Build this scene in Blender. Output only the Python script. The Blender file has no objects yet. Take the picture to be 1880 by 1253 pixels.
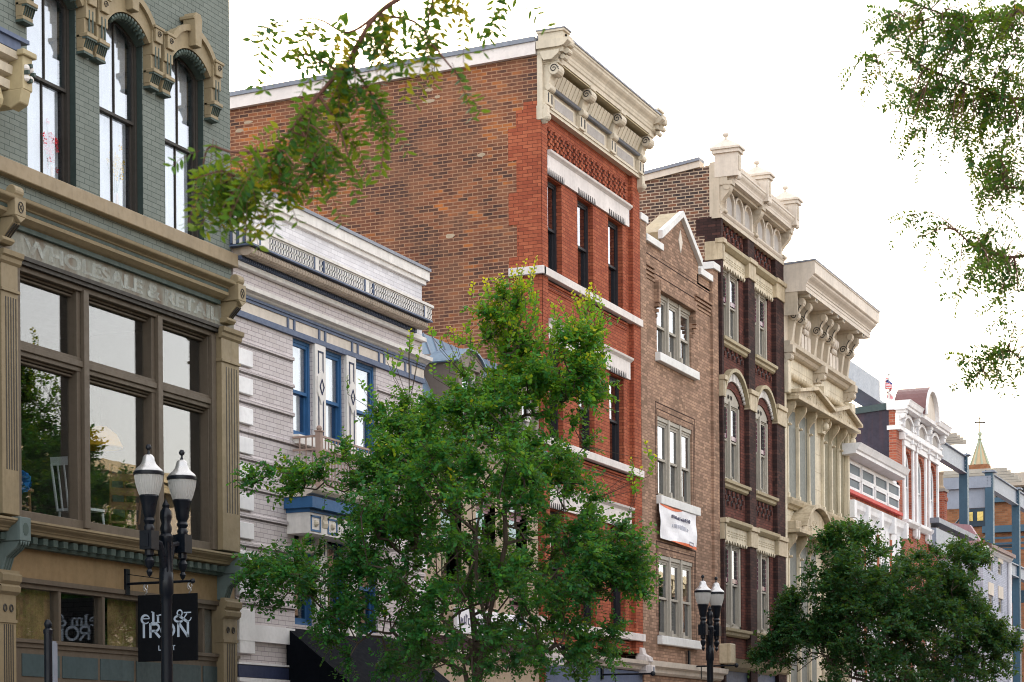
import bpy, math, random
import numpy as np
from mathutils import Vector, Matrix, noise
from math import sin, cos, pi, radians, atan, sqrt

SC = bpy.context.scene
# ------------------------------------------------------------------ camera
# x runs along the street, y into the block (facades near y = 0), z up
TH = atan(1660 / 3900); FPX = 3900.0; CX, CY = 940.0, 1389.0; ROLL = 0.008
CAM = Vector((0.0, -16.0, 1.6))
VD = Vector((cos(TH), sin(TH), 0)); RT = Vector((sin(TH), -cos(TH), 0)); UP = Vector((0, 0, 1))
cd = bpy.data.cameras.new("camera"); cam = bpy.data.objects.new("camera", cd)
SC.collection.objects.link(cam)
_r = RT * cos(ROLL) - UP * sin(ROLL); _u = UP * cos(ROLL) + RT * sin(ROLL)
cam.matrix_world = Matrix(((_r.x, _u.x, -VD.x, CAM.x), (_r.y, _u.y, -VD.y, CAM.y), (_r.z, _u.z, -VD.z, CAM.z), (0, 0, 0, 1)))
cd.sensor_fit = 'HORIZONTAL'; cd.sensor_width = 36; cd.lens = 36 * FPX / 1880
cd.shift_y = (CY - 626.5) / 1880; cd.clip_end = 3000; cd.clip_start = 0.1
cd.dof.use_dof = True; cd.dof.focus_distance = 36; cd.dof.aperture_fstop = 11
SC.camera = cam
# ------------------------------------------------------------------ sky, sun, exposure
SUN_EL, SUN_AZ = radians(14), radians(38)        # azimuth measured from +x towards +y: behind the roofs
W_ = bpy.data.worlds.new("World"); SC.world = W_; W_.use_nodes = True
nt = W_.node_tree; nt.nodes.clear()
sky = nt.nodes.new('ShaderNodeTexSky'); sky.sky_type = 'NISHITA'; sky.sun_disc = False
sky.sun_elevation = SUN_EL; sky.sun_rotation = pi / 2 - SUN_AZ; sky.dust_density = 4; sky.air_density = 1.0
bg1 = nt.nodes.new('ShaderNodeBackground'); bg1.inputs[1].default_value = 0.13
bg2 = nt.nodes.new('ShaderNodeBackground'); bg2.inputs[0].default_value = (1.0, 0.925, 0.845, 1); bg2.inputs[1].default_value = 0.72
ad = nt.nodes.new('ShaderNodeAddShader'); wo = nt.nodes.new('ShaderNodeOutputWorld')
nt.links.new(sky.outputs[0], bg1.inputs[0]); nt.links.new(bg1.outputs[0], ad.inputs[0])
nt.links.new(bg2.outputs[0], ad.inputs[1]); nt.links.new(ad.outputs[0], wo.inputs[0])
sl = bpy.data.lights.new("sun", 'SUN'); sl.energy = 2.2; sl.angle = radians(3); sl.color = (1, 0.86, 0.66)
so = bpy.data.objects.new("sun", sl); SC.collection.objects.link(so)
_d = Vector((cos(SUN_AZ) * cos(SUN_EL), sin(SUN_AZ) * cos(SUN_EL), sin(SUN_EL)))
so.rotation_euler = _d.to_track_quat('Z', 'Y').to_euler(); so.location = (0, 0, 60)
SC.view_settings.view_transform = 'Standard'; SC.view_settings.look = 'None'
SC.view_settings.exposure = 1.25; SC.view_settings.gamma = 1
SC.cycles.use_denoising = True; SC.cycles.pixel_filter_type = 'BLACKMAN_HARRIS'; SC.cycles.filter_width = 1.05
SC.cycles.max_bounces = 7; SC.cycles.transparent_max_bounces = 12; SC.cycles.diffuse_bounces = 3
SC.cycles.caustics_reflective = False; SC.cycles.caustics_refractive = False

# ------------------------------------------------------------------ measuring: pixel of the photo -> point on a real plane
def ray(px, py):
    a, b = px - CX, CY - py
    c, s = cos(ROLL), sin(ROLL)
    return VD + RT * ((a * c + b * s) / FPX) + UP * ((-a * s + b * c) / FPX)
def P(px, py, Y=0.0):
    d = ray(px, py); t = (Y - CAM.y) / d.y; q = CAM + d * t
    return q.x, q.z
def X(px, py, Y=0.0): return P(px, py, Y)[0]
def Z(px, py, Y=0.0): return P(px, py, Y)[1]
def PX(px, py, Xc):
    d = ray(px, py); t = (Xc - CAM.x) / d.x; q = CAM + d * t
    return q.y, q.z
def PT(px, py, t): return CAM + ray(px, py) * t

# ------------------------------------------------------------------ mesh builder
COL = SC.collection
class MB:
    def __init__(s): s.v = []; s.f = []; s.isl = []
    def add(s, vs, fs):
        n = len(s.v); s.isl.append((n, len(s.f))); s.v += [tuple(p) for p in vs]; s.f += [tuple(i + n for i in f) for f in fs]; return s
    def box(s, x0, x1, y0, y1, z0, z1):
        if x0 > x1: x0, x1 = x1, x0
        if y0 > y1: y0, y1 = y1, y0
        if z0 > z1: z0, z1 = z1, z0
        return s.add([(x0,y0,z0),(x1,y0,z0),(x1,y1,z0),(x0,y1,z0),(x0,y0,z1),(x1,y0,z1),(x1,y1,z1),(x0,y1,z1)],
                     [(0,3,2,1),(4,5,6,7),(0,1,5,4),(1,2,6,5),(2,3,7,6),(3,0,4,7)])
    def quad(s, *p): return s.add(p, [tuple(range(len(p)))])
    def _pr(s, poly, a, b, fn):
        n = len(poly); vs = [fn(p, a) for p in poly] + [fn(p, b) for p in poly]
        fs = [tuple(range(n)), tuple(range(2 * n - 1, n - 1, -1))] + [(i, (i + 1) % n, n + (i + 1) % n, n + i)[::-1] for i in range(n)]
        return s.add(vs, fs)
    def yz(s, poly, x0, x1): return s._pr(poly, x0, x1, lambda p, t: (t, p[0], p[1]))
    def xz(s, poly, y0, y1): return s._pr(poly, y0, y1, lambda p, t: (p[0], t, p[1]))
    def xy(s, poly, z0, z1): return s._pr(poly, z0, z1, lambda p, t: (p[0], p[1], t))
    def tube(s, p0, p1, r0, r1=None, n=8, cap=True):
        if r1 is None: r1 = r0
        return s.path([p0, p1], [r0, r1], n, cap)
    def path(s, pts, rad, n=8, cap=True):
        pts = [Vector(p) for p in pts]; base = len(s.v); rings = []; s.isl.append((base, len(s.f)))
        for i, p in enumerate(pts):
            d = (pts[min(i + 1, len(pts) - 1)] - pts[max(i - 1, 0)])
            if d.length < 1e-9: d = Vector((0, 0, 1))
            d.normalize(); a = d.orthogonal().normalized() if i == 0 else (a - d * a.dot(d)).normalized()
            b = d.cross(a); r = rad[i] if hasattr(rad, '__len__') else rad
            rings.append([p + (a * cos(2*pi*k/n) + b * sin(2*pi*k/n)) * r for k in range(n)])
        for rg in rings: s.v += [tuple(q) for q in rg]
        for i in range(len(rings) - 1):
            for k in range(n):
                A = base + i * n + k; B = base + i * n + (k + 1) % n
                s.f.append((A, B, B + n, A + n))
        if cap:
            s.f.append(tuple(base + k for k in range(n))[::-1]); s.f.append(tuple(base + (len(rings)-1)*n + k for k in range(n)))
        return s
    def lathe(s, c, prof, n=16):
        base = len(s.v); s.isl.append((base, len(s.f)))
        for r, z in prof: s.v += [(c[0] + r*cos(2*pi*k/n), c[1] + r*sin(2*pi*k/n), c[2] + z) for k in range(n)]
        m = len(prof)
        for i in range(m - 1):
            for k in range(n):
                A = base + i*n + k; B = base + i*n + (k+1) % n
                s.f.append((A, B, B + n, A + n))
        s.f.append(tuple(base + k for k in range(n))[::-1]); s.f.append(tuple(base + (m-1)*n + k for k in range(n)))
        return s
    def ball(s, c, r, n=12, m=7, sz=1):
        return s.lathe(c, [(max(r*sin(pi*i/m), 1e-4), -r*cos(pi*i/m)*sz) for i in range(m + 1)], n)
    def scroll(s, x0, x1, y, z, r, turns=1.6, w=0.25, sgn=1):     # raised spiral line on an x-facing or y-facing face
        return s
    def pieces(s):
        k = len(s.isl)
        if k < 2 or k > 2500: return None
        V = np.array(s.v); e = [i[0] for i in s.isl] + [len(s.v)]
        lo = np.array([V[e[i]:e[i+1]].min(0) for i in range(k)]); hi = np.array([V[e[i]:e[i+1]].max(0) for i in range(k)])
        sz = (hi-lo).max(1); gap = np.maximum(0, np.maximum(lo[:,None]-hi[None], lo[None]-hi[:,None]))
        near = np.sqrt((gap**2).sum(2)) <= np.maximum(.02, .5*np.maximum(sz[:,None], sz[None]))*.98
        lab = np.arange(k)
        while True:
            new = np.where(near, lab[None, :], k).min(1)
            if (new == lab).all(): break
            lab = new
        u = np.unique(lab); return lab if 1 < len(u) <= 14 else None
    def build(s, name, mat, parent=None, smooth=False, bevel=0):
        lab = s.pieces() if parent is not None else None
        if lab is None: return s._build(name, mat, parent, smooth, bevel)
        first = None; ev = [i[0] for i in s.isl] + [len(s.v)]; ef = [i[1] for i in s.isl] + [len(s.f)]
        for u in np.unique(lab):                       # pieces that stand apart become parts of their own
            m = MB()
            for i in np.nonzero(lab == u)[0]:
                o = ev[i]; m.add(s.v[ev[i]:ev[i+1]], [tuple(q-o for q in f) for f in s.f[ef[i]:ef[i+1]]])
            b = m._build(name, mat, parent, smooth, bevel); first = first or b
        return first
    def _build(s, name, mat, parent=None, smooth=False, bevel=0):
        me = bpy.data.meshes.new(name)
        o = bpy.data.objects.new(name, me); COL.objects.link(o)
        off = Vector((0, 0, 0))
        if parent is not None:
            q = parent
            while q is not None: off += q.location; q = q.parent
            o.parent = parent
            me.from_pydata([(v[0]-off.x, v[1]-off.y, v[2]-off.z) for v in s.v], [], s.f)
        else:
            c = np.array(s.v); off = Vector(((c[:,0].min()+c[:,0].max())/2, (c[:,1].min()+c[:,1].max())/2, c[:,2].min()))
            o.location = off
            me.from_pydata([(v[0]-off.x, v[1]-off.y, v[2]-off.z) for v in s.v], [], s.f)
        me.materials.append(mat); me.validate(); me.update()
        if smooth:
            for p in me.polygons: p.use_smooth = True
            try: me.set_sharp_from_angle(angle=radians(38))
            except Exception: pass
        if bevel:
            m = o.modifiers.new('bevel', 'BEVEL'); m.width = bevel; m.segments = 1; m.limit_method = 'ANGLE'; m.angle_limit = radians(50)
        return o

def thing(name, label, cat, loc=(0, 0, 0), group=None):
    o = bpy.data.objects.new(name, None); COL.objects.link(o); o.location = loc; o.empty_display_size = .3
    o['label'] = label; o['category'] = cat
    if group: o['group'] = group
    return o
def tag(o, label, cat, group=None):
    o['label'] = label; o['category'] = cat
    if group: o['group'] = group
    return o
def struct(o, kind='structure'): o['kind'] = kind; return o
def text_mesh(name, body, size, mat, parent, origin, xdir, zdir=(0, 0, 1), extrude=.004, sx=1.0, align='LEFT', bold=0):
    cu = bpy.data.curves.new('tmp', 'FONT'); cu.body = body; cu.size = size; cu.extrude = extrude; cu.align_x = align; cu.offset = bold
    t = bpy.data.objects.new('tmp', cu); COL.objects.link(t)
    bpy.context.view_layer.update()
    me = bpy.data.meshes.new_from_object(t.evaluated_get(bpy.context.evaluated_depsgraph_get()))
    bpy.data.objects.remove(t); me.name = name
    xd = Vector(xdir).normalized(); zd = Vector(zdir).normalized(); nd = xd.cross(zd); O = Vector(origin)
    off = Vector((0, 0, 0)); q = parent
    while q is not None: off += q.location; q = q.parent
    for v in me.vertices: c = v.co.copy(); v.co = O + xd * c.x * sx + zd * c.y + nd * c.z - off
    me.materials.clear(); me.materials.append(mat)
    o = bpy.data.objects.new(name, me); COL.objects.link(o); o.parent = parent
    return o

# ------------------------------------------------------------------ materials
class NT:
    def __init__(s, name):
        s.m = bpy.data.materials.new(name); s.m.use_nodes = True; s.t = s.m.node_tree; s.t.nodes.clear()
        s.out = s.n('ShaderNodeOutputMaterial')
    def n(s, typ, **kw):
        o = s.t.nodes.new(typ)
        for k, v in kw.items(): setattr(o, k, v)
        return o
    def l(s, a, b): s.t.links.new(a, b)
    def val(s, sock, v):
        if hasattr(v, 'is_output') or isinstance(v, bpy.types.NodeSocket): s.l(v, sock)
        else: sock.default_value = v
    def math(s, op, a, b=0.0, clamp=False):
        o = s.n('ShaderNodeMath', operation=op, use_clamp=clamp); s.val(o.inputs[0], a); s.val(o.inputs[1], b); return o.outputs[0]
    def mix(s, f, a, b, blend='MIX'):
        o = s.n('ShaderNodeMix', data_type='RGBA', blend_type=blend); s.val(o.inputs[0], f); s.val(o.inputs[6], a); s.val(o.inputs[7], b); return o.outputs[2]
    def noise(s, vec, scale, detail=4, rough=.55):
        o = s.n('ShaderNodeTexNoise'); s.l(vec, o.inputs['Vector']); o.inputs['Scale'].default_value = scale
        o.inputs['Detail'].default_value = detail; o.inputs['Roughness'].default_value = rough; return o.outputs[0]
    def ramp(s, f, stops, interp='LINEAR'):
        o = s.n('ShaderNodeValToRGB'); o.color_ramp.interpolation = interp; e = o.color_ramp.elements
        e[0].position, e[0].color = stops[0]; e[1].position, e[1].color = stops[-1]
        for p, c in stops[1:-1]: q = e.new(p); q.color = c
        s.l(f, o.inputs[0]); return o.outputs[0]
    def rng(s, f, a, b, c=0, d=1):
        o = s.n('ShaderNodeMapRange'); s.l(f, o.inputs[0])
        for i, v in enumerate((a, b, c, d)): o.inputs[i + 1].default_value = v
        return o.outputs[0]
def C(r, g, b): return (r, g, b, 1)
def scl(c, k): return (c[0]*k, c[1]*k, c[2]*k, 1)
def principled(T, col, rough=.6, bump=None, bs=.3, bd=.01, metal=0, spec=.5):
    p = T.n('ShaderNodeBsdfPrincipled'); T.val(p.inputs['Base Color'], col); T.val(p.inputs['Roughness'], rough)
    p.inputs['Metallic'].default_value = metal; p.inputs['Specular IOR Level'].default_value = spec
    if bump is not None:
        b = T.n('ShaderNodeBump'); b.inputs['Strength'].default_value = bs; b.inputs['Distance'].default_value = bd
        T.l(bump, b.inputs['Height']); T.l(b.outputs[0], p.inputs['Normal'])
    T.l(p.outputs[0], T.out.inputs[0]); return p
def paint(name, col, rough=.55, var=.12, stain=.25, stain_col=None, metal=0, spec=.22, sc=1.0):
    T = NT(name); tc = T.n('ShaderNodeTexCoord').outputs['Object']; col = C(*col)
    n1 = T.noise(tc, 1.3 * sc, 5); n2 = T.noise(tc, 14 * sc, 4)
    mp = T.n('ShaderNodeMapping'); mp.inputs['Scale'].default_value = (6*sc, 6*sc, .55*sc); T.l(tc, mp.inputs[0])
    n3 = T.noise(mp.outputs[0], 1.0, 5, .65)
    c = T.mix(T.rng(n1, .3, .7), scl(col, 1 - var), scl(col, 1 + var))
    c = T.mix(T.rng(n2, .45, .75, 0, .5), c, scl(col, 1 - var * 1.6))
    sc_ = C(*stain_col) if stain_col else scl(col, .42)
    c = T.mix(T.rng(n3, .48, .72, 0, stain), c, sc_)
    principled(T, c, T.rng(n2, .3, .7, rough - .08, rough + .12), n2, .25, .004, metal, spec); return T.m
def brick(name, cols, mortar, w=.215, h=.0715, ms=.008, patch=None, rough=.85, smear=0, smear_col=None, var=.25, stain=.2, bump=.6, painted=False, amp=.28, big=0):
    T = NT(name); tc = T.n('ShaderNodeTexCoord').outputs['Object']
    sep = T.n('ShaderNodeSeparateXYZ'); T.l(tc, sep.inputs[0])
    u = T.math('ADD', sep.outputs[0], sep.outputs[1]); cb = T.n('ShaderNodeCombineXYZ'); T.l(u, cb.inputs[0]); T.l(sep.outputs[2], cb.inputs[1])
    wob = T.n('ShaderNodeTexNoise'); wob.inputs['Scale'].default_value = 3.0; T.l(cb.outputs[0], wob.inputs['Vector'])
    vm = T.n('ShaderNodeVectorMath', operation='SCALE'); T.l(wob.outputs[1], vm.inputs[0]); vm.inputs['Scale'].default_value = .008
    va = T.n('ShaderNodeVectorMath', operation='ADD'); T.l(cb.outputs[0], va.inputs[0]); T.l(vm.outputs[0], va.inputs[1])
    def bt(off=0.0):
        b = T.n('ShaderNodeTexBrick'); T.l(va.outputs[0], b.inputs['Vector']); b.inputs['Scale'].default_value = 1
        b.inputs['Brick Width'].default_value = w; b.inputs['Row Height'].default_value = h; b.inputs['Mortar Size'].default_value = ms
        b.inputs['Mortar Smooth'].default_value = .15; b.inputs['Bias'].default_value = 0
        b.inputs['Color1'].default_value = C(0, 0, 0); b.inputs['Color2'].default_value = C(1, 1, 1); b.inputs['Mortar'].default_value = C(.5, .5, .5)
        return b
    b = bt(); n1 = T.noise(cb.outputs[0], .55, 5, .6); n2 = T.noise(cb.outputs[0], 9, 4); n3 = T.noise(cb.outputs[0], 40, 3)
    seed = T.math('ADD', b.outputs[0], T.rng(n1, .32, .68, -amp, amp), True)
    c = T.ramp(seed, [(p, C(*k)) for p, k in cols])
    c = T.mix(T.rng(n2, .35, .75, 0, var), c, scl(mortar, .8) if not painted else scl(C(*cols[0][1]), .6))
    if patch:
        for (cen, rad, k, pc) in patch: pass
    if big: c = T.mix(T.rng(T.noise(cb.outputs[0], .22, 5, .6), .36, .62, big, 0), c, scl(C(*cols[0][1]), 1.5))
    if smear:
        c = T.mix(T.rng(T.noise(cb.outputs[0], 1.3, 7, .72), .45, .66, 0, smear), c, C(*smear_col))
    mpp = T.n('ShaderNodeMapping'); mpp.inputs['Scale'].default_value = (3.2, .35, 1); T.l(cb.outputs[0], mpp.inputs[0])
    c = T.mix(T.rng(T.noise(mpp.outputs[0], 1, 6, .65), .5, .78, 0, stain), c, scl(C(*cols[0][1]), .45))
    fac = b.outputs[1]
    c = T.mix(T.math('MULTIPLY', fac, .92), c, T.mix(T.rng(n1, .3, .7), scl(C(*mortar), .8), scl(C(*mortar), 1.1)))
    hgt = T.math('SUBTRACT', T.math('ADD', T.math('MULTIPLY', n3, .25), T.math('MULTIPLY', b.outputs[0], .12)), T.math('MULTIPLY', fac, 1.0))
    principled(T, c, rough, hgt, bump, .008, 0, .1); return T.m
def glass(name, refl=.5, tint=(.8, .88, .88), rough=.0, gc=(.64, .68, .76)):
    T = NT(name); g = T.n('ShaderNodeBsdfGlossy'); g.inputs['Roughness'].default_value = rough; g.inputs['Color'].default_value = C(*gc)
    tr = T.n('ShaderNodeBsdfTransparent'); tr.inputs['Color'].default_value = C(*tint)
    fr = T.n('ShaderNodeLayerWeight'); fr.inputs['Blend'].default_value = .5
    tc = T.n('ShaderNodeTexCoord').outputs['Object']
    bp = T.n('ShaderNodeBump'); bp.inputs['Strength'].default_value = .22; bp.inputs['Distance'].default_value = .004
    T.l(T.noise(tc, 1.6, 2), bp.inputs['Height']); T.l(bp.outputs[0], g.inputs['Normal'])
    f = T.math('ADD', T.math('MULTIPLY', T.math('POWER', fr.outputs[1], 3.0), .9), refl, True)
    mx = T.n('ShaderNodeMixShader'); T.l(f, mx.inputs[0]); T.l(tr.outputs[0], mx.inputs[1]); T.l(g.outputs[0], mx.inputs[2])
    T.l(mx.outputs[0], T.out.inputs[0]); return T.m
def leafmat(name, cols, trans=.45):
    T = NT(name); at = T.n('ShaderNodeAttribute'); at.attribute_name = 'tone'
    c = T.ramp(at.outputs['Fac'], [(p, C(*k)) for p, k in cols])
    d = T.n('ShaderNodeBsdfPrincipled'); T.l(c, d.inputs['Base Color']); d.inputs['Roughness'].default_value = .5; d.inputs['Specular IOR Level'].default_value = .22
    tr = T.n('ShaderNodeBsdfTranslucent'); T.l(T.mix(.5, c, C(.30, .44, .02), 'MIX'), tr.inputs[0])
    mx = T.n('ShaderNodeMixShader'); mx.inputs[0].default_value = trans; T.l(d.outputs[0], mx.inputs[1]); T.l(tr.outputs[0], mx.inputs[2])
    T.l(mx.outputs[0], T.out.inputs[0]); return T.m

M = {}
M['green_brick'] = brick('green_painted_brick', [(0, (.172,.196,.178)), (.5, (.184,.209,.190)), (1, (.196,.221,.201))], (.08,.098,.088), var=.2, stain=.3, bump=.5, painted=True, ms=.005)
M['white_brick'] = brick('white_painted_brick', [(0, (.535,.485,.48)), (.5, (.57,.52,.52)), (1, (.60,.55,.55))], (.33,.29,.31), var=.08, stain=.14, painted=True, ms=.005)
M['white_pale_brick'] = brick('pale_parapet_brick', [(0, (.62,.61,.64)), (.5, (.68,.67,.70)), (1, (.74,.73,.76))], (.5,.49,.52), var=.1, stain=.12, painted=True, ms=.004)
M['old_brick'] = brick('old_common_brick', [(0, (.055,.033,.03)), (.2, (.10,.046,.034)), (.45, (.165,.062,.037)), (.7, (.225,.082,.043)), (.9, (.29,.10,.045)), (1, (.46,.15,.04))], (.39,.225,.14),
                       w=.22, h=.0725, ms=.009, smear=.7, smear_col=(.27,.125,.072), var=.15, stain=.3, bump=.15, amp=.45, big=.6)
M['dark_old_brick'] = brick('dark_common_brick', [(0, (.035,.03,.035)), (.3, (.07,.045,.04)), (.7, (.12,.065,.05)), (1, (.2,.085,.05))], (.46,.36,.27), w=.23, h=.082, ms=.012, var=.1, stain=.3, bump=.15, amp=.4)
M['red_brick'] = brick('red_face_brick', [(0, (.29,.075,.042)), (.5, (.36,.098,.052)), (1, (.43,.13,.068))], (.13,.04,.027), w=.21, h=.0715, ms=.006, var=.3, stain=.4)
M['tan_brick'] = brick('brown_face_brick', [(0, (.21,.135,.095)), (.3, (.29,.185,.13)), (.7, (.37,.235,.168)), (1, (.45,.29,.20))], (.20,.13,.095), w=.21, h=.0715, ms=.007, var=.2, stain=.55)
M['maroon_brick'] = brick('maroon_face_brick', [(0, (.085,.036,.03)), (.5, (.125,.048,.038)), (1, (.165,.062,.048))], (.055,.03,.03), ms=.006, var=.12, stain=.35)
M['maroon_dark'] = brick('dark_maroon_brick', [(0, (.035,.022,.021)), (.5, (.055,.03,.028)), (1, (.085,.042,.036))], (.03,.022,.022), ms=.006, var=.12, stain=.3)
M['hood_brick'] = brick('orange_red_brick', [(0, (.24,.06,.04)), (.5, (.33,.085,.05)), (1, (.42,.12,.07))], (.34,.22,.17), ms=.011, h=.085, w=.24, var=.15)
M['orange_brick'] = brick('orange_brick', [(0, (.19,.08,.04)), (.5, (.25,.105,.052)), (1, (.31,.14,.07))], (.2,.13,.085), ms=.012, h=.11, w=.3, var=.15)
M['pinkwhite_brick'] = brick('pale_blue_brick', [(0, (.42,.44,.52)), (.5, (.5,.52,.6)), (1, (.56,.58,.66))], (.33,.35,.42), ms=.008, painted=True)
M['tan_paint'] = paint('tan_trim_paint', (.23,.182,.11), stain=.3)
M['tan_light'] = paint('light_tan_trim', (.285,.228,.14), stain=.25)
M['sill_stone'] = paint('tan_sill_stone', (.285,.222,.142), stain=.3)
M['taupe'] = paint('taupe_frame_paint', (.11,.088,.065), stain=.3)
M['fascia'] = paint('mustard_fascia', (.225,.155,.08), stain=.3)
M['green_trim'] = paint('dark_green_trim', (.06,.085,.075), stain=.25)
M['grey_green'] = paint('grey_green_trim', (.11,.145,.14), stain=.25)
M['blue_panel'] = paint('teal_panel', (.05,.075,.08), stain=.35)
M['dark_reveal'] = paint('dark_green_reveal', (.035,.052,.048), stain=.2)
M['dark_frame'] = paint('dark_brown_frame', (.045,.04,.035), stain=.2)
M['white_trim'] = paint('white_trim_paint', (.72,.69,.66), stain=.28)
M['bright_white'] = paint('bright_white_brick_paint', (.80,.79,.80), stain=.08)
M['coping'] = paint('pale_metal_coping', (.74,.68,.66), stain=.08, rough=.4)
M['flashing'] = paint('grey_flashing', (.22,.24,.29), rough=.45, stain=.2)
M['blue_grey'] = paint('slate_blue_paint', (.10,.13,.21), stain=.15)
M['navy'] = paint('dark_navy_paint', (.03,.04,.09), stain=.1)  # navy for inlays, diamonds, the base band and the lattice backing
M['blue'] = paint('strong_blue_paint', (.035,.115,.26), stain=.15)
M['brown_roll'] = paint('brown_rope_terracotta', (.46,.38,.31), stain=.4)
M['cream'] = paint('cream_cornice_paint', (.60,.53,.42), stain=.32)
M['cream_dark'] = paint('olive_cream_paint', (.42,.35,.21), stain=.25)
M['cream_blue'] = paint('grey_cream_panel', (.36,.33,.31), stain=.25)
M['pale_lintel'] = paint('pale_stone_lintel', (.66,.61,.59), stain=.25)
M['cream_light'] = paint('pale_cream_paint', (.62,.55,.475), stain=.3)
M['stone_white'] = paint('white_stone_coping', (.68,.68,.67), stain=.15)
M['grey_frame'] = paint('warm_grey_window_paint', (.38,.35,.30), stain=.15)
M['black_frame_recess'] = paint('black_window_and_recess', (.028,.027,.032), stain=.1)
M['sandstone'] = paint('weathered_sandstone', (.48,.40,.28), stain=.6, stain_col=(.20,.15,.09), var=.22)
M['sandstone_lt'] = paint('pale_sandstone', (.62,.55,.42), stain=.55, stain_col=(.24,.19,.12), var=.18)
M['olive_stone'] = paint('olive_cap_stone', (.37,.31,.20), stain=.35)
M['cream_tin'] = paint('pressed_metal_cream', (.50,.43,.34), stain=.4)
M['grey_board'] = paint('grey_window_board', (.17,.18,.165), stain=.3)
M['tan_board'] = paint('tan_window_board', (.20,.175,.11), stain=.35)
M['white_wood'] = paint('white_painted_wood', (.78,.78,.80), stain=.16, stain_col=(.42,.30,.22))
M['rust_pipe'] = paint('rusty_pipe', (.33,.10,.05), stain=.5)
M['red_strip'] = paint('red_metal_strip', (.55,.06,.05), stain=.2)
M['tar'] = paint('tarred_sheathing', (.032,.03,.05), rough=.4, var=.35, stain=.4, stain_col=(.09,.035,.04), sc=.6)
M['copper'] = paint('aged_copper_sheet', (.15,.075,.075), rough=.45, stain=.3)
M['steel_blue'] = paint('blue_painted_steel', (.045,.095,.145), rough=.4, stain=.15)
M['steel_pale'] = paint('pale_blue_steel', (.25,.285,.35), rough=.4, stain=.15)
M['mansard'] = paint('blue_grey_seam_metal', (.17,.25,.34), rough=.35, stain=.2)
M['pink'] = paint('dusty_pink_paint', (.36,.22,.25), stain=.2)
M['spire'] = paint('spire_slate', (.48,.36,.22), stain=.5, stain_col=(.22,.26,.22), sc=.6)
M['verdigris'] = paint('verdigris_metal', (.35,.40,.30), stain=.2)
M['lamp_black'] = paint('glossy_black_iron', (.0025,.005,.010), rough=.33, stain=.0, var=.05, spec=.28)
M['sign_black'] = paint('black_sign_board', (.003,.004,.006), rough=.6, stain=.0, spec=.15)
M['sign_text'] = paint('pale_blue_letters', (.42,.50,.60), stain=.05, var=.04)
M['asphalt'] = paint('asphalt', (.05,.05,.052), rough=.9, stain=.2)
M['concrete'] = paint('concrete_pavement', (.32,.30,.28), rough=.9, stain=.3)
M['road_paint'] = paint('road_paint', (.7,.7,.68), rough=.8)
M['bark'] = paint('tree_bark', (.09,.07,.055), rough=.9, stain=.4, sc=4)
M['twig'] = paint('reddish_twig', (.13,.06,.045), rough=.8, sc=4)
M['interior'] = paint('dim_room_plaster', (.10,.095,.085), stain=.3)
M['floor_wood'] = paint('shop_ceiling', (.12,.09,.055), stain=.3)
M['curtain'] = paint('white_curtain_cloth', (.86,.86,.90), stain=.08, sc=2)
M['curtain_grey'] = paint('grey_blind_cloth', (.33,.36,.37), stain=.1)
M['curtain_tan'] = paint('amber_glow_blind', (.33,.22,.10), stain=.8, sc=3, var=.5)  # amber of the warm-lit room inside is put into the blind colour
M['yellow'] = paint('yellow_lampshade', (.75,.36,.015), stain=.1)
M['blue_paper'] = paint('bright_blue_tissue', (.03,.20,.55), stain=.1)
M['chair_white'] = paint('white_chair_paint', (.72,.76,.78), stain=.05)
M['chair_wood'] = paint('worn_chair_wood', (.30,.17,.09), stain=.2)
M['red_flower'] = paint('red_petals', (.65,.02,.04), stain=.1)
M['yellow_flower'] = paint('yellow_petals', (.75,.5,.05), stain=.1)
M['stem'] = paint('plant_stem', (.06,.16,.07), stain=.1)
M['picture'] = paint('faded_picture_panel', (.24,.28,.27), stain=.6, sc=4)
M['canvas'] = paint('white_vinyl_banner', (.80,.80,.84), stain=.06, rough=.5)
M['orange'] = paint('orange_banner_edge', (.72,.16,.06), stain=.05)
M['ink'] = paint('banner_ink', (.10,.10,.16), stain=.05)
M['ink_soft'] = paint('faded_banner_ink', (.42,.43,.50), stain=.05)
M['awning'] = paint('black_awning_cloth', (.003,.0045,.008), rough=.9, stain=.0, spec=.1)
M['dark_red'] = paint('dark_red_band', (.055,.012,.03), stain=.2)
M['beige'] = paint('beige_render', (.40,.31,.22), stain=.3)
M['silver'] = paint('silver_lamp_cap', (.5,.5,.5), rough=.3, metal=.75, stain=.1)
M['pane'] = glass('window_glass', .20, (.95,.97,.98), gc=(.70, .735, .80))
M['pane_dark'] = glass('dark_window_glass', .08)
M['pane_shop'] = glass('shop_window_glass', .10, (.96,.98,.98), gc=(.80, .79, .80))
def lampglass():
    T = NT('ribbed_lamp_glass'); tc = T.n('ShaderNodeTexCoord').outputs['Object']
    p = T.n('ShaderNodeBsdfPrincipled'); p.inputs['Base Color'].default_value = C(.86, .86, .84); p.inputs['Roughness'].default_value = .25
    p.inputs['Transmission Weight'].default_value = .35; p.inputs['Coat Weight'].default_value = .5
    tr = T.n('ShaderNodeBsdfTranslucent'); tr.inputs[0].default_value = C(.8, .8, .76)
    mx = T.n('ShaderNodeMixShader'); mx.inputs[0].default_value = .3; T.l(p.outputs[0], mx.inputs[1]); T.l(tr.outputs[0], mx.inputs[2]); T.l(mx.outputs[0], T.out.inputs[0]); return T.m
M['lamp_glass'] = lampglass()
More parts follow.
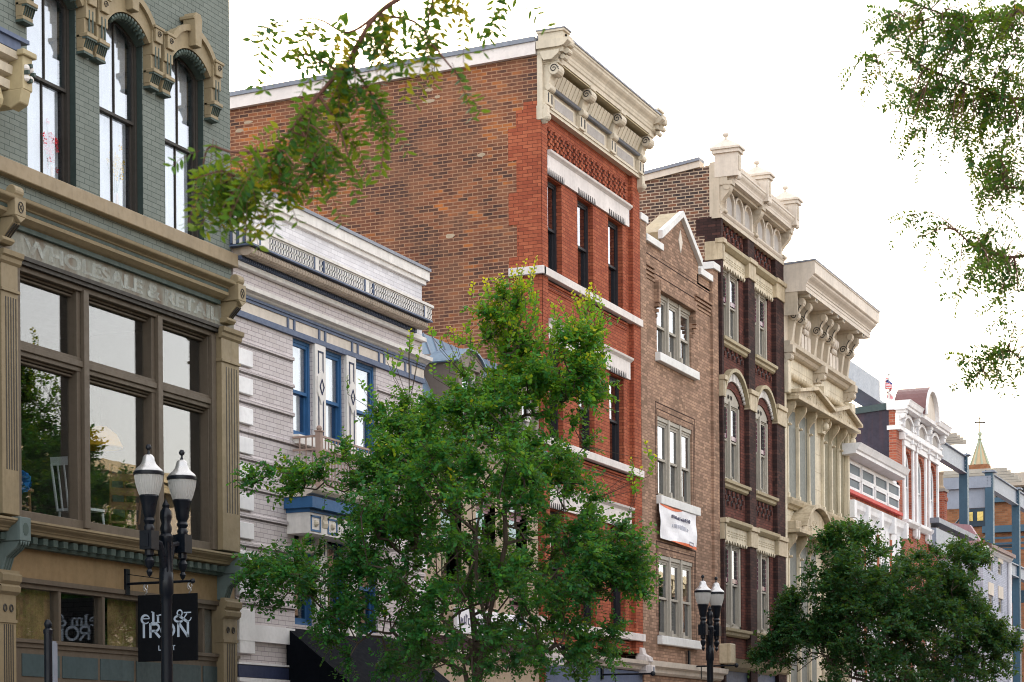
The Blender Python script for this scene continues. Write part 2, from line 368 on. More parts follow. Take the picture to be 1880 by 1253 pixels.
def worn(name, col, base_alpha=.75):
    T = NT(name); tc = T.n('ShaderNodeTexCoord').outputs['Object']
    mp = T.n('ShaderNodeMapping'); mp.inputs['Scale'].default_value = (5, 5, 2.2); T.l(tc, mp.inputs[0])
    a = T.rng(T.noise(mp.outputs[0], 1.6, 7, .7), .40, .62, .12, base_alpha)
    p = T.n('ShaderNodeBsdfPrincipled'); p.inputs['Base Color'].default_value = C(*col); p.inputs['Roughness'].default_value = .8
    tr = T.n('ShaderNodeBsdfTransparent'); mx = T.n('ShaderNodeMixShader'); T.l(a, mx.inputs[0]); T.l(tr.outputs[0], mx.inputs[1]); T.l(p.outputs[0], mx.inputs[2])
    T.l(mx.outputs[0], T.out.inputs[0]); return T.m
M['ghost_letter'] = worn('worn_sign_letters', (.50, .53, .49), .62)
def patina():
    T = NT('rusting_green_frieze'); tc = T.n('ShaderNodeTexCoord').outputs['Object']
    mp = T.n('ShaderNodeMapping'); mp.inputs['Scale'].default_value = (4, 4, 1.2); T.l(tc, mp.inputs[0])
    n = T.noise(mp.outputs[0], 1.3, 7, .68); n2 = T.noise(tc, 22, 4)
    sep = T.n('ShaderNodeSeparateXYZ'); T.l(tc, sep.inputs[0])
    c = T.ramp(n, [(.28, C(.12,.07,.045)), (.42, C(.18,.16,.125)), (.55, C(.23,.235,.20)), (.68, C(.33,.335,.29)), (.8, C(.2,.12,.08))])
    c = T.mix(T.rng(n2, .55, .75, 0, .5), c, C(.12,.06,.04))
    principled(T, c, .75, n2, .4, .004); return T.m
M['patina'] = patina()

# ------------------------------------------------------------------ shared architectural pieces
def arc_pts(xa, xb, zs, zc, n=10):      # segmental arch from (xa,zs) over crown zc to (xb,zs)
    w = (xb - xa) / 2; h = max(zc - zs, 1e-3); R = (w*w + h*h) / (2*h); cx = (xa + xb)/2; cz = zc - R
    a0 = math.atan2(zs - cz, xa - cx); a1 = math.atan2(zs - cz, xb - cx)
    return [(cx + R*cos(a0 + (a1-a0)*i/n), cz + R*sin(a0 + (a1-a0)*i/n)) for i in range(n + 1)]
def wall(mb, x0, x1, z0, z1, y, ops, depth=.2):
    """front face at y with openings (xa, xb, za, zb[, spring]); reveals go back by depth"""
    xs = sorted({x0, x1} | {o[0] for o in ops} | {o[1] for o in ops}); zs = sorted({z0, z1} | {o[2] for o in ops} | {o[3] for o in ops})
    xs = [x for x in xs if x0 - 1e-6 <= x <= x1 + 1e-6]; zs = [z for z in zs if z0 - 1e-6 <= z <= z1 + 1e-6]
    for a, b in zip(xs, xs[1:]):
        run = None
        for c, d in zip(zs, zs[1:]):
            mx, mz = (a+b)/2, (c+d)/2
            if any(o[0] < mx < o[1] and o[2] < mz < o[3] for o in ops):
                if run: mb.quad((a,y,run[0]),(b,y,run[0]),(b,y,run[1]),(a,y,run[1])); run = None
            else: run = (run[0], d) if run else (c, d)
        if run: mb.quad((a,y,run[0]),(b,y,run[0]),(b,y,run[1]),(a,y,run[1]))
    for o in ops:
        xa, xb, za, zb = o[:4]; sp = o[4] if len(o) > 4 else None; Y = y + depth
        mb.quad((xa,y,za),(xb,y,za),(xb,Y,za),(xa,Y,za))
        zt = sp if sp else zb
        mb.quad((xa,y,za),(xa,Y,za),(xa,Y,zt),(xa,y,zt)); mb.quad((xb,Y,za),(xb,y,za),(xb,y,zt),(xb,Y,zt))
        if sp:
            ar = arc_pts(xa, xb, sp, zb); k = len(ar)//2
            for i in range(len(ar)-1):
                p, q = ar[i], ar[i+1]; cx = xa if i < k else xb
                mb.quad((p[0],y,p[1]),(q[0],y,q[1]),(cx,y,zb)); mb.quad((p[0],y,p[1]),(p[0],Y,p[1]),(q[0],Y,q[1]),(q[0],y,q[1]))
        else: mb.quad((xa,Y,zb),(xb,Y,zb),(xb,y,zb),(xa,y,zb))
def shell(root, x0, x1, z, depth, side_mat, back_z=None, roof_mat=None, y0=0.0, left=True, right=True, zl=None, name='side_wall'):
    bz = z if back_z is None else back_z
    m = MB(); y = y0 + .002
    if left: m.quad((x0,y,0),(x0,y,z),(x0,y+depth,bz),(x0,y+depth,0))
    if right: m.quad((x1,y,0),(x1,y+depth,0),(x1,y+depth,bz),(x1,y,z))
    m.quad((x0,y+depth,0),(x0,y+depth,bz),(x1,y+depth,bz),(x1,y+depth,0))
    m.build(name, side_mat, root)
    r = MB(); r.quad((x0,y,z-.4),(x1,y,z-.4),(x1,y+depth,bz-.4),(x0,y+depth,bz-.4)); r.build('roof', roof_mat or M['asphalt'], root)
def prof(mb, x0, x1, y, z, pts):
    """moulding: pts = [(projection, height)...] bottom to top"""
    poly = [(y + .03, z + pts[0][1])] + [(y - p, z + h) for p, h in pts] + [(y + .03, z + pts[-1][1])]
    mb.yz(poly, x0, x1)
def cyma(p0, h0, p1, h1, n=5):
    return [(p0 + (p1-p0)*(i/n - sin(2*pi*i/n)/(2*pi)*.8), h0 + (h1-h0)*i/n) for i in range(n + 1)]
def console(mb, x0, x1, y, zt, zb, pt, pb=.06, thick=.16):
    """S-scroll bracket: deep at the top, tapering to a small curl at the bottom"""
    n = 14; pts = []
    for i in range(n + 1):
        t = i / n; z = zt + (zb - zt) * t
        p = pb + (pt - pb) * (0.5 + 0.5*cos(pi * min(1, t*1.25))) + .05 * sin(pi * t * 2) * (pt > .15)
        pts.append((y - p, z))
    poly = [(y + .03, zt)] + pts + [(y + .03, zb)]
    mb.yz(poly, x0, x1)
    r = min(.35 * (pt), thick * .8)
    def disc(cy, cz, r):
        mb.yz([(cy + r*cos(2*pi*k/12), cz + r*sin(2*pi*k/12)) for k in range(12)], x0 - .018, x1 + .018)
    disc(y - pt + r*.8, zt - r*1.1, r); disc(y - pb - r*.35, zb + r*.55, r*.55)
def spiral(mb, x, y, z, r, turns=1.7, rad=.008, flip=1, axis='x', n=22):
    pts = []
    for i in range(n):
        t = i / (n - 1); a = t * turns * 2 * pi; q = r * (1 - t * .85)
        if axis == 'x': pts.append((x, y + flip * q * cos(a), z + q * sin(a)))
        else: pts.append((x + flip * q * cos(a), y, z + q * sin(a)))
    mb.path(pts, rad, 5)
def sash(root, xa, xb, za, zb, y, mat, glassm, fw=.07, sp=None, meet=.5, munt=0, back=None, split=0, sill=None, depth=.13, rail=.055, gap=.02, name='window'):
    """double-hung window: outer frame + two sashes in one mesh, two panes as sub-parts"""
    m = MB(); zt = sp if sp else zb
    def bx(a, b, c, d, ya, yb): m.box(a, b, ya, yb, c, d)
    bx(xa, xa+fw, za, zt, y, y+depth); bx(xb-fw, xb, za, zt, y, y+depth); bx(xa+fw, xb-fw, za, za+fw, y, y+depth)
    if sp:
        ar = arc_pts(xa, xb, sp, zb); inn = arc_pts(xa+fw, xb-fw, sp, zb-fw)
        for i in range(len(ar)-1):
            a, b, c, d = ar[i], ar[i+1], inn[i+1], inn[i]
            m.xz([a, b, c, d], y, y+depth)
    else: bx(xa+fw, xb-fw, zb-fw, zb, y, y+depth)
    ia, ib, ja, jb = xa+fw, xb-fw, za+fw, zb-fw; zm = ja + (jb-ja)*meet; s = rail
    panes = []
    for k, (c, d, yy) in enumerate(((ja, zm + s/2, y+.055), (zm - s/2, jb, y+.015))):
        if meet <= 0 and k == 0: continue
        if meet <= 0: c = ja
        top = d
        if sp and k == 1:
            o_ = arc_pts(ia, ib, sp, zb-fw); i_ = arc_pts(ia+s*.8, ib-s*.8, sp, zb-fw-s)
            for i in range(len(o_)-1): m.xz([o_[i], o_[i+1], i_[i+1], i_[i]], yy, yy+.04)
            bx(ia, ia+s*.8, c, sp, yy, yy+.04); bx(ib-s*.8, ib, c, sp, yy, yy+.04); bx(ia+s*.8, ib-s*.8, c, c+s, yy, yy+.04)
            panes.append(([(ia+s*.8, c+s), (ib-s*.8, c+s)] + i_[::-1], yy+.02))
        else:
            bx(ia, ia+s*.8, c, top, yy, yy+.04); bx(ib-s*.8, ib, c, top, yy, yy+.04)
            bx(ia+s*.8, ib-s*.8, c, c+s, yy, yy+.04); bx(ia+s*.8, ib-s*.8, top-s, top, yy, yy+.04)
            panes.append(([(ia+s*.8, c+s), (ib-s*.8, c+s), (ib-s*.8, top-s), (ia+s*.8, top-s)], yy+.02))
        for q in range(munt):
            xm = ia + (ib-ia)*(q+1)/(munt+1); bx(xm-.011, xm+.011, c+s, (top-s if not (sp and k == 1) else zb-fw-s*.9), yy+.005, yy+.035)
    w = m.build(name, mat, root)
    for poly, yy in panes:
        g = MB(); g.xz(poly, yy, yy+.005); g.build('pane', glassm, w)
    if sill:
        g = MB(); g.box(xa-.02, xb+.02, y-sill[0], y+.02, za-sill[1], za); g.build('sill', mat, w)
    if back is not None:
        bm, by = back
        g = MB(); n = max(6, int((xb-xa)/.06)); pts = [(xa+fw*.5 + (xb-xa-fw)*i/n, y+by+.03*sin(i*1.9)+.012*sin(i*5.1)) for i in range(n+1)]
        for i in range(n): g.quad((pts[i][0],pts[i][1],za+.02),(pts[i+1][0],pts[i+1][1],za+.02),(pts[i+1][0],pts[i+1][1],zb-.02),(pts[i][0],pts[i][1],zb-.02))
        g.build('curtain', bm, w)
    return w
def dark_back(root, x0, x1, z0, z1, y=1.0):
    m = MB(); m.quad((x0,y,z0),(x1,y,z0),(x1,y,z1),(x0,y,z1)); m.build('interior', M['interior'], root)  # dark plane standing in for the unlit room behind the panes
# ================================================================== GREEN CORNER BUILDING
def green():
    x0, x1 = 19.9, X(424, 430); root = thing('brick_building', 'sage green painted brick building with tan arched window hoods and big shop windows', 'building', (x0, 0, 0))
    ztop = 13.6
    zsill = Z(264, 402)                                   # top of the second-floor sill
    ops = []
    for pl, pr, py in ((51, 140, 300), (184, 263, 370), (304, 375, 425)):
        ops.append([X(pl, py), X(pr, py)])
    zsp = Z(245, 77); zcr = zsp + .27
    wins = [(a, b, zsill, zcr, zsp) for a, b in ops]
    zw0 = Z(424, 517, 0)                                  # brick starts above shopfront cornice
    m = MB(); wall(m, x0, x1, zw0 - .1, ztop, 0, wins, .20); m.build('wall', M['green_brick'], root)
    shell(root, x0, x1, ztop, 14, M['green_brick'])
    zsill = zsill
    c = MB()
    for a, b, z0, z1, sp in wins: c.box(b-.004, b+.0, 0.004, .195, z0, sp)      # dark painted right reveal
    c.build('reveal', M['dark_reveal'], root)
    s = MB(); s.box(x0, x1+.01, -.12, .02, Z(425, 488, -.1), zsill - .005); s.build('sill', M['sill_stone'], root, bevel=.01)
    hood_z = zsp
    for i, (a, b, z0, z1, sp) in enumerate(wins):
        w = sash(root, a, b, z0, z1, .09, M['dark_frame'], M['pane'], fw=.055, sp=sp, meet=.49, munt=1, back=(M['curtain'], .16), depth=.1, rail=.04)
        # arched hood
        h = MB(); o = arc_pts(a-.12, b+.14, hood_z+.12, z1+.29, 14); inn = arc_pts(a+.02, b-.02, hood_z+.02, z1-.01, 14)
        for k in range(14): h.xz([o[k], o[k+1], inn[k+1], inn[k]], -.13, .0)
        o2 = arc_pts(a-.14, b+.16, hood_z+.14, z1+.32, 14); i2 = arc_pts(a-.06, b+.08, hood_z+.10, z1+.235, 14)
        for k in range(14): h.xz([o2[k], o2[k+1], i2[k+1], i2[k]], -.18, -.13)
        hd = h.build('arch_hood', M['tan_light'], root)
        t = MB(); dn = arc_pts(a+.05, b-.05, hood_z+.02, z1-.02, 15)
        for k in range(2, 14): 
            q = dn[k]; t.yz([(-.125, q[1]-.01), (-.05, q[1]-.01), (-.05, q[1]-.09), (-.10, q[1]-.075), (-.125, q[1]-.04)], q[0]-.022, q[0]+.022)
        ar_o = arc_pts(a+.0, b-.0, hood_z+.02, z1+.0, 14); ar_i = arc_pts(a+.03, b-.03, hood_z+.0, z1-.07, 14)
        for k in range(14): t.xz([ar_o[k], ar_o[k+1], ar_i[k+1], ar_i[k]], -.05, .1)
        t.build('hood_dentil', M['green_trim'], hd)
        k_ = MB(); xm = (a+b)/2; kz = z1+.02
        k_.xz([(xm-.075, kz), (xm+.075, kz), (xm+.10, kz+.40), (xm+.06, kz+.47), (xm-.06, kz+.47), (xm-.10, kz+.40)], -.25, -.05)
        k_.box(xm-.115, xm+.115, -.24, -.0, kz+.37, kz+.42)
        kk = k_.build('keystone', M['tan_light'], hd, bevel=.008)
        for dx in (-1, 1):
            xb0 = a-.235 if dx < 0 else b+.02; xb1 = xb0 + .215; zt = hood_z + .30; zb = hood_z - .50
            q = MB(); q.box(xb0, xb1, -.16, .09, zt-.42, zt); q.box(xb0+.02, xb1-.02, -.20, -.16, zt-.24, zt-.02)
            q.box(xb0-.012, xb1+.012, -.215, -.1, zt-.06, zt-.02)
            q.box(xb0, xb1, -.13, .09, zt-.66, zt-.42)
            q.yz([(-.16, zt-.62), (-.10, zt-.80), (.0, zt-.80), (.0, zt-.62)], xb0, xb1)
            q.box(xb0-.012, xb1+.012, -.185, -.05, zt-.66, zt-.61); q.box(xb0+.005, xb1-.005, -.115, 0, zt-.84, zt-.79)
            br = q.build('bracket', M['tan_light'], root, bevel=.006)
            g = MB()
            for f in (.32, .68):
                xx = xb0 + (xb1-xb0)*f; g.box(xx-.012, xx+.012, -.164, -.15, zt-.58, zt-.30)
            g.box(xb0-.006, xb1+.006, -.175, -.10, zt-.685, zt-.66); g.box(xb0, xb1, -.12, -.0, zt-.87, zt-.84)
            for f in range(5):
                xx = xb0 + (xb1-xb0)*(f+.5)/5; g.yz([(-.158, zt-.64), (-.105, zt-.79), (-.12, zt-.79), (-.175, zt-.66)], xx-.006, xx+.006)
            g.build('bracket_groove', M['green_trim'], br)
            s_ = MB(); spiral(s_, (xb0+xb1)/2, -.204, zt-.13, .05, 1.5, .006, 1, 'y'); s_.build('incised_scroll', M['dark_frame'], br)
    # storefront cornice
    zc = Z(429, 552, -.3); zct = Z(429, 517, -.35); hh = zct - zc; xr = X(426, 540, -.3); xl = X(40, 400, -.3)
    c1 = MB(); prof(c1, x0, xr, 0, zc, [(.06, 0), (.10, .02*hh), (.16, .1*hh)] + [(.24, .26*hh), (.25, .42*hh)] + [(.22, .44*hh), (.23, .62*hh)] + cyma(.25, .66*hh, .36, .88*hh) + [(.37, hh)])
    cn = c1.build('storefront_cornice', M['tan_light'], root)
    c2 = MB(); c2.box(x0, xr-.01, -.245, -.1, zc+.44*hh, zc+.60*hh); c2.box(x0, xr-.01, -.115, 0, zc-.05, zc+.03*hh); c2.build('groove', M['green_trim'], cn)
    # frieze with ghost lettering
    zf0 = Z(399, 598, -.04); zf1 = zc - .05
    f = MB(); f.box(x0, x1-.02, -.05, .03, zf0, zf1); fr = f.build('sign_frieze', M['patina'], root)
    hf = zf1 - zf0
    xa, xb = X(45, 455, -.05), X(402, 575, -.05)
    tx = text_mesh('lettering', 'WHOLESALE & RETAIL', hf*.84, M['ghost_letter'], fr, (xa, -.056, zf0+hf*.22), (1, 0, 0), extrude=.002, bold=.010)
    ws = [v.co.x for v in tx.data.vertices]; k = (xb-xa)/(max(ws)-min(ws)); mn = min(ws)
    for v in tx.data.vertices: v.co.x = mn + (v.co.x-mn)*k
    r = MB(); r.box(x0, x1, -.09, .03, zf0-.05, zf0); r.box(x0, x1, -.06, .1, zf0-.10, zf0-.05); r.build('frieze_moulding', M['dark_frame'], root)
    def endbracket(xc, zt):
        w = .22; b = MB(); D = -.36
        b.box(xc-w/2, xc+w/2, D, .02, zt-.24, zt)
        b.xz([(xc-w/2, zt-.24), (xc+w/2, zt-.24), (xc, zt-.32)], D, D+.06)
        b.yz([(.02, zt-.24), (D+.04, zt-.24), (D+.07, zt-.32), (-.13, zt-.50), (.02, zt-.52)], xc-w/2+.03, xc+w/2-.03)
        b.yz([(.02, zt-.48), (-.17, zt-.47), (-.19, zt-.51), (-.14, zt-.55), (.02, zt-.55)], xc-w/2-.01, xc+w/2+.01)
        b.yz([(D+.085+.075*cos(q*pi/8), zt+.07+.075*sin(q*pi/8)) for q in range(16)], xc-w/2+.02, xc+w/2-.02); b.yz([(.02, zt), (D+.12, zt), (D+.15, zt+.05), (-.08, zt+.03), (.02, zt+.16)], xc-w/2+.03, xc+w/2-.03)
        o = b.build('end_bracket', M['tan_light'], root, bevel=.008)
        g = MB(); g.path([(xc+.05*cos(a*pi/8), D-.002, zt-.13+.065*sin(a*pi/8)) for a in range(17)], .007, 5)
        g.tube((xc-.036, D-.002, zt-.175), (xc+.036, D-.002, zt-.085), .006); g.tube((xc+.036, D-.002, zt-.175), (xc-.036, D-.002, zt-.085), .006)
        for q in (-.045, 0, .045): g.tube((xc+q, D+.055, zt-.33), (xc+q, -.155, zt-.475), .011, n=4)
        g.build('emblem', M['dark_frame'], o)
    endbracket(X(445, 535, -.36), Z(440, 521, -.36)); endbracket(X(38, 370, -.36), Z(440, 521, -.36))
    # pilasters of the shop storey
    zp1 = zf0 - .02; zp0 = Z(428, 1015, 0)
    def pil(xa, xb, z0, z1, name='pilaster', cap=True):
        p = MB(); p.box(xa, xb, -.10, .12, z0, z1)
        if cap:
            prof(p, xa-.04, xb+.04, -.10, z1-.16, [(0, 0), (.03, .03), (.04, .08), (.07, .10), (.08, .16)])
            p.box(xa-.02, xb+.02, -.125, .1, z1-.50, z1-.46)
        o = p.build(name, M['tan_paint'], root, bevel=.005)
        g = MB(); n = 5; wz = xb-xa
        for k in range(n):
            xx = xa + wz*(.30 + .60*k/(n-1) - .04); g.box(xx-.010, xx+.010, -.1035, -.09, z0+.55, z1-.56)
        g.build('fluting', M['dark_frame'], o)
    pr0, pr1 = X(397, 800), X(429, 800); pl1 = X(22, 700)
    pil(pr0+.0, pr1, zp0, zp1); pil(pl1-.34, pl1, zp0, zp1)
    # big window: three bays, two rows
    zwb = Z(370, 996, .12); zwt = Z(370, 617, .12); wy = .10
    ztr0 = Z(370, 750, .12); ztr1 = Z(370, 726, .12)
    bays = [(23, 130, 700), (153, 268, 760), (288, 372, 800)]
    fr = MB(); xs = [(X(a, p, .14), X(b, p, .14)) for a, b, p in bays]
    gx0, gx1 = pl1, pr0
    fr.box(gx0, gx1, .02, .22, zwb-.22, zwb); fr.box(gx0, gx1, .0, .2, zwt, zf0-.1); fr.box(gx0, gx1, .03, .2, ztr0, ztr1); fr.box(gx0, gx1, .0, .1, ztr0+.06, ztr1-.05)
    edges = [gx0] + [v for p in xs for v in p] + [gx1]
    for k in range(0, len(edges), 2):
        if edges[k+1]-edges[k] > .01:
            fr.box(edges[k], edges[k+1], .04, .2, zwb, zwt)
            mid = (edges[k]+edges[k+1])/2; fr.box(max(edges[k], mid-.06), min(edges[k+1], mid+.06), -.02, .04, zwb-.1, zwt+.03)
    for a, b in xs:
        for q0, q1 in ((zwb, ztr0), (ztr1, zwt)):
            for zz in (q1-.03, q1-.07): fr.box(a-.02, b+.02, .06+(q1-zz)*.8, .2, zz, zz+.03)
    wf = fr.build('shop_window', M['taupe'], root, bevel=.006)
    for a, b in xs:
        for q0, q1 in ((zwb, ztr0), (ztr1, zwt)):
            g = MB(); g.box(a-.01, b+.01, .17, .178, q0-.01, q1+.01); g.build('pane', M['pane_shop'], wf)
    # shop room behind
    rm = MB(); zfl = zwb-.25; zcl = zwt+.3
    rm.quad((x0,.25,zfl),(x1,.25,zfl),(x1,6,zfl),(x0,6,zfl)); rm.quad((x0,6,zfl),(x1,6,zfl),(x1,6,zcl),(x0,6,zcl)); rm.quad((x0,.25,zcl),(x0,6,zcl),(x1,6,zcl),(x1,.25,zcl)); rm.quad((x1-.04,.25,zfl),(x1-.04,6,zfl),(x1-.04,6,zcl),(x1-.04,.25,zcl)); rm.quad((x0+.04,.25,zfl),(x0+.04,6,zfl),(x0+.04,6,zcl),(x0+.04,.25,zcl))
    rm.build('interior', M['interior'], root)
    # ledge between storeys
    zl = Z(434, 1019, -.35); zl0 = Z(408, 1058, -.1); H = zl - zl0
    l = MB(); prof(l, x0, X(436, 1030, -.3), 0, zl0+.45*H, [(.14, 0), (.26, .06*H), (.27, .16*H)] + cyma(.29, .2*H, .38, .42*H) + [(.40, .46*H), (.40, .55*H)])
    lo = l.build('ledge', M['tan_paint'], root)
    d = MB(); d.box(x0, x1, -.13, .03, zl0+.0*H, zl0+.45*H)
    xq = x0+.1
    while xq < x1-.1: d.box(xq, xq+.10, -.23, -.12, zl0+.14*H, zl0+.42*H); xq += .215
    d.build('dentil', M['green_trim'], lo)
    for xc in (X(447, 1035, -.42), X(46, 975, -.42)):
        zt = zl+.0 ; b = MB(); b.box(xc-.11, xc+.11, -.43, .0, zt-.27, zt+.02)
        for q in (-.075, -.025, .025, .075): b.xz([(xc+q-.022, zt-.27), (xc+q+.022, zt-.27), (xc+q, zt-.33)], -.425, -.40)
        b.yz([(.0, zt-.27), (-.40, zt-.27), (-.34, zt-.36), (-.2, zt-.46), (-.13, zt-.64), (0, zt-.64)], xc-.09, xc+.09)
        o = b.build('ledge_block', M['grey_green'], root, bevel=.008)
        g = MB(); g.xy([], 0, 0) if False else g.xz([(xc+.06*cos(a*pi/4+.39), zt-.125+.08*sin(a*pi/4+.39)) for a in range(8)], -.433, -.42)
        for q in (-.05, 0, .05): g.path([(xc+q, -.402, zt-.28), (xc+q, -.345, zt-.36), (xc+q, -.205, zt-.46), (xc+q, -.135, zt-.62)], .008, 5)
        g.build('block_recess', M['green_trim'], o)
    # fascia and ground-floor windows
    zg1 = Z(407, 1106, 0); zg0 = Z(394, 1204, .1)
    f = MB(); f.box(x0, x1-.03, -.03, .05, zg1, zl0); f.build('fascia', M['fascia'], root)
    g = MB(); g.box(x0, x1-.1, -.05, .1, zg1-.06, zg1); g.box(x0, x1-.1, -.01, .12, zg1-.12, zg1-.06)
    mull = [22, 98, 179, 256, 363]; gx = [X(p, 1130, .08) for p in mull]; gx.append(X(401, 1130, .08))
    for a in gx[1:]: g.box(a, a+.055, .0, .13, zg0-.03, zg1-.12)
    g.build('ground_window_frame', M['taupe'], root)
    wn = MB(); wn.box(x0, gx[-1]+.4, -.02, .12, zg0-.09, zg0-.03); wn.box(x0, gx[-1]+.4, -.05, .03, zg0-.03, zg0+.015)
    bh = wn.build('ground_window', M['taupe'], root)
    for a, b in zip(gx, gx[1:]): q = MB(); q.box(a+.05, b+.005, .07, .077, zg0-.02, zg1-.1); q.build('pane', M['pane_shop'], bh)
    k = MB(); zb0 = zg0-.55; k.box(x0, gx[-1]+.4, -.0, .1, zb0, zg0-.08); k.box(x0, x1, -.06, .05, zb0-.06, zb0+.0); k.build('bulkhead', M['taupe'], root)
    pn = MB(); n = 6
    for i in range(n):
        a = gx[0]+.08 + (gx[-1]+.2-gx[0])*i/n; pn.box(a, a+(gx[-1]+.2-gx[0])/n-.07, -.012, .02, zb0+.10, zg0-.17)
    pn.build('bulkhead_panel', M['blue_panel'], root)
    dk = MB(); dk.box(x0, x1-.05, .05, .3, 0, zb0-.06); dk.build('doorway_wall', M['dark_frame'], root)
    def lowpil(xa, xb):
        p = MB(); zt = zg1+.03; p.box(xa, xb, -.12, .08, 0, zt-.02)
        prof(p, xa-.03, xb+.03, -.12, zt-.28, [(0,0),(.05,.04),(.06,.1),(.03,.13),(.07,.17),(.08,.24),(.04,.27),(.04,.30)])
        p.box(xa-.012, xb+.012, -.135, 0, zt-.62, zt-.58)
        for q in (.3, .7): p.yz([(-.12, 0), (-.12, 0.001), (-.11, 0)], xa, xa+.001)
        p.box(xa-.012, xb+.012, -.135, 0, zt-1.55, zt-1.38)
        o = p.build('shop_pilaster', M['tan_paint'], root, bevel=.005)
        g = MB()
        for q in (.32, .7):
            c = (xa+(xb-xa)*q, -.125, zt-.44); g.lathe((0,0,0), [(.001,0)], 3) if False else g.path([(c[0]+.03*cos(a*pi/5), c[1], c[2]+.04*sin(a*pi/5)) for a in range(11)], .012, 5)
        for k in range(5):
            xx = xa+(xb-xa)*(.28+.13*k); g.box(xx-.009, xx+.009, -.1235, -.1, zt-1.36, zt-.64); g.box(xx-.009, xx+.009, -.1235, -.1, .3, zt-1.58)
        g.build('fluting', M['dark_frame'], o)
    lowpil(X(408, 1150, -.1), X(433, 1150, -.1)); lowpil(X(27, 1150, -.1)-.33, X(27, 1150, -.1))
    rm = MB(); rm.quad((x0,.3,zb0),(x1,.3,zb0),(x1,4,zb0),(x0,4,zb0)); rm.quad((x0,4,zb0),(x1,4,zb0),(x1,4,zg1+.3),(x0,4,zg1+.3)); rm.quad((x0,.2,zg1+.02),(x1,.2,zg1+.02),(x1,4,zg1+.3),(x0,4,zg1+.3)); rm.build('lower_room', M['floor_wood'], root)
    for (a, b, mt) in ((22, 96, 'curtain_tan'), (190, 256, 'curtain_tan'), (365, 398, 'curtain_grey')):
        q = MB(); q.quad((X(a,1130,.2),.14,zg0),(X(b,1130,.2),.14,zg0),(X(b,1130,.2),.14,zg1),(X(a,1130,.2),.14,zg1)); q.build('blind', M[mt], root)
    return zfl, zg1, zg0
zfl, zg1, zg0 = green()

def neighbour():
    # end of the next building's cornice, entering at the left edge of the photo
    x1 = 19.85; root = thing('brick_building', 'building cut off at the left edge, cream cornice ending in a flower rosette', 'building', (12, 0, 0))
    m = MB(); wall(m, 12, x1, 0, 12.5, 0, [], .2); m.build('wall', M['green_brick'], root); shell(root, 12, x1, 12.5, 12, M['green_brick'], left=True, right=False)
    y = -.62; xe = X(40, 75, y); zt = Z(40, 72, y)
    c = MB(); c.box(12, xe+.10, y-.04, 0, zt-.05, zt); c.box(12, xe-.02, y, 0, zt-.17, zt-.05)
    cn = c.build('cornice_cap', M['blue_grey'], root)
    c = MB(); prof(c, 12, xe-.02, 0, zt-.62, [(.30, 0), (.48, .02), (.49, .12), (.40, .14), (.41, .17), (.52, .19), (.53, .29), (.46, .31), (.47, .34), (.6, .36), (.62, .44)])
    c.build('cornice', M['cream'], root)
    b = MB(); b.box(xe-.06, xe+.13, y-.06, 0, zt-.62, zt-.2); b.box(xe-.1, xe+.17, y-.1, 0, zt-.22, zt-.15)
    b.yz([(0, zt-.62), (y-.06, zt-.62), (y-.02, zt-.78), (y+.12, zt-.84), (y+.2, zt-.8), (0, zt-.8)], xe-.08, xe+.1)
    console(b, xe-.55, xe-.25, 0, zt-.64, zt-1.5, .5)
    o = b.build('cornice_block', M['cream_dark'], root, bevel=.01)
    r = MB()
    for k in range(4):
        a = pi/4+k*pi/2; r.ball((xe+.035+.055*cos(a), y-.065, zt-.42+.085*sin(a)), .045, 8, 5)
    r.build('rosette', M['white_trim'], o)
    r = MB()
    for k in range(4):
        a = k*pi/2; r.box(xe+.035+.06*cos(a)-.018, xe+.035+.06*cos(a)+.018, y-.12, y-.06, zt-.42+.09*sin(a)-.022, zt-.42+.09*sin(a)+.022)
    r.build('rosette_petal', M['green_trim'], o)
neighbour()

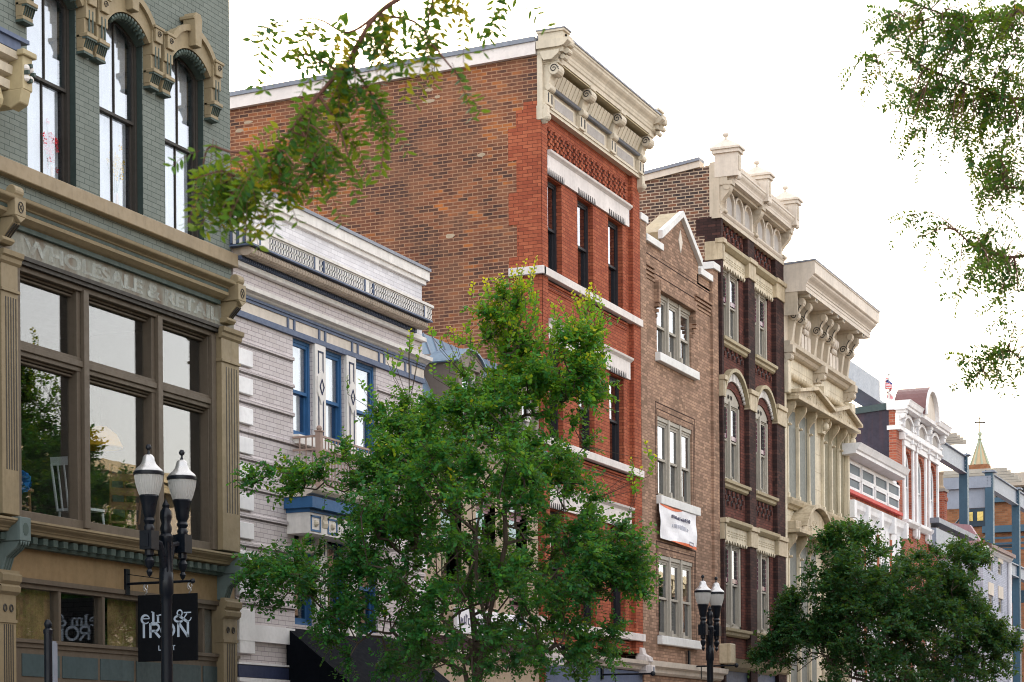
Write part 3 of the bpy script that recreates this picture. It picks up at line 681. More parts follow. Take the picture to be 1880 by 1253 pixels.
# ================================================================== WHITE PAINTED BRICK BUILDING
M['joint_grey'] = paint('shadowed_joint', (.16,.14,.145), stain=.1)
def white():
    x0 = X(428, 600) ; x1 = X(775, 620); root = thing('brick_building', 'low white painted brick building with blue trimmed windows and a lattice cornice', 'building', (x0, 0, 0))
    x0 += .012
    ztop = 9.985; zcor = 9.37
    w1 = (X(538, 720), X(574, 720)); w2 = (X(594, 740), X(632, 740)); w3 = (X(650, 760), X(691, 760))
    zwt = Z(574, 632); zwb = Z(574, 808)
    zv = Z(574, 968); zvb = Z(574, 1150)
    ops = [(a, b, zwb, zwt) for a, b in (w1, w2, w3)] + [(a, b, zvb, zv) for a, b in (w1, w2, w3)]
    zbase = Z(432, 1168)
    m = MB(); wall(m, x0, x1, 0, zcor-.42, 0, ops, .26); m.build('wall', M['white_brick'], root)
    m = MB(); m.quad((x0,.0,zcor-.43),(x1,.0,zcor-.43),(x1,.0,ztop),(x0,.0,ztop)); m.quad((x1,0,zcor),(x1,.3,zcor),(x1,.3,ztop),(x1,0,ztop)); m.build('parapet', M['white_pale_brick'], root)
    shell(root, x0, x1, ztop-.02, 12, M['white_brick'], back_z=ztop-1.2)
    c = MB(); c.box(x0, x1+.12, -.10, .32, ztop-.02, ztop+.14); c.box(x0, x1+.06, -.06, .3, ztop-.10, ztop-.02); c.build('coping', M['white_trim'], root)
    c = MB(); c.box(x0, x1+.13, -.13, .34, ztop+.14, ztop+.19); c.build('coping_flashing', M['flashing'], root)
    # cornice
    xr = 33.36
    h = Z(430, 402, -.35) ; zc = zcor
    c = MB(); c.box(x0-.10, xr, -.40, 0, zc-.0, zc+.045); co = c.build('cornice', M['white_trim'], root)
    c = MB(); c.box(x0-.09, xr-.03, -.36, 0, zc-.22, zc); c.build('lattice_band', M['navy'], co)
    c = MB(); yl = -.372
    c.box(x0-.10, xr-.02, yl, -.36, zc-.035, zc); c.box(x0-.10, xr-.02, yl, -.36, zc-.125, zc-.098); c.box(x0-.10, xr-.02, yl, -.36, zc-.22, zc-.19)
    xq = x0-.10; step = .082
    while xq < xr-.05: c.box(xq, xq+.040, yl, -.36, zc-.21, zc-.02); xq += step
    c.box(x0-.10, x0+.40, yl-.004, -.36, zc-.215, zc-.02)
    for f in (.30, .58, .94): xx = x0+(xr-x0)*f; c.box(xx, xx+.12, yl-.01, -.36, zc-.215, zc-.01)
    for q in range(3): c.box(x0-.106, x0-.09, -.33+q*.11, -.28+q*.11, zc-.21, zc-.02)
    c.build('lattice', M['white_trim'], co)
    c = MB()
    for q in range(3): c.box(x0-.108, x0-.1, -.27+q*.11, -.23+q*.11, zc-.2, zc-.03)
    for (f, g) in ((.02, .05), (.295, .30), (.345, .35), (.575, .58), (.625, .63), (.94, .945)): xx = x0+(xr-x0)*f; c.box(xx, xx+.035, yl-.014, -.36, zc-.205, zc-.02)
    c.box(x0-.11, xr-.01, -.385, 0, zc-.245, zc-.22); c.build('blue_line', M['blue_grey'], co)
    c = MB(); n = 10; c.yz([(-.23 + .10*cos(2*pi*k/12), zc-.305+.07*sin(2*pi*k/12)) for k in range(12)], x0-.02, xr-.08)
    xq = x0+.01
    while xq < xr-.1:
        c.yz([(-.23 + .107*cos(2*pi*k/12), zc-.305+.076*sin(2*pi*k/12)) for k in range(12)], xq, xq+.05); xq += .085
    c.box(x0, xr-.1, -.2, 0, zc-.36, zc-.245)
    c.build('rope_moulding', M['brown_roll'], co)
    c = MB(); c.box(x0, xr-.10, -.12, 0, zc-.42, zc-.36); c.build('blue_bed_moulding', M['blue_grey'], co)
    c = MB(); xq = x0
    while xq < xr-.2: c.box(xq, xq+.03, -.145, -.12, zc-.415, zc-.365); xq += .06
    c.box(x0, xr-.2, -.125, -.12, zc-.415, zc-.365); c.build('bed_dentil', M['blue_grey'], co)
    c = MB(); zz = zc-.42; c.box(x0, x1, -.09, 0, zz-.08, zz-.002); c.build('string_course', M['white_trim'], root, bevel=.008)
    # white ledge and panel frieze
    zl = 8.60; c = MB(); prof(c, x0, x1+.06, 0, zl-.12, [(.05,0),(.08,.02),(.10,.04),(.17,.06),(.18,.12)]); c.build('ledge', M['white_trim'], root)
    c = MB(); c.box(x0, x1, -.07, 0, zl-.16, zl-.12); c.build('blue_ledge_line', M['blue_grey'], root)  # blue painted line below the ledge
    za = zwt + .005; zb = zl-.16
    c = MB(); c.box(x0, x1, -.03, .0, za+.05, zb-.01); c.build('frieze_panel', M['cream_light'], root)
    c = MB(); c.box(x0, x1, -.05, 0, za, za+.085); c.box(x0, x1, -.05, 0, zb-.045, zb)
    divs = [X(q, 640) for q in (531, 588, 648, 697, 745)]
    for d in divs: c.box(d-.13, d-.08, -.05, 0, za+.08, zb-.04); c.box(d+.07, d+.12, -.05, 0, za+.08, zb-.04)
    c.build('blue_frieze_bar', M['blue_grey'], root)
    # windows
    bl = [M['curtain_grey'], M['curtain_grey'], M['curtain_grey']]
    for i, (a, b) in enumerate((w1, w2, w3)):
        sash(root, a, b, zwb, zwt, .05, M['blue'], M['pane'], fw=.055, meet=.46, back=(M['curtain'], .16), depth=.16, rail=.05)
        sash(root, a, b, zvb, zv, .05, M['blue'], M['pane_dark'], fw=.055, meet=.46, back=(bl[i], .22) if i == 1 else None, depth=.16, rail=.06)
        bd = MB()
        for zz in (zwb, zvb):
            top = zz + (zwt-zwb)*.45
            q = zz+.1
            while q < top: bd.box(a+.12, b-.12, .30, .315, q, q+.05); q += .075
        bd.build('slat_blind', M['curtain_grey'], root)
    for (a, b) in ((w1[1], w2[0]), (w2[1], w3[0])):
        for (zz, zt) in ((zwb, zwt), (zvb, zv)):
            p = MB(); p.box(a+.005, b-.005, -.05, .12, zz-.1, zt+.02); po = p.build('pilaster', M['white_trim'], root, bevel=.006)
            p = MB(); xm = (a+b)/2; w = (b-a)*.17
            p.box(xm+w, xm+w+.03, -.056, -.04, zz+.08, zt-.1); p.box(xm-w-.03, xm-w, -.056, -.04, zt-.95 if False else zz+.08, zt-.1); p.box(xm-w-.03, xm+w+.03, -.056, -.04, zt-.12, zt-.09)
            p.build('blue_inlay', M['navy'], po)
            d = MB(); zm = (zz+zt)/2+.1; s = (b-a)*.36
            d.xz([(xm-s, zm-.10), (xm, zm-.28), (xm+s, zm-.10), (xm+s, zm+.16), (xm, zm+.28), (xm-s, zm+.16)], -.07, -.04); d.build('diamond_plate', M['white_trim'], po)
            d = MB(); d.path([(xm-s*.5, -.072, zm), (xm, -.072, zm+.12), (xm+s*.5, -.072, zm), (xm, -.072, zm-.12), (xm-s*.5, -.072, zm)], .014, 5); d.build('diamond', M['navy'], po)
    s = MB(); s.box(w1[0]-.03, w3[1]+.05, -.12, .1, zwb-.14, zwb-.002); s.build('window_sill', M['white_trim'], root)
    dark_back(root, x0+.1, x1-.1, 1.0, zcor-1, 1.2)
    # rusticated joints and white quoin blocks
    j = MB(); q = MB(); zs = [Z(431, p) for p in (627, 679, 734, 789, 839, 893, 946, 999, 1052, 1106)]
    segs = lambda z: [(x0, w1[0]), (w3[1]+.02, x1)] if (zwb-.1 < z < zwt or zvb < z < zv) else [(x0, x1)]
    joints = []
    for i, zz in enumerate(zs):
        for a, b in segs(zz):
            if b - a > .1: joints.append((a, b, zz))
    for a, b, zz in joints: j.box(a, b, -.004, .01, zz-.022, zz)
    j.build('joint', M['joint_grey'], root)
    q = MB()
    for a, b, zz in joints: q.yz([(0.004, zz), (-.035, zz+.005), (-.035, zz+.05), (0.004, zz+.075)], a, b)
    q.build('brick_lip', M['white_brick'], root)
    hq = (zs[0]-zs[1])
    for i, zz in enumerate(zs + [zs[-1]-hq]):
        for (a, b) in ((x0+.02, X(459, 700)), (x1-.42, x1+.01)):
            t = MB(); t.box(a, b, -.055, .01, zz-.085-.36*hq*1.6, zz-.085); t.build('quoin', M['bright_white'], root, bevel=.008)
    zb_ = Z(431, 1144); c = MB(); c.box(x0, w1[0]-.1, -.06, 0, zb_-.25, zb_); c.box(x0, w1[0]-.1, -.05, 0, zb_-.60, zb_-.57); c.box(x0, w1[0]-.1, -.06, 0, zb_-.86, zb_-.80); c.build('stone_band', M['bright_white'], root)
    c = MB(); c.box(x0, w1[0]-.1, -.04, 0, zb_-.79, zb_-.61); c.build('blue_band', M['navy'], root)
    # bay cornice and balcony below the upper windows
    yb = -.55; xl = X(519, 905, 0); xr2 = w3[1]+.35; zt = Z(519, 898, 0)
    c = MB(); prof(c, xl, xr2, 0, zt-.13, [(.40,0),(.42,.03),(.50,.05),(.55,.10),(.56,.13)]); bc = c.build('bay_cornice', M['cream_light'], root)
    c = MB(); c.box(xl+.03, xr2-.03, -.50, 0, zt-.30, zt-.13); c.box(xl+.10, xr2-.1, -.42, 0, zt-.36, zt-.30); c.build('blue_cornice_band', M['blue'], bc)
    c = MB(); c.box(xl+.12, xr2-.12, -.40, 0, zt-.68, zt-.36); fb = c.build('bay_frieze', M['white_trim'], bc)
    c = MB()
    for x in (xl+.2, xl+.75, xl+1.75, xl+2.6):
        c.box(x-.05, x-.02, -.41, -.39, zt-.62, zt-.40); c.box(x+.24, x+.27, -.41, -.39, zt-.62, zt-.40); c.box(x-.05, x+.27, -.41, -.39, zt-.43, zt-.40); c.box(x-.05, x+.27, -.41, -.39, zt-.65, zt-.62)
    c.build('bay_inlay', M['blue'], bc)
    c = MB()
    for x in (xl+.31, xl+.86, xl+1.86, xl+2.71): c.ball((x, -.40, zt-.52), .055, 10, 5)
    for x in (xl+.55, xl+2.3): console(c, x, x+.12, 0, zt-.36, zt-.95, .4)
    c.build('bay_rosette', M['cream'], bc)
    return root, xl, xr2, zt, zwb
wroot, bx0, bx1, bz, bwin = white()
M['rail_pink'] = paint('faded_pink_rail', (.36,.26,.22), stain=.2)
def balcony():
    root = thing('balcony_railing', 'thin pinkish metal balcony railing with round-topped corner posts in front of the blue windows', 'railing', (bx0, 0, bz))
    yb = -.48; z0 = bz + .02; zt = Z(584, 795, yb) ; xc = X(586, 800, yb)
    xa, xb = xc, bx1-.1
    m = MB()
    for z in (zt-.04, zt-.24, z0+.06): m.box(xa, xb, yb-.015, yb+.015, z-.015, z+.015); m.box(xa-.015, xa+.015, yb, -.02, z-.015, z+.015); m.box(xb-.015, xb+.015, yb, -.02, z-.015, z+.015)
    m.build('rail', M['rail_pink'], root)
    m = MB(); x = xa+.1
    while x < xb: m.tube((x, yb, z0+.06), (x, yb, zt-.04), .012, n=5); x += .105
    for y in (-.14, -.25, -.36): m.tube((xa, y, z0+.06), (xa, y, zt-.04), .012, n=5); m.tube((xb, y, z0+.06), (xb, y, zt-.04), .012, n=5)
    m.build('baluster', M['rail_pink'], root)
    for x in (xa, xb):
        p = MB(); p.box(x-.045, x+.045, yb-.045, yb+.045, z0-.01, zt+.03); p.ball((x, yb, zt+.075), .045, 10, 6); p.box(x-.06, x+.06, yb-.06, yb+.06, zt+.02, zt+.04); p.build('post', M['rail_pink'], root)
balcony()
def awning():
    xa = X(536, 1160, -.1); xb = xa + 4.0; z1 = Z(536, 1152, -.1); m = MB()
    m.yz([(-.0, z1), (-1.7, z1-1.35), (-1.7, z1-1.62), (0, z1-1.62)], xa, xb)
    tag(m.build('awning', M['awning'], None), 'black cloth awning sloping out over the doorway of the white building', 'awning')
awning()

# ================================================================== MANSARD BUILDING
M['pier_brown'] = paint('brown_grey_dormer', (.20,.16,.135), stain=.2)
def mansard():
    x0 = X(776, 700); x1 = X(986, 700)-.02; root = thing('mansard_building', 'beige building with a blue metal mansard roof half hidden by the large tree', 'building', (x0, 0, 0))
    zE = Z(838, 790, -.1)                                # eave
    zT = Z(800, 622, .85); hR = zT - zE
    ops = []
    zs = Z(870, 1170); 
    wl = [(x0+.7+i*1.55, x0+1.6+i*1.55) for i in range(3)]
    for a, b in wl: ops += [(a, b, zE-2.9, zE-.9), (a, b, zs+.6, zs+2.5)]
    m = MB(); wall(m, x0, x1, 0, zE, 0, ops, .2); m.build('wall', M['beige'], root); shell(root, x0, x1, zE, 12, M['beige'])
    for a, b, c, d in ops: sash(root, a, b, c, d, .08, M['pink'], M['pane_dark'], fw=.08, depth=.1)
    dark_back(root, x0+.1, x1-.1, 1, zE, 1.1)
    r = MB(); n = 8; pr = [(-.40 + 1.25*(t/n)**.55, zE + hR*(t/n)) for t in range(n+1)]
    r.yz(pr + [(2.5, pr[-1][1]+.1), (2.5, zE)], x0+.12, x1)
    ro = r.build('mansard_roof', M['mansard'], root)
    s = MB(); x = x0+.12
    while x < x1:
        for k in range(n): s.quad; s.path([(x, pr[k][0]-.01, pr[k][1]), (x, pr[k+1][0]-.01, pr[k+1][1])], .022, 4)
        x += .42
    s.build('roof_seam', M['steel_pale'], ro)
    e = MB(); prof(e, x0, x1, 0, zE-.35, [(.05,0),(.1,.05),(.16,.15),(.30,.22),(.34,.35)]); e.build('eave_cornice', M['cream_light'], root)
    # dormers
    for xa, xb in ((X(838, 700, -.2), X(884, 700, -.2)), (x1-1.5, x1-.5)):
        zb, zt = zE+.15, zE+hR-.75; d = MB()
        d.box(xa, xa+.16, -.24, .9, zb, zt); d.box(xb-.16, xb, -.24, .9, zb, zt); d.box(xa-.05, xb+.05, -.28, .9, zb-.1, zb); ar = arc_pts(xa-.08, xb+.08, zt, zt+.28); inn = arc_pts(xa+.1, xb-.1, zt-.25, zt+.06)
        d.xz(ar + [(xb-.16, zt-.05), (xa+.16, zt-.05)], -.24, .9)
        do = d.build('dormer', M['pier_brown'], root)
        sash(root, xa+.16, xb-.16, zb, zt-.05, -.15, M['white_trim'], M['pane'], fw=.05, depth=.1, name='dormer_window')
        h = MB(); o = arc_pts(xa-.10, xb+.10, zt+.02, zt+.32); i = arc_pts(xa-.08, xb+.08, zt-.0, zt+.285)
        for k in range(10): h.xz([o[k], o[k+1], i[k+1], i[k]], -.29, .35)
        h.build('dormer_roof', M['mansard'], do)
    # shopfront band
    c = MB(); c.box(x0, x1, -.12, .02, zs-.05, zs+.0); c.box(x0, x1, -.14, .02, zs-.34, zs-.26); c.build('band_moulding', M['cream_light'], root)
    c = MB(); c.box(x0, x1, -.08, .02, zs-.26, zs-.05); c.build('band', M['dark_red'], root)
    pr_ = MB()
    for xx in (x0+.05, x1-.32): pr_.box(xx, xx+.26, -.16, .02, zs+.0, zs+.5); pr_.box(xx-.04, xx+.30, -.2, .02, zs+.45, zs+.55)
    pr_.build('band_block', M['pale_lintel'], root)
    return zs, x0, x1
mzs, mx0, mx1 = mansard()
def shop_sign():
    xa, xb = X(885, 1185, -.15), X(964, 1195, -.15); zb = mzs+.02; zt = zb + .46
    root = thing('shop_sign', 'long white shop sign with dark lettering above the dark red band, behind the tree', 'sign', (xa-1.2, -.15, zb))
    m = MB(); m.box(xa-1.2, xb, -.20, -.12, zb, zt); m.build('board', M['canvas'], root, bevel=.01)
    g = MB(); rr = random.Random(4); x = xa-1.05
    while x < xb-.55:                                    # script too small and blurred to read: loose strokes
        h = rr.uniform(.10, .20); g.box(x, x+.03, -.206, -.2, zb+.16, zb+.16+h)
        if rr.random() < .6: g.box(x, x+.075, -.2055, -.2, zb+.14+h*rr.choice((.25,.6,1)), zb+.165+h*rr.choice((.3,.65,1)))
        x += rr.uniform(.06, .11)
    g.build('lettering', M['ink'], root)
    m = MB(); m.box(xb-.42, xb-.2, -.206, -.2, zb+.10, zb+.36); o = m.build('logo', M['blue'], root)
    m = MB(); m.box(xb-.40, xb-.22, -.209, -.206, zb+.20, zb+.27); m.build('logo_bar', M['canvas'], o)
shop_sign()
# ================================================================== TALL RED BRICK BUILDING
def red():
    x0, x1 = X(990, 600), X(1171, 600)-.02
    root = thing('brick_building', 'tall red brick building with a cream bracketed cornice and a bare old brick side wall', 'building', (x0, 0, 0))
    xr = lambda px, py: X(px, py, 0)
    W = [(xr(1001.5, 400), xr(1031, 400)), (xr(1060.5, 450), xr(1089, 450)), (xr(1117, 500), xr(1143.5, 500))]
    zrow = []
    zt1 = Z(1117, 398); zb1 = Z(1117, 560); zt2 = Z(1117, 684); zb2 = Z(1117, 846); zt3 = zt2-(zt1-zt2)*.98; zb3 = Z(1117, 1157)
    rows = [(zb1, zt1), (zb2, zt2), (zb3, zt3)]
    zc0 = Z(1003, 200, -.08)                             # underside of the cornice frieze
    zst = Z(1170, 1200, 0)
    ops = [(a, b, c, d) for c, d in rows for a, b in W]
    rec = .10                                            # recessed field between corner pilasters
    pl1 = X(1001, 500) - .02; pr0 = X(1150, 600)
    m = MB(); wall(m, pl1, pr0, zst, zc0+.2, 0, ops, .30)
    m.build('wall', M['red_brick'], root)
    m = MB(); m.box(x0-.004, pl1, -.07, .3, zst, zc0+.1); m.box(pr0+.28, x1, -.07, .3, zst, zc0+.1)
    m.box(pr0, pr0+.28, .03, .3, zst, zc0+.1)
    m.build('corner_pilaster', M['red_brick'], root)
    # side wall: roof line slopes down towards the back
    yb1, zb1_ = PX(422, 190, x0); yf, zf = PX(985, 88, x0)
    sl = (zf - zb1_) / max(yb1 - yf, 1); D = 22; zfr = zc0 + 1.0; zbk = zfr - sl * D
    m = MB(); m.quad((x0,.0,0),(x0,D,0),(x0,D,zbk),(x0,.0,zfr)); 
    m.quad((x1,.35,0),(x1,D,0),(x1,D,zbk),(x1,.35,zfr)); m.quad((x0,D,0),(x1,D,0),(x1,D,zbk),(x0,D,zbk)); m.build('side_wall', M['old_brick'], root)
    m = MB(); m.quad((x0,.3,zfr-.3),(x1,.3,zfr-.3),(x1,D,zbk-.3),(x0,D,zbk-.3)); m.build('roof', M['asphalt'], root)
    # toothed quoin of face brick on the side wall
    q = MB(); z = 0; k = 0; h = .0715*9
    while z < zc0-.05:
        d = .62 if k % 2 else .44; q.box(x0-.012, x0+.02, -.07, .02+d, z, min(z+h, zc0-.05)); z += h; k += 1
    q.build('toothed_quoin', M['red_brick'], root)
    # patches of pale mortar on the old wall
    rr = random.Random(7)
    pm = MB()
    for (px, py, w, hh) in ((788, 165, .22, .07), (788, 186, .30, .07), (803, 178, .14, .07), (884, 285, .20, .08), (826, 434, .22, .10), (778, 112, .10, .07), (455, 225, .25, .07), (440, 240, .22, .07)):
        y, z = PX(px, py, x0-.005); n = 11
        pts = [(y + w/2*cos(2*pi*i/n)*rr.uniform(.75, 1.15), z + hh/2*sin(2*pi*i/n)*rr.uniform(.7, 1.2)) for i in range(n)]
        pm.yz(pts, x0-.006, x0+.004)
    pm.build('mortar_patch', M['beige'], root)
    # coping along the side wall
    c = MB(); hcp = .25
    c.add([(x0-.10, y, z) for y, z in ((-.0, zfr), (D, zbk), (D, zbk+hcp), (-.0, zfr+hcp))] + [(x0+.3, y, z) for y, z in ((-.0, zfr), (D, zbk), (D, zbk+hcp), (-.0, zfr+hcp))], [(0,1,2,3),(7,6,5,4),(0,4,5,1),(1,5,6,2),(2,6,7,3),(3,7,4,0)])
    cp = c.build('coping', M['coping'], root)
    c = MB(); e = .09
    c.add([(x0-.14, y, z) for y, z in ((-.0, zfr+hcp), (D, zbk+hcp), (D, zbk+hcp+e), (-.0, zfr+hcp+e))] + [(x0+.34, y, z) for y, z in ((-.0, zfr+hcp), (D, zbk+hcp), (D, zbk+hcp+e), (-.0, zfr+hcp+e))], [(0,1,2,3),(7,6,5,4),(0,4,5,1),(1,5,6,2),(2,6,7,3),(3,7,4,0)])
    c.build('coping_flashing', M['flashing'], cp)
    c = MB(); y = 2.2
    while y < D: zz = zfr - sl*y; c.box(x0-.104, x0-.09, y, y+.015, zz+.01, zz+hcp); y += 2.4
    c.build('coping_seam', M['flashing'], cp)
    # windows, lintels, sills
    for (zb, zt) in rows:
        for i, (a, b) in enumerate(W):
            w = sash(root, a, b, zb, zt, .115, M['black_frame_recess'], M['pane'], fw=.05, meet=.50, depth=.15, rail=.05, back=(M['curtain_grey'], .3) if (i == 1 and zb == zb1) else None)
        lz = zt + .02; L = MB(); xl, xrr = X(1003, 400)-.02, X(1152, 500)+.02
        L.box(xl, xrr, -.045, .0, lz+.02, lz+.40)
        prof(L, xl, xrr+.04, 0, lz+.40, [(.05,0),(.07,.02),(.11,.05),(.12,.09)])
        lo = L.build('lintel_band', M['pale_lintel'], root)
        T_ = MB()
        for a, b in W:
            T_.box(a-.05, b+.05, -.06, -.04, lz+.12, lz+.15); n = 9
            for k in range(n):
                xx = a-.04 + (b-a+.08)*(k+.5)/n; T_.xz([(xx-.031, lz+.12), (xx+.031, lz+.12), (xx, lz-.0)], -.06, -.045)
        T_.build('zigzag_lintel', M['pale_lintel'], lo)
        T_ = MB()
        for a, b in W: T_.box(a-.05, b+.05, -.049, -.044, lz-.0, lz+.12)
        T_.build('lintel_shadow_slot', M['black_frame_recess'], lo)
        s = MB(); s.box(x0-.05, x1, -.14, .02, zb-.16, zb+.0); s.box(x0-.10, x0+.05, -.14, .62, zb-.16, zb+.0); s.build('sill_band', M['stone_white'] if 0 else M['pale_lintel'], root, bevel=.008)
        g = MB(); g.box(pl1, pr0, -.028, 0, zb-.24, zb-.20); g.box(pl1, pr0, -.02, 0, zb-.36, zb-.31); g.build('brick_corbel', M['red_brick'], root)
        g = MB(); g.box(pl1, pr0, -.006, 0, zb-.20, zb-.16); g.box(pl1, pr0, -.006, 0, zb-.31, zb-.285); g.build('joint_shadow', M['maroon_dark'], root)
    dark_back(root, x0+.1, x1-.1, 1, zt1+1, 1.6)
    # diagonal brick lattice under the cornice
    zl = Z(1000, 232); hl = .46; g = MB(); g.box(pl1+.05, pr0-.05, -.004, 0, zl-hl, zl); g.build('lattice_recess', M['black_frame_recess'], root)  # flat black sheet: shade between the lattice bricks put into the colour
    g = MB(); n = 27; st = (pr0-pl1-.1)/n
    for i in range(n):
        for r in range(6):
            zz = zl - hl + r*hl/6
            off = (r % 2)*.5
            xx = pl1+.05 + (i+off)*st
            g.box(xx, min(xx+st*.52, pr0-.04), -.05 if (r+i) % 2 else -.03, 0, zz+.008, zz+hl/6-.004)
    g.build('brick_lattice', M['red_brick'], root)
    # cornice
    zt = 16.02; H = zt - zc0; k = H/1.70
    z = lambda v: zc0 + v*k
    c = MB(); c.box(x0-.015, x1+.02, -.10, .0, z(-.02), z(.98)); c.box(x0-.03, x1+.05, -.14, .0, z(-.08), z(.0)); c.box(x0-.02, x1+.02, -.16, .0, z(.0), z(.05))
    cn = c.build('cornice', M['cream'], root)
    c = MB()
    prof(c, x0+.02, x1+.05, 0, z(.98), [(.25, 0), (.42, .02), (.43, .10), (.45, .12)])
    prof(c, x0+.04, x1+.1, 0, z(1.12), [(.45, 0), (.46, .05)] + cyma(.47, .07, .58, .28) + [(.60, .30), (.60, .34)])
    c.build('crown_moulding', M['cream'], cn)
    c = MB(); prof(c, x0+.06, x1+.1, 0, z(1.12)+.34, [(.62, 0), (.62, .04), (.4, .11)]); c.build('gutter', M['flashing'], cn)
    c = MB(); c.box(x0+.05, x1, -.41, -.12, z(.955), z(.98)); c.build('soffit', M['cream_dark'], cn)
    c = MB()
    for xx, ww in ((x0-.06, .30), (x1-.16, .30)):
        c.box(xx, xx+ww, -.58, -.05, z(1.46), z(1.62)); c.box(xx-.03, xx+ww+.03, -.62, -.02, z(1.62), z(1.67))
        c.box(xx+.02, xx+ww-.02, -.56, -.02, z(1.16), z(1.46)); c.yz([(-.02, z(1.44)), (-.70, z(1.44)), (-.70, z(1.38)), (-.60, z(1.28)), (-.5, z(1.26)), (-.02, z(1.26))], xx-.05, xx+ww+.02)
        c.yz([(-.08, z(1.2)), (-.50, z(1.2)), (-.48, z(1.12)), (-.34, z(1.0)), (-.16, z(1.0))], xx-.02, xx+ww)
        for q, (yy, zz, r) in enumerate(((-.60, 1.50, .07), (-.64, 1.36, .06), (-.60, 1.20, .06), (-.52, 1.08, .05))): c.yz([(yy+r*cos(2*pi*t/10), z(zz)+r*sin(2*pi*t/10)) for t in range(10)], xx+.12, xx+ww+.02)
    c.build('end_block', M['cream'], cn)
    c = MB(); c.box(x0-.10, x0+.28, -.64, .0, z(1.67), z(1.70)); c.build('end_block_cap', M['flashing'], cn)
    nb = 4; bxs = [x0+.18 + (x1-x0-.36)*i/(nb-1) for i in range(nb)]
    for x in bxs:
        b = MB()
        pts = [(0, z(.96)), (-.40, z(.96)), (-.41, z(.88)), (-.38, z(.80)), (-.33, z(.72)), (-.28, z(.68)), (-.25, z(.62)), (-.23, z(.52)), (-.22, z(.44)), (-.19, z(.40)), (-.16, z(.34)), (0, z(.34))]
        b.yz(pts, x-.12, x+.12)
        b.yz([(-.34+.115*cos(2*pi*t/14), z(.82)+.125*sin(2*pi*t/14)) for t in range(14)], x-.15, x+.15)
        b.yz([(-.21+.065*cos(2*pi*t/14), z(.42)+.075*sin(2*pi*t/14)) for t in range(14)], x-.14, x+.14)
        b.box(x-.14, x+.14, -.44, -.1, z(.945), z(1.03))
        b.box(x-.15, x+.15, -.20, -.1, z(.02), z(.34))
        bo = b.build('bracket', M['cream'], cn, bevel=.008)
        g = MB(); spiral(g, x-.155, -.34, z(.82), .085, 1.5, .009, -1); 
        g.box(x-.155, x+.155, -.645, -.60, z(.80), z(.83)) if 0 else None
        for dx in (-.09, .09): g.box(x+dx-.025, x+dx+.025, -.206, -.2, z(.08), z(.30))
        for dz in (.77, .735): g.path([(x-.152, -.44, z(dz+.06)), (x+.152, -.44, z(dz+.06))], .011, 5)
        g.build('bracket_groove', M['black_frame_recess'], bo)
    for a, b_ in zip(bxs, bxs[1:]):
        p = MB(); p.box(a+.34, b_-.34, -.135, -.1, z(.06), z(.36)); po = p.build('frieze_frame', M['cream'], cn)
        p = MB(); p.box(a+.40, b_-.40, -.139, -.13, z(.09), z(.32)); p.build('frieze_panel', M['cream_blue'], po)
        p = MB(); p.yz([(-.10, z(.46)), (-.20, z(.44)), (-.23, z(.48)), (-.12, z(.55))], a+.16, b_-.16); p.build('frieze_ledge', M['flashing'], cn)
        p = MB(); n = 8
        for i in range(n):
            xx = a+.18+(b_-a-.36)*i/n; p.yz([(-.10, z(.56)), (-.16, z(.56)), (-.28, z(.86)), (-.10, z(.86))], xx, xx+(b_-a-.36)/n-.03)
        p.build('cove_slat', M['cream'], cn)
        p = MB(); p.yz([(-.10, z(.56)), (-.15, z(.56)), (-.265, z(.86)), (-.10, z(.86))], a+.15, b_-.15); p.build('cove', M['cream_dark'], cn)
    p = MB()
    for x in (x0+.06, x1-.08):
        p.box(x-.08, x+.10, -.20, .02, z(-.32), z(.0)); p.ball((x, -.18, z(-.28)), .085, 10, 6); p.xz([(x-.08, z(-.32)), (x+.1, z(-.32)), (x+.01, z(-.42))], -.18, -.02)
    p.box(x0-.036, x0+.05, -.12, -.005, z(-.34), z(1.4))
    p.build('corbel_drop', M['cream'], cn, bevel=.01)
    # shopfront cornice and block
    c = MB(); zz = Z(1170, 1212, -.2); prof(c, x0+.3, x1-.15, 0, zz-.22, [(.05,0),(.12,.03),(.15,.10),(.26,.14),(.28,.22)]); c.build('shop_cornice', M['cream_light'], root)
    c = MB(); c.box(x0, x1, -.05, .2, 0, zz-.24); c.build('shopfront', M['blue_grey'], root)
    for xx in (x0+.16, x1-.12):
        c = MB(); c.box(xx-.14, xx+.14, -.24, .02, zz-.22, zz+.12); c.box(xx-.12, xx+.12, -.36, .02, zz-.30, zz-.1)
        for q in range(5): c.yz([(0, zz+.30), (-.12, zz+.30), (-.16, zz+.16), (-.30, zz+.08), (-.32, zz-.02), (0, zz)], xx-.12+q*.05, xx-.09+q*.05)
        o = c.build('shop_bracket', M['pale_lintel'], root, bevel=.008)
        c = MB(); c.box(xx-.05, xx+.05, -.365, -.36, zz-.26, zz-.14); c.build('bracket_slot', M['flashing'], o)
red()

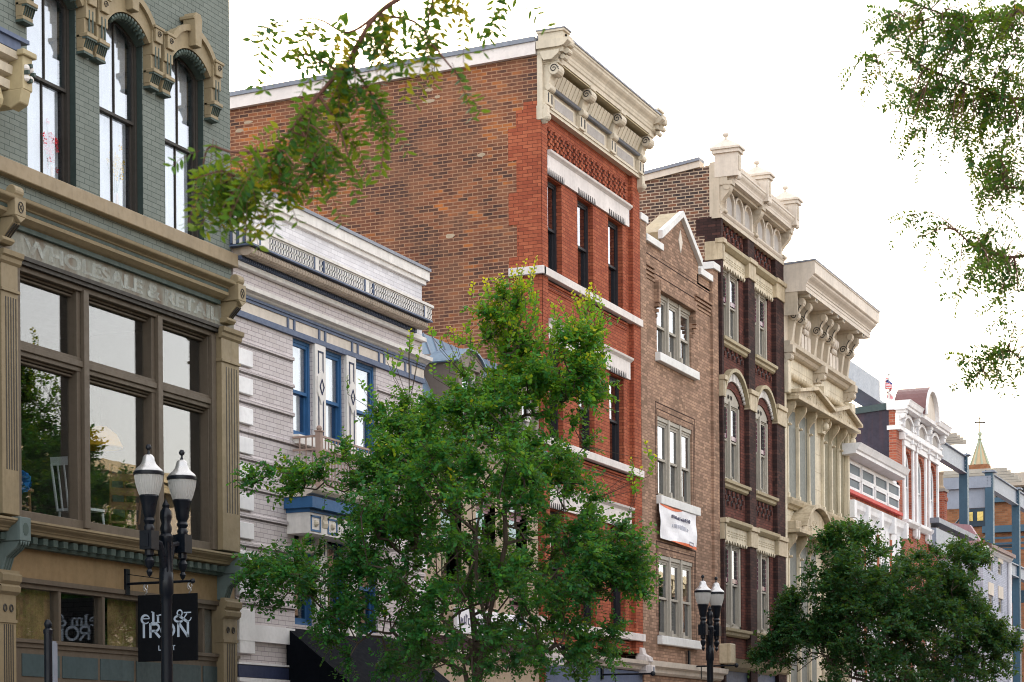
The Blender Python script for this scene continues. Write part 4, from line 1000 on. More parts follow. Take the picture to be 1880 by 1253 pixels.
# ================================================================== BROWN BUILDING WITH GABLE
def brown():
    x0, x1 = X(1172, 600)+.0, X(1316, 700)-.02
    root = thing('brick_building', 'light brown brick building with a small stone-coped gable and triple grey windows', 'building', (x0, 0, 0))
    xr = lambda px, py=700: X(px, py, 0)
    zpL = 13.79; zs1 = 13.44; g0, g1 = 46.6, 49.42; gz = 13.66; gt = 14.46; zr1 = 13.40; zsh = 13.10; zr0 = 13.36
    wn = [((1206, 1270), (545, 692), 3), ((1208, 1270), (768, 930), 3), ((1210, 1272), (1022, 1180), 3)]
    ops = []
    xa, xb = X(1207, 760), X(1271, 860)
    zr = [(Z(1240, 666), Z(1258, 566)), (Z(1240, 921), Z(1258, 785)), (Z(1240, 1172), Z(1258, 1030))]
    ops = [(xa, xb, c, d) for c, d in zr]
    m = MB(); wall(m, x0, x1, 0, zsh, 0, ops, .24)
    gx = 48.03
    m.quad((x0, 0, zsh), (x0+.42, 0, zsh), (x0+.42, 0, zpL-.12), (x0, 0, zpL-.12))
    m.xz([(g0, zsh-.01), (g1, zsh-.01), (g1, gz-.05), (gx, gt-.1), (g0, gz-.05)], 0, .3)
    m.xz([(x1-.5, zsh-.6), (x1, zsh-.6), (x1, zr0+.05), (x1-.5, zr0+.05)], -.05, .3)
    m.xz([(g0-1.2, zsh-.02), (g0+.02, zsh-.02), (g0+.02, zs1-.15), (g0-1.2, zs1-.15)], 0.004, .3)
    m.build('wall', M['tan_brick'], root)
    shell(root, x0, x1, zsh, 12, M['dark_old_brick'], back_z=zsh-1)
    m = MB(); m.box(x0-.0, x0+.40, -.06, .02, 2, zpL-.14); m.box(x1-.46, x1, -.06, .3, 2, zr0); m.build('edge_pier', M['tan_brick'], root)
    c = MB(); c.box(x0-.02, x0+.46, -.10, .34, zpL-.16, zpL); c.box(x0+.44, g0+.02, -.08, .34, zs1-.16-.02, zs1-.02)
    c.add([(g0-.12,-.10,gz-.14),(gx,-.10,gt-.10),(gx,-.10,gt+.06),(g0-.12,-.10,gz+.06),(g0-.12,.02,gz-.14),(gx,.02,gt-.10),(gx,.02,gt+.06),(g0-.12,.02,gz+.06)], [(0,1,2,3),(7,6,5,4),(0,4,5,1),(1,5,6,2),(2,6,7,3),(3,7,4,0)])
    c.add([(gx,-.10,gt-.10),(g1+.06,-.10,gz-.16),(g1+.06,-.10,gz+.02),(gx,-.10,gt+.06),(gx,.02,gt-.10),(g1+.06,.02,gz-.16),(g1+.06,.02,gz+.02),(gx,.02,gt+.06)], [(0,1,2,3),(7,6,5,4),(0,4,5,1),(1,5,6,2),(2,6,7,3),(3,7,4,0)])
    c.box(g1, x1-.45, -.08, .34, zr1-.1, zr1+.06); c.box(x1-.52, x1+.02, -.12, .36, 13.63, 13.80)
    c.build('stone_coping', M['stone_white'], root, bevel=.008)
    m = MB(); m.xz([(g0-.10, gz-.3), (g1+.04, gz-.3), (g1+.04, gz-.02), (gx, gt+.03), (g0-.10, gz+.03)], .02, .5); m.build('gable_roof', M['olive_stone'], root)
    m = MB(); m.box(x1-.46, x1, -.06, .3, zr0, 13.63); m.box(g1-.1, x1-.4, 0, .3, zsh-.05, zr1-.1); m.build('step_brick', M['tan_brick'], root)
    g = MB(); dz = Z(1247, 443, 0); g.xz([(gx-.14, dz), (gx, dz+.27), (gx+.14, dz), (gx, dz-.27)], -.02, 0); g.build('diamond_stone', M['cream_light'], root)
    j = MB()
    def lines(a, b, z0, z1, w=.02):
        j.box(a, b, -.006, 0, z1-w, z1); j.box(a, b, -.006, 0, z0, z0+w); j.box(a, a+w, -.006, 0, z0, z1); j.box(b-w, b, -.006, 0, z0, z1)
    lines(x0+.48, x1-.5, Z(1184, 492), Z(1184, 462))
    for k in (1, 2): lines(xa-.16, xb+.20, zr[k][0]-.0, zr[k][1]+.30, .02); lines(xa-.06, xb+.10, zr[k][0], zr[k][1]+.16, .016)
    j.build('brick_groove', M['maroon_dark'], root)
    c = MB()
    for (xx, s) in ((xa-.02, -1), (xb+.02, 1)):
        for q in range(3):
            zz = zr[0][1]-.62+q*.11; w = .10 + .11*q; c.box(xx if s > 0 else xx-w*.5, xx+w*.5 if s > 0 else xx, -.03-.04*q, 0, zz, zz+.07)
        c.box(xx-.13 if s < 0 else xx, xx if s < 0 else xx+.13, -.11, 0, zr[0][1]-.3, zr[0][1]+.2)
    for q in range(4): c.box(x0+.42, xa-.1-q*.05, -.02-.015*q, 0, zr[0][1]+.16+q*.09, zr[0][1]+.21+q*.09); c.box(xb+.2+.03*q, x1-.5, -.02-.015*q, 0, zr[0][1]+.16+q*.09, zr[0][1]+.21+q*.09)
    c.box(xa-.02, xb+.02, -.12, 0, zr[0][1]+.0, zr[0][1]+.22); c.build('corbel_brick', M['tan_brick'], root)
    for k, (zb, zt) in enumerate(zr):
        s = MB(); s.box(xa-.12, xb+.24, -.13, .06, zb-.20, zb-.003); s.build('stone_sill', M['stone_white'], root, bevel=.01)
        n = 3; w = (xb-xa)/n
        fr = MB(); 
        for i in range(1, n): fr.box(xa+w*i-.05, xa+w*i+.05, .0, .2, zb+.12, zt); fr.xz([(xa+w*i-.07, zb), (xa+w*i+.07, zb), (xa+w*i+.04, zb+.16), (xa+w*i-.04, zb+.16)], -.05, .06)
        fr.box(xa, xb, .02, .2, zt-.10, zt-.003); fr.build('mullion', M['grey_frame'], root, bevel=.006)
        for i in range(n): sash(root, xa+w*i+(.05 if i else .0), xa+w*(i+1)-(.05 if i < n-1 else 0), zb+.004, zt-.10, .05, M['grey_frame'], M['pane'], fw=.05, meet=.5, depth=.14, rail=.055)
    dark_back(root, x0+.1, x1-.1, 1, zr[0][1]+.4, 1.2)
    c = MB(); zz = Z(1240, 1218, -.2); prof(c, x0, x1, 0, zz-.3, [(.05,0),(.12,.05),(.13,.14),(.24,.18),(.26,.3)]); c.box(x0, x1, -.06, 0, zz-.75, zz-.55); c.build('shop_cornice', M['cream_light'], root)
    return x0, x1, xa, xb, zr
bx = brown()
def banner():
    pts = [(1210, 924), (1278, 946), (1279, 1011), (1213, 988)]
    Y = -.10; c = [P(a, b, Y) for a, b in pts]; root = thing('banner', 'wrinkled white vinyl banner with orange edges tied under the middle triple window', 'banner', (c[0][0], Y, c[2][1]))
    def pt(u, v, off=0.0):
        top = (c[0][0]+(c[1][0]-c[0][0])*u, c[0][1]+(c[1][1]-c[0][1])*u); bot = (c[3][0]+(c[2][0]-c[3][0])*u, c[3][1]+(c[2][1]-c[3][1])*u)
        sag = .012*sin(pi*u)
        x = top[0]+(bot[0]-top[0])*v; z = top[1]+(bot[1]-top[1])*v + (-sag if v < .5 else sag)*abs(1-2*v)
        y = Y - .014*sin(u*5+v*4)*sin(pi*v) - .008*sin(u*13-v*9) - off
        return (x, y, z)
    def sheet(name, mat, u0, u1, v0f, v1f, off, par, n=20, k=10):
        m = MB()
        for i in range(n):
            for j in range(k):
                def q(a, b):
                    u = u0+(u1-u0)*a/n; v0 = v0f(u); v1 = v1f(u); return pt(u, v0+(v1-v0)*b/k, off)
                m.quad(q(i,j), q(i+1,j), q(i+1,j+1), q(i,j+1))
        return m.build(name, mat, par, smooth=True)
    s = sheet('cloth', M['canvas'], 0, 1, lambda u: 0, lambda u: 1, 0, root)
    sheet('orange_edge', M['orange'], 0.02, .62, lambda u: 0.0, lambda u: .09*sin(pi*min(u/.62, 1))**.7, .004, root)
    sheet('orange_edge', M['orange'], 0.25, 1, lambda u: 1-.09*sin(pi*(u-.25)/.75*.62)**.8, lambda u: 1.0, .004, root)
    g = MB(); rr = random.Random(9)
    def strokes(u0, u1, v0, hv, w):
        u = u0
        while u < u1:
            h = hv*rr.uniform(.6, 1); 
            a, b = pt(u, v0+hv-h, .012), pt(u, v0+hv, .012); g.path([a, b], w, 4)
            if rr.random() < .5: g.path([pt(u, v0+hv-h*.5, .012), pt(u+.03, v0+hv-h*.6, .012)], w*.8, 4)
            u += rr.uniform(.028, .045)
    strokes(.30, .82, .20, .11, .011); g.build('lettering', M['ink'], root)
    g = MB(); strokes(.34, .76, .42, .15, .008); g.path([pt(.78,.84,.012), pt(.9,.84,.012)], .01, 4); g.path([pt(.78,.93,.012), pt(.9,.93,.012)], .01, 4); g.path([pt(.78,.84,.012), pt(.78,.93,.012)], .008, 4); g.path([pt(.9,.84,.012), pt(.9,.93,.012)], .008, 4); g.build('faded_lettering', M['ink_soft'], root)
banner()

# ================================================================== MAROON BUILDING WITH PINNACLES
def maroon():
    x0, x1 = X(1317, 700), X(1432, 700)-.02
    root = thing('brick_building', 'dark maroon brick building with stained-glass windows and three pointed pinnacles on its cornice', 'building', (x0, 0, 0))
    p0 = (x0, X(1320, 700)+.02); pc = (X(1366, 700), X(1378, 700)); p1 = (X(1417, 700), x1)
    bays = [(p0[1], pc[0]), (pc[1], p1[0])]
    zA = (Z(1345, 632), Z(1345, 503)); zB = (Z(1345, 888), Z(1345, 740)); zC = (Z(1345, 1156), Z(1345, 998))
    zc0 = Z(1315, 392, -.1); hw = lambda b: ((b[1]-b[0])*.5, )
    ops = []
    for a, b in bays:
        w = b-a; xa, xb = a+.10, b-w*.16
        ops.append((xa, xb, zA[0], zA[1])); ops.append((xa, xb, zB[0], zB[1]+.32, zB[1])); ops.append((xa, xb, zC[0], zC[1]))
    m = MB(); wall(m, x0, x1, 2, zc0+.1, 0, ops, .25); m.build('wall', M['maroon_brick'], root)
    m = MB()
    for a, b in (p0, pc, p1): m.box(a, b, -.13, .02, 2, zc0-.05)
    m.build('brick_pier', M['maroon_dark'], root)  # piers in a darker brick, shade of their sides put into the colour
    # side wall (visible above the brown building)
    yb, zb = PX(1176, 318, x0); yf, zf = PX(1303, 285, x0); sl = (zf-zb)/max(yb-yf, .5); D = 13
    zfr = zf - .25; zfr0 = zfr + sl*yf; zbk = zfr0 - sl*D
    m = MB(); m.quad((x0,.02,0),(x0,D,0),(x0,D,zbk),(x0,.02,zfr0)); m.quad((x1,.02,0),(x1,D,0),(x1,D,zbk),(x1,.02,zfr0)); m.quad((x0,D,0),(x1,D,0),(x1,D,zbk),(x0,D,zbk)); m.build('side_wall', M['dark_old_brick'], root)
    m = MB(); m.quad((x0,.02,zfr0-.3),(x1,.02,zfr0-.3),(x1,D,zbk-.3),(x0,D,zbk-.3)); m.build('roof', M['asphalt'], root)
    c = MB(); v = [(y, z) for y, z in ((.4, zfr0-sl*.4), (D, zbk), (D, zbk+.16), (.4, zfr0-sl*.4+.16))]; c.yz(v, x0-.06, x0+.3); cp = c.build('coping', M['cream_light'], root)
    c = MB(); v = [(y, z+.16) for y, z in ((.4, zfr0-sl*.4), (D, zbk))]; c.yz([v[0], v[1], (v[1][0], v[1][1]+.08), (v[0][0], v[0][1]+.08)], x0-.10, x0+.34); c.build('coping_flashing', M['flashing'], cp)
    m = MB(); z = 2; k = 0
    while z < zc0: d = .5 if k % 2 else .28; m.box(x0-.01, x0+.02, 0.005, .02+d, z, min(z+.6, zc0)); z += .6; k += 1
    m.build('toothed_quoin', M['maroon_dark'], root)
    st = MB(); sg = MB()
    for bi, (a, b) in enumerate(bays):
        for (o, arch) in ((ops[bi*3], 0), (ops[bi*3+1], 1), (ops[bi*3+2], 0)):
            xa, xb, zb_, zt_ = o[:4]; xm = (xa+xb)/2; sp = o[4] if arch else None; zt2 = sp if arch else zt_-.0
            fr = MB(); fr.box(xa, xa+.09, .03, .2, zb_, zt2); fr.box(xb-.12, xb, .03, .2, zb_, zt2); fr.box(xm-.08, xm+.03, -.0, .2, zb_, zt2); fr.box(xa, xb, .03, .2, zt2-.08, zt2)
            fr.ball((xm-.02, -.0, zb_+.12), .05, 8, 5); fr.box(xa, xb, .03, .2, zb_, zb_+.10)
            if arch:
                ar = arc_pts(xa+.005, xb-.005, sp, zt_-.005); fr.xz(ar, .03, .15)
            wf = fr.build('window_frame', M['grey_frame'], root)
            if arch:
                t = MB(); spiral(t, xm-.12, .024, sp+.10, .07, 1.3, .012, 1, 'y'); spiral(t, xm+.12, .024, sp+.10, .07, 1.3, .012, -1, 'y'); t.build('tympanum_scroll', M['dark_frame'], wf)
            for (u0, u1) in ((xa+.09, xm-.08), (xm+.03, xb-.12)):
                zm = zb_ + (zt2-zb_)*.52
                w = sash(root, u0, u1, zb_+.10, zt2-.08, .06, M['grey_frame'], M['pane'], fw=.03, meet=.52, depth=.1, rail=.045, back=(M['curtain_grey'], .2) if u0 > xm else None)
                gl = MB(); zu0, zu1 = zm+.06, zt2-.16; n = 7
                for k in range(n):
                    zz = zu0+(zu1-zu0)*k/n
                    for xx in (u0+.055, u1-.10): gl.box(xx, xx+.045, .06, .072, zz, zz+(zu1-zu0)/n-.03)
                for k in range(3):
                    xx = u0+.06+(u1-u0-.12)*k/3; gl.box(xx, xx+(u1-u0-.12)/3-.02, .06, .072, zu0-.01, zu0+.10)
                gl.build('stained_glass', M['stain_blue'] if k % 2 else M['stain_red'], w)
    dark_back(root, x0+.1, x1-.1, 2, zA[1]+.3, 1.3)
    # stone trim: caps of row A and C, arch bands of row B, sills
    trims = MB(); caps = MB(); lite = MB(); dk = MB(); spk = MB()
    for bi, (a, b) in enumerate(bays):
        for (zb_, zt_) in (zA, zC):
            prof(trims, a-.02, b+.02, 0, zt_+.40, [(.10,0),(.14,.03),(.20,.08),(.21,.16)])
            lite.box(a, b, -.05, 0, zt_+.0, zt_+.40)
            dk.box(a+.04, b-.04, -.053, -.05, zt_+.19, zt_+.21)
            for k in range(9):
                xx = a+.05+(b-a-.1)*k/9; dk.box(xx, xx+(b-a)/9*.6, -.056, -.05, zt_+.24, zt_+.27); dk.box(xx, xx+(b-a)/9*.6, -.056, -.05, zt_+.13, zt_+.16)
                lite.xz([(xx, zt_+.02), (xx+(b-a)/9*.75, zt_+.02), (xx+(b-a)/18, zt_-.07)], -.09, -.03)
        for (zb_, zt_) in (zA, zB, zC):
            prof(trims, a-.02, b+.02, 0, zb_-.20, [(.05,0),(.10,.04),(.11,.10),(.17,.13),(.18,.20)])
        o = ops[bi*3+1]; sp = o[4]; oo = arc_pts(a-.03, b+.03, sp+.05, o[3]+.52, 16); ii = arc_pts(a+.04, b-.04, sp+.03, o[3]+.43, 16)
        for k in range(16): caps.xz([oo[k], oo[k+1], ii[k+1], ii[k]], -.16, 0)
        o1 = arc_pts(a+.05, b-.05, sp+.05, o[3]+.40, 20); o2 = arc_pts(a+.08, b-.08, sp+.03, o[3]+.20, 20)
        dk3 = MB()
        for k in range(20): dk3.xz([o1[k], o1[k+1], o2[k+1], o2[k]], -.02, 0)
        dk3.build('arch_ring', M['maroon_dark'], root)
        for k in range(0, 20):
            q = lambda A, B, f: (A[0]+(B[0]-A[0])*f, A[1]+(B[1]-A[1])*f)
            spk.xz([o1[k], q(o1[k], o1[k+1], .55), q(o2[k], o2[k+1], .55), o2[k]], -.06, 0)
        ns = 5
        for (zz, rws) in ((zA[1]+1.35, 4), (zB[1]+1.38, 2), (zC[1]+1.35, 3)):
            for i in range(ns):
                for r in range(rws):
                    xx = a+.12+(b-a-.24)*(i+.5*(r % 2)*.8)/ns; z_ = zz - r*.14
                    dk2 = (xx, z_)
                    sg.box(xx, xx+.07, -.008, 0, z_-.16, z_); sg.box(xx, xx+.17, -.008, 0, z_-.035, z_)
                    st.box(xx+.07, xx+.17, -.05, 0, z_-.14, z_-.04)
            st.box(a+.1, b-.1, -.0045, -.002, zz-rws*.14-.04, zz+.02)
    spk.build('arch_voussoir_pattern', M['white_trim'], root); caps.build('arch_moulding', M['olive_stone'], root); trims.build('stone_moulding', M['olive_stone'], root); lite.build('stone_lintel', M['sandstone_lt'], root); dk.build('lintel_incision', M['olive_stone'], root)
    sg.build('brick_recess', M['black_frame_recess'], root); st.build('brick_stud', M['maroon_brick'], root)
    for (zz) in (zA[1]+.12, zB[1]+.02, zC[1]+.05):
        c = MB()
        for a, b in (p0, pc, p1): c.box(a-.02, b+.02, -.17, .02, zz-.05, zz+.42); c.box(a-.05, b+.05, -.22, .02, zz+.36, zz+.48)
        c.box(x0-.03, x0+.05, -.17, .3, zz-.05, zz+.42)
        c.build('pier_block', M['sandstone'], root, bevel=.01)
    # cornice
    zt = 16.62; H = zt-zc0; k = H/1.9; z = lambda v: zc0+v*k
    c = MB(); c.box(x0-.03, x1+.02, -.10, .16, z(0), z(1.6)); c.box(x0-.022, x1+.015, -.3, .15, z(.95), z(1.65)); c.box(x0-.05, x1+.05, -.15, .1, z(-.06), z(.06)); cn = c.build('cornice', M['cream_tin'], root)
    c = MB(); prof(c, x0+.0, x1+.04, 0, z(.06), [(.12,0),(.15,.02),(.18,.06),(.19,.10)]); prof(c, x0+.1, x1+.05, 0, z(1.02), [(.22,0),(.42,.02),(.43,.08)] + cyma(.44,.10,.52,.28) + [(.54,.30),(.54,.34)])
    prof(c, x0+.1, x1+.05, 0, z(1.44), [(.30,0),(.31,.06),(.29,.09),(.33,.2),(.34,.26)]); c.build('crown_moulding', M['cream_light'], cn)
    xs = [x0+.122, (x0+x1)/2, x1-.122]
    for x in xs:
        b = MB(); console(b, x-.11, x+.11, -.08, z(1.02), z(.12), .28, .07, .12); b.box(x-.14, x+.14, -.42, 0, z(.93), z(1.05)); b.build('bracket', M['cream_tin'], cn)
        p = MB(); zp = z(1.05); w = .16; yc = -.42; zq = 16.72
        p.box(x-w, x+w, yc-w, .02, zp+.1, zq-.12); p.box(x-w-.05, x+w+.05, yc-w-.05, .08, zq-.12, zq-.03); p.box(x-w-.09, x+w+.09, yc-w-.09, .12, zq-.03, zq+.02); p.ball((x, yc-w+.02, zp+.08), .075, 8, 5)
        zz = zq+.02; hp = .27; A = [(x-w-.09, yc-w-.09), (x+w+.09, yc-w-.09), (x+w+.09, .12), (x-w-.09, .12)]
        p.add([(a_[0], a_[1], zz) for a_ in A] + [(x, -.23, zz+hp)], [(3,2,1,0),(0,1,4),(1,2,4),(2,3,4),(3,0,4)])
        p.lathe((x, -.23, zz+hp-.03), [(.04,0),(.03,.05),(.075,.08),(.085,.12),(.06,.16),(.001,.17)], 10); po = p.build('pinnacle', M['cream_light'], cn)
        p = MB(); p.box(x-.08, x+.08, yc-w-.012, yc-w, zp+.25, zq-.2); p.build('pinnacle_panel', M['cream_tin'], po)
    for a, b in zip(xs, xs[1:]):
        n = 3; g = MB(); d = MB(); wv = (b-a-.4)/n
        for i in range(n):
            u0 = a+.2+wv*i+.02; u1 = u0+wv-.04; o_ = arc_pts(u0, u1, z(.62), z(.98), 10); i_ = arc_pts(u0+.05, u1-.05, z(.62), z(.90), 10)
            for q in range(10): g.xz([o_[q], o_[q+1], i_[q+1], i_[q]], -.17, -.1)
            g.box(u0, u0+.05, -.17, -.1, z(.22), z(.62)); g.box(u1-.05, u1, -.17, -.1, z(.22), z(.62))
            j2 = arc_pts(u0+.12, u1-.12, z(.56), z(.76), 8); d.xz([(u0+.12, z(.25))] + j2 + [(u1-.12, z(.25))], -.125, -.1)
        g.build('blind_arch', M['cream_light'], cn); d.build('arch_panel', M['cream_blue'], cn)
    # shop storey
    s = MB(); s.box(x0, x1, -.05, .2, 0, 2.6); s.build('shopfront', M['blue_grey'], root)
    zz = Z(1345, 1178, -.1); s = MB(); prof(s, x0, x1, 0, zz-.75, [(.05,0),(.2,.1),(.24,.2),(.3,.3)]); s.build('shop_cornice', M['olive_stone'], root)
    s = MB(); s.box(x0, x1, -.03, .1, 2.6, zz-.75); s.build('shop_fascia', M['blue_grey'], root)
    s = MB(); s.box(x0-.2, x0+.2, -.36, 0, zz-.6, zz-.1); s.build('end_bracket', M['sandstone'], root, bevel=.02)
def stained(name, c):
    T = NT(name); p = principled(T, C(*c), .15, spec=.6); return T.m
M['stain_blue'] = stained('blue_stained_glass', (.05, .07, .22)); M['stain_red'] = stained('plum_stained_glass', (.16, .05, .09))
maroon()

# ================================================================== CREAM STONE BUILDING
def cream():
    x0, x1 = X(1433, 800), X(1552, 850)
    root = thing('stone_building', 'weathered cream stone building with a deep scrolled cornice and pedimented windows', 'building', (x0, 0, 0))
    zc0 = Z(1440, 640, -.15)
    zs = Z(1492, 932, -.1); zpt = Z(1470, 742, -.3)
    m = MB(); m.quad((x0,0,0),(x1,0,0),(x1,0,zc0+.5),(x0,0,zc0+.5)); m.build('wall', M['sandstone_lt'], root)
    jn = MB()
    zz = 2
    while zz < zc0: jn.box(x0, x1, -.003, 0, zz, zz+.012); zz += .52
    jn.build('stone_joint', M['sandstone'], root)
    zt = Z(1493, 473, -1.0)
    shell(root, x0, x1, zt-.5, 10, M['cream_tin'], back_z=zt-1.7)
    # bays
    bays = [(X(1440, 850), X(1502, 850)), (X(1506, 850), X(1556, 850)-.25)]
    lv = [(zs, Z(1470, 790, 0), 'tri'), (zs-5.4, zs-1.55, 'seg')]
    for bi, (a, b) in enumerate(bays):
        for (z0, z1, kind) in lv:
            n = 3; w = (b-a)
            rc = MB(); rc.box(a+.1, b-.1, -.004, .0, z0, z1+.55)
            r = MB()
            for i in range(3):
                u0 = a+.16+w*.29*i; r.box(u0, u0+w*.26, -.02, 0, z0+.05, z1+.4)
            r.build('window_board', M['grey_board'] if bi == 0 else M['tan_board'], root)
            for i in range(3):
                xx = a+.05+w*.31*i
                c = MB(); c.box(xx, xx+.10, -.10, 0, z0+.02, z1); c.box(xx-.02, xx+.12, -.125, 0, z0, z0+.16)
                c.build('column', M['sandstone_lt'], root, bevel=.012)
                c = MB(); console(c, xx+.006, xx+.094, -.02, z1+.58, z1-.10, .27, .11, .08); c.build('console', M['sandstone'], root)
            p = MB(); zz = z1+.58; ya = -.46
            p.box(a-.1, b+.12, ya, 0, zz, zz+.10)
            if kind == 'tri':
                xm = (a+b)/2; p.xz([(a-.1, zz+.10), (b+.12, zz+.10), (b+.12, zz+.20), (xm, zz+.52), (a-.1, zz+.20)], ya+.10, 0)
                for (q0, q1) in (((a-.14, zz+.18), (xm, zz+.52)), ((xm, zz+.52), (b+.16, zz+.18))):
                    p.xz([q0, q1, (q1[0], q1[1]+.10), (q0[0], q0[1]+.10)], ya-.06, 0)
            else:
                ar = arc_pts(a+.45, b-.2, zz+.15, zz+.8, 12); p.xz([(a-.1, zz+.1)] + [(a-.1, zz+.32), (a+.4, zz+.34)] + ar + [(b+.12, zz+.3), (b+.12, zz+.1)], ya+.1, 0)
                o = arc_pts(a+.4, b-.1, zz+.22, zz+.95, 12); i_ = arc_pts(a+.46, b-.18, zz+.2, zz+.84, 12)
                for k in range(12): p.xz([o[k], o[k+1], i_[k+1], i_[k]], ya-.06, 0)
            po = p.build('pediment', M['sandstone'], root, bevel=.01)
            t = MB(); xm = (a+b)/2
            for s in (-1, 1):
                for q in range(3): spiral(t, xm+s*(.12+.24*q), ya+.095, zz+.28-.03*q+(.12 if q == 0 else 0), .085, 1.4, .012, s, 'y')
            t.build('pediment_scroll', M['sandstone_lt'], po)
            s = MB(); prof(s, a-.15, b+.2, 0, z0-.26, [(.08,0),(.12,.06),(.2,.10),(.24,.2),(.25,.26)]); s.build('sill_course', M['sandstone'], root)
        for q in ((a+b)/2,):
            ph = MB(); xx = b+.06; z_ = zpt+.2; ph.box(xx-.14, xx+.2, -.16, 0, z_-.6, z_+.6); ph.box(xx-.2, xx+.26, -.24, 0, z_+.5, z_+.75)
            for t_ in range(4): ph.ball((xx+.03+.05*(-1)**t_, -.2, z_+.25-.22*t_), .13, 8, 6)
            ph.build('carved_drop', M['sandstone_lt'], root, smooth=True)
    e = MB(); xq = x0+.3; zz = zc0-.62
    while xq < x1-.1:
        if not any(abs(xq-(b+.1)) < .35 for a, b in bays): e.ball((xq, -.10, zz), .10, 8, 5)
        xq += .27
    e.build('egg_moulding', M['sandstone'], root, smooth=True)
    e = MB(); e.box(x0, x0+.16, -.14, 0, 2, zc0); e.box(x0-.02, x0+.26, -.25, 0, zc0-1.2, zc0-.25); e.box(x1-.14, x1, -.14, 0, 2, zc0); e.build('edge_pilaster', M['sandstone_lt'], root, bevel=.02)
    # big cornice
    H = zt-zc0-.74; k = H/2.16; z = lambda v: zc0+v*k; yd = -1.0
    c = MB(); prof(c, x0-.05, x1+.1, 0, z(-.05), [(.10,0),(.16,.04),(.20,.12),(.30,.16),(.32,.26)]); c.box(x0, x1, -.12, .3, z(.1), z(2.3)); cn = c.build('cornice', M['cream_tin'], root)
    c = MB(); e0 = x0; e1 = x1+.35
    c.box(e0, e1-.15, yd+.25, .2, z(2.02), z(2.16))
    prof(c, e0, e1-.1, 0, z(2.16), [(-yd-.26,0),(-yd-.24,.02),(-yd-.24,.09)] + cyma(-yd-.22, .10, -yd-.06, .32) + [(-yd-.02,.34),(-yd,.36)])
    prof(c, e0, e1, 0, z(2.16)+.36, [(-yd,0),(-yd,.30),(-yd+.02,.31),(-yd+.02,.36)])
    c.build('crown_moulding', M['cream_light'], cn)
    c = MB(); c.yz([(yd-.03, z(2.16)+.70), (yd-.03, z(2.16)+.74), (2, z(2.16)+.62), (2, z(2.16)+.52)], e0-.02, e1+.02); c.build('cornice_flashing', M['flashing'], cn)
    c = MB(); c.box(e0+.02, e0+.05, yd+.5, .1, z(1.2), z(2.5)); c.build('cornice_end', M['cream_tin'], cn)
    seq = [.06, .16, .40, .50, .60, .84, .94]; L = (x1-x0)
    for f in seq:
        x = x0+.08+L*f*.97; b = MB()
        b.yz([(-.1, z(1.9)), (-.56, z(1.9)), (-.59, z(1.78)), (-.55, z(1.62)), (-.46, z(1.52)), (-.37, z(1.30)), (-.36, z(1.16)), (-.30, z(1.02)), (-.22, z(.3)), (-.12, z(.12)), (-.1, z(.12))], x-.09, x+.09)
        b.yz([(-.30+.14*cos(2*pi*t/14), z(1.28)+.14*sin(2*pi*t/14)) for t in range(14)], x-.115, x+.115)
        b.yz([(-.50+.09*cos(2*pi*t/12), z(1.76)+.11*sin(2*pi*t/12)) for t in range(12)], x-.115, x+.115)
        b.box(x-.11, x+.11, yd+.27, -.1, z(1.9), z(2.08))
        bo = b.build('bracket', M['cream_tin'], cn, bevel=.01)
        g = MB(); spiral(g, x-.12, -.30, z(1.28), .11, 1.6, .013, -1); g.box(x-.05, x+.05, yd+.262, yd+.27, z(1.94), z(2.04))
        g.path([(x-.12, -.40, z(1.35)), (x-.12, -.44, z(1.52)), (x-.12, -.50, z(1.62))], .013, 4); g.build('bracket_scroll', M['dark_frame'], bo)
    for f in (.28, .72):
        x = x0+L*f
        for s_ in (-.38, -.02, .34):
            p = MB(); p.xz([(x+s_, z(.18)), (x+s_+.26, z(.18)), (x+s_+.26, z(.95)), (x+s_, z(.95))], -.17, -.12); p.build('frieze_panel', M['cream_light'], cn)
        h = MB()
        for s_ in (-.2, .0, .2):
            h.ball((x+s_, -.2, z(1.35)), .10, 8, 5, 1.6); h.ball((x+s_*.7, -.18, z(1.05)), .07, 8, 5, 1.3)
        h.build('floral_relief', M['cream_light'], cn, smooth=True)
    b = MB()
    for x in (x0+.1, (x0+x1)/2, x1-.05): b.box(x-.14, x+.14, -.38, 0, z(-.14), z(.14)); console(b, x-.11, x+.11, -.02, z(-.12), z(-.5), .3, .1)
    b.build('corbel_drop', M['cream_tin'], cn, bevel=.01)
    return x1
cx1 = cream()
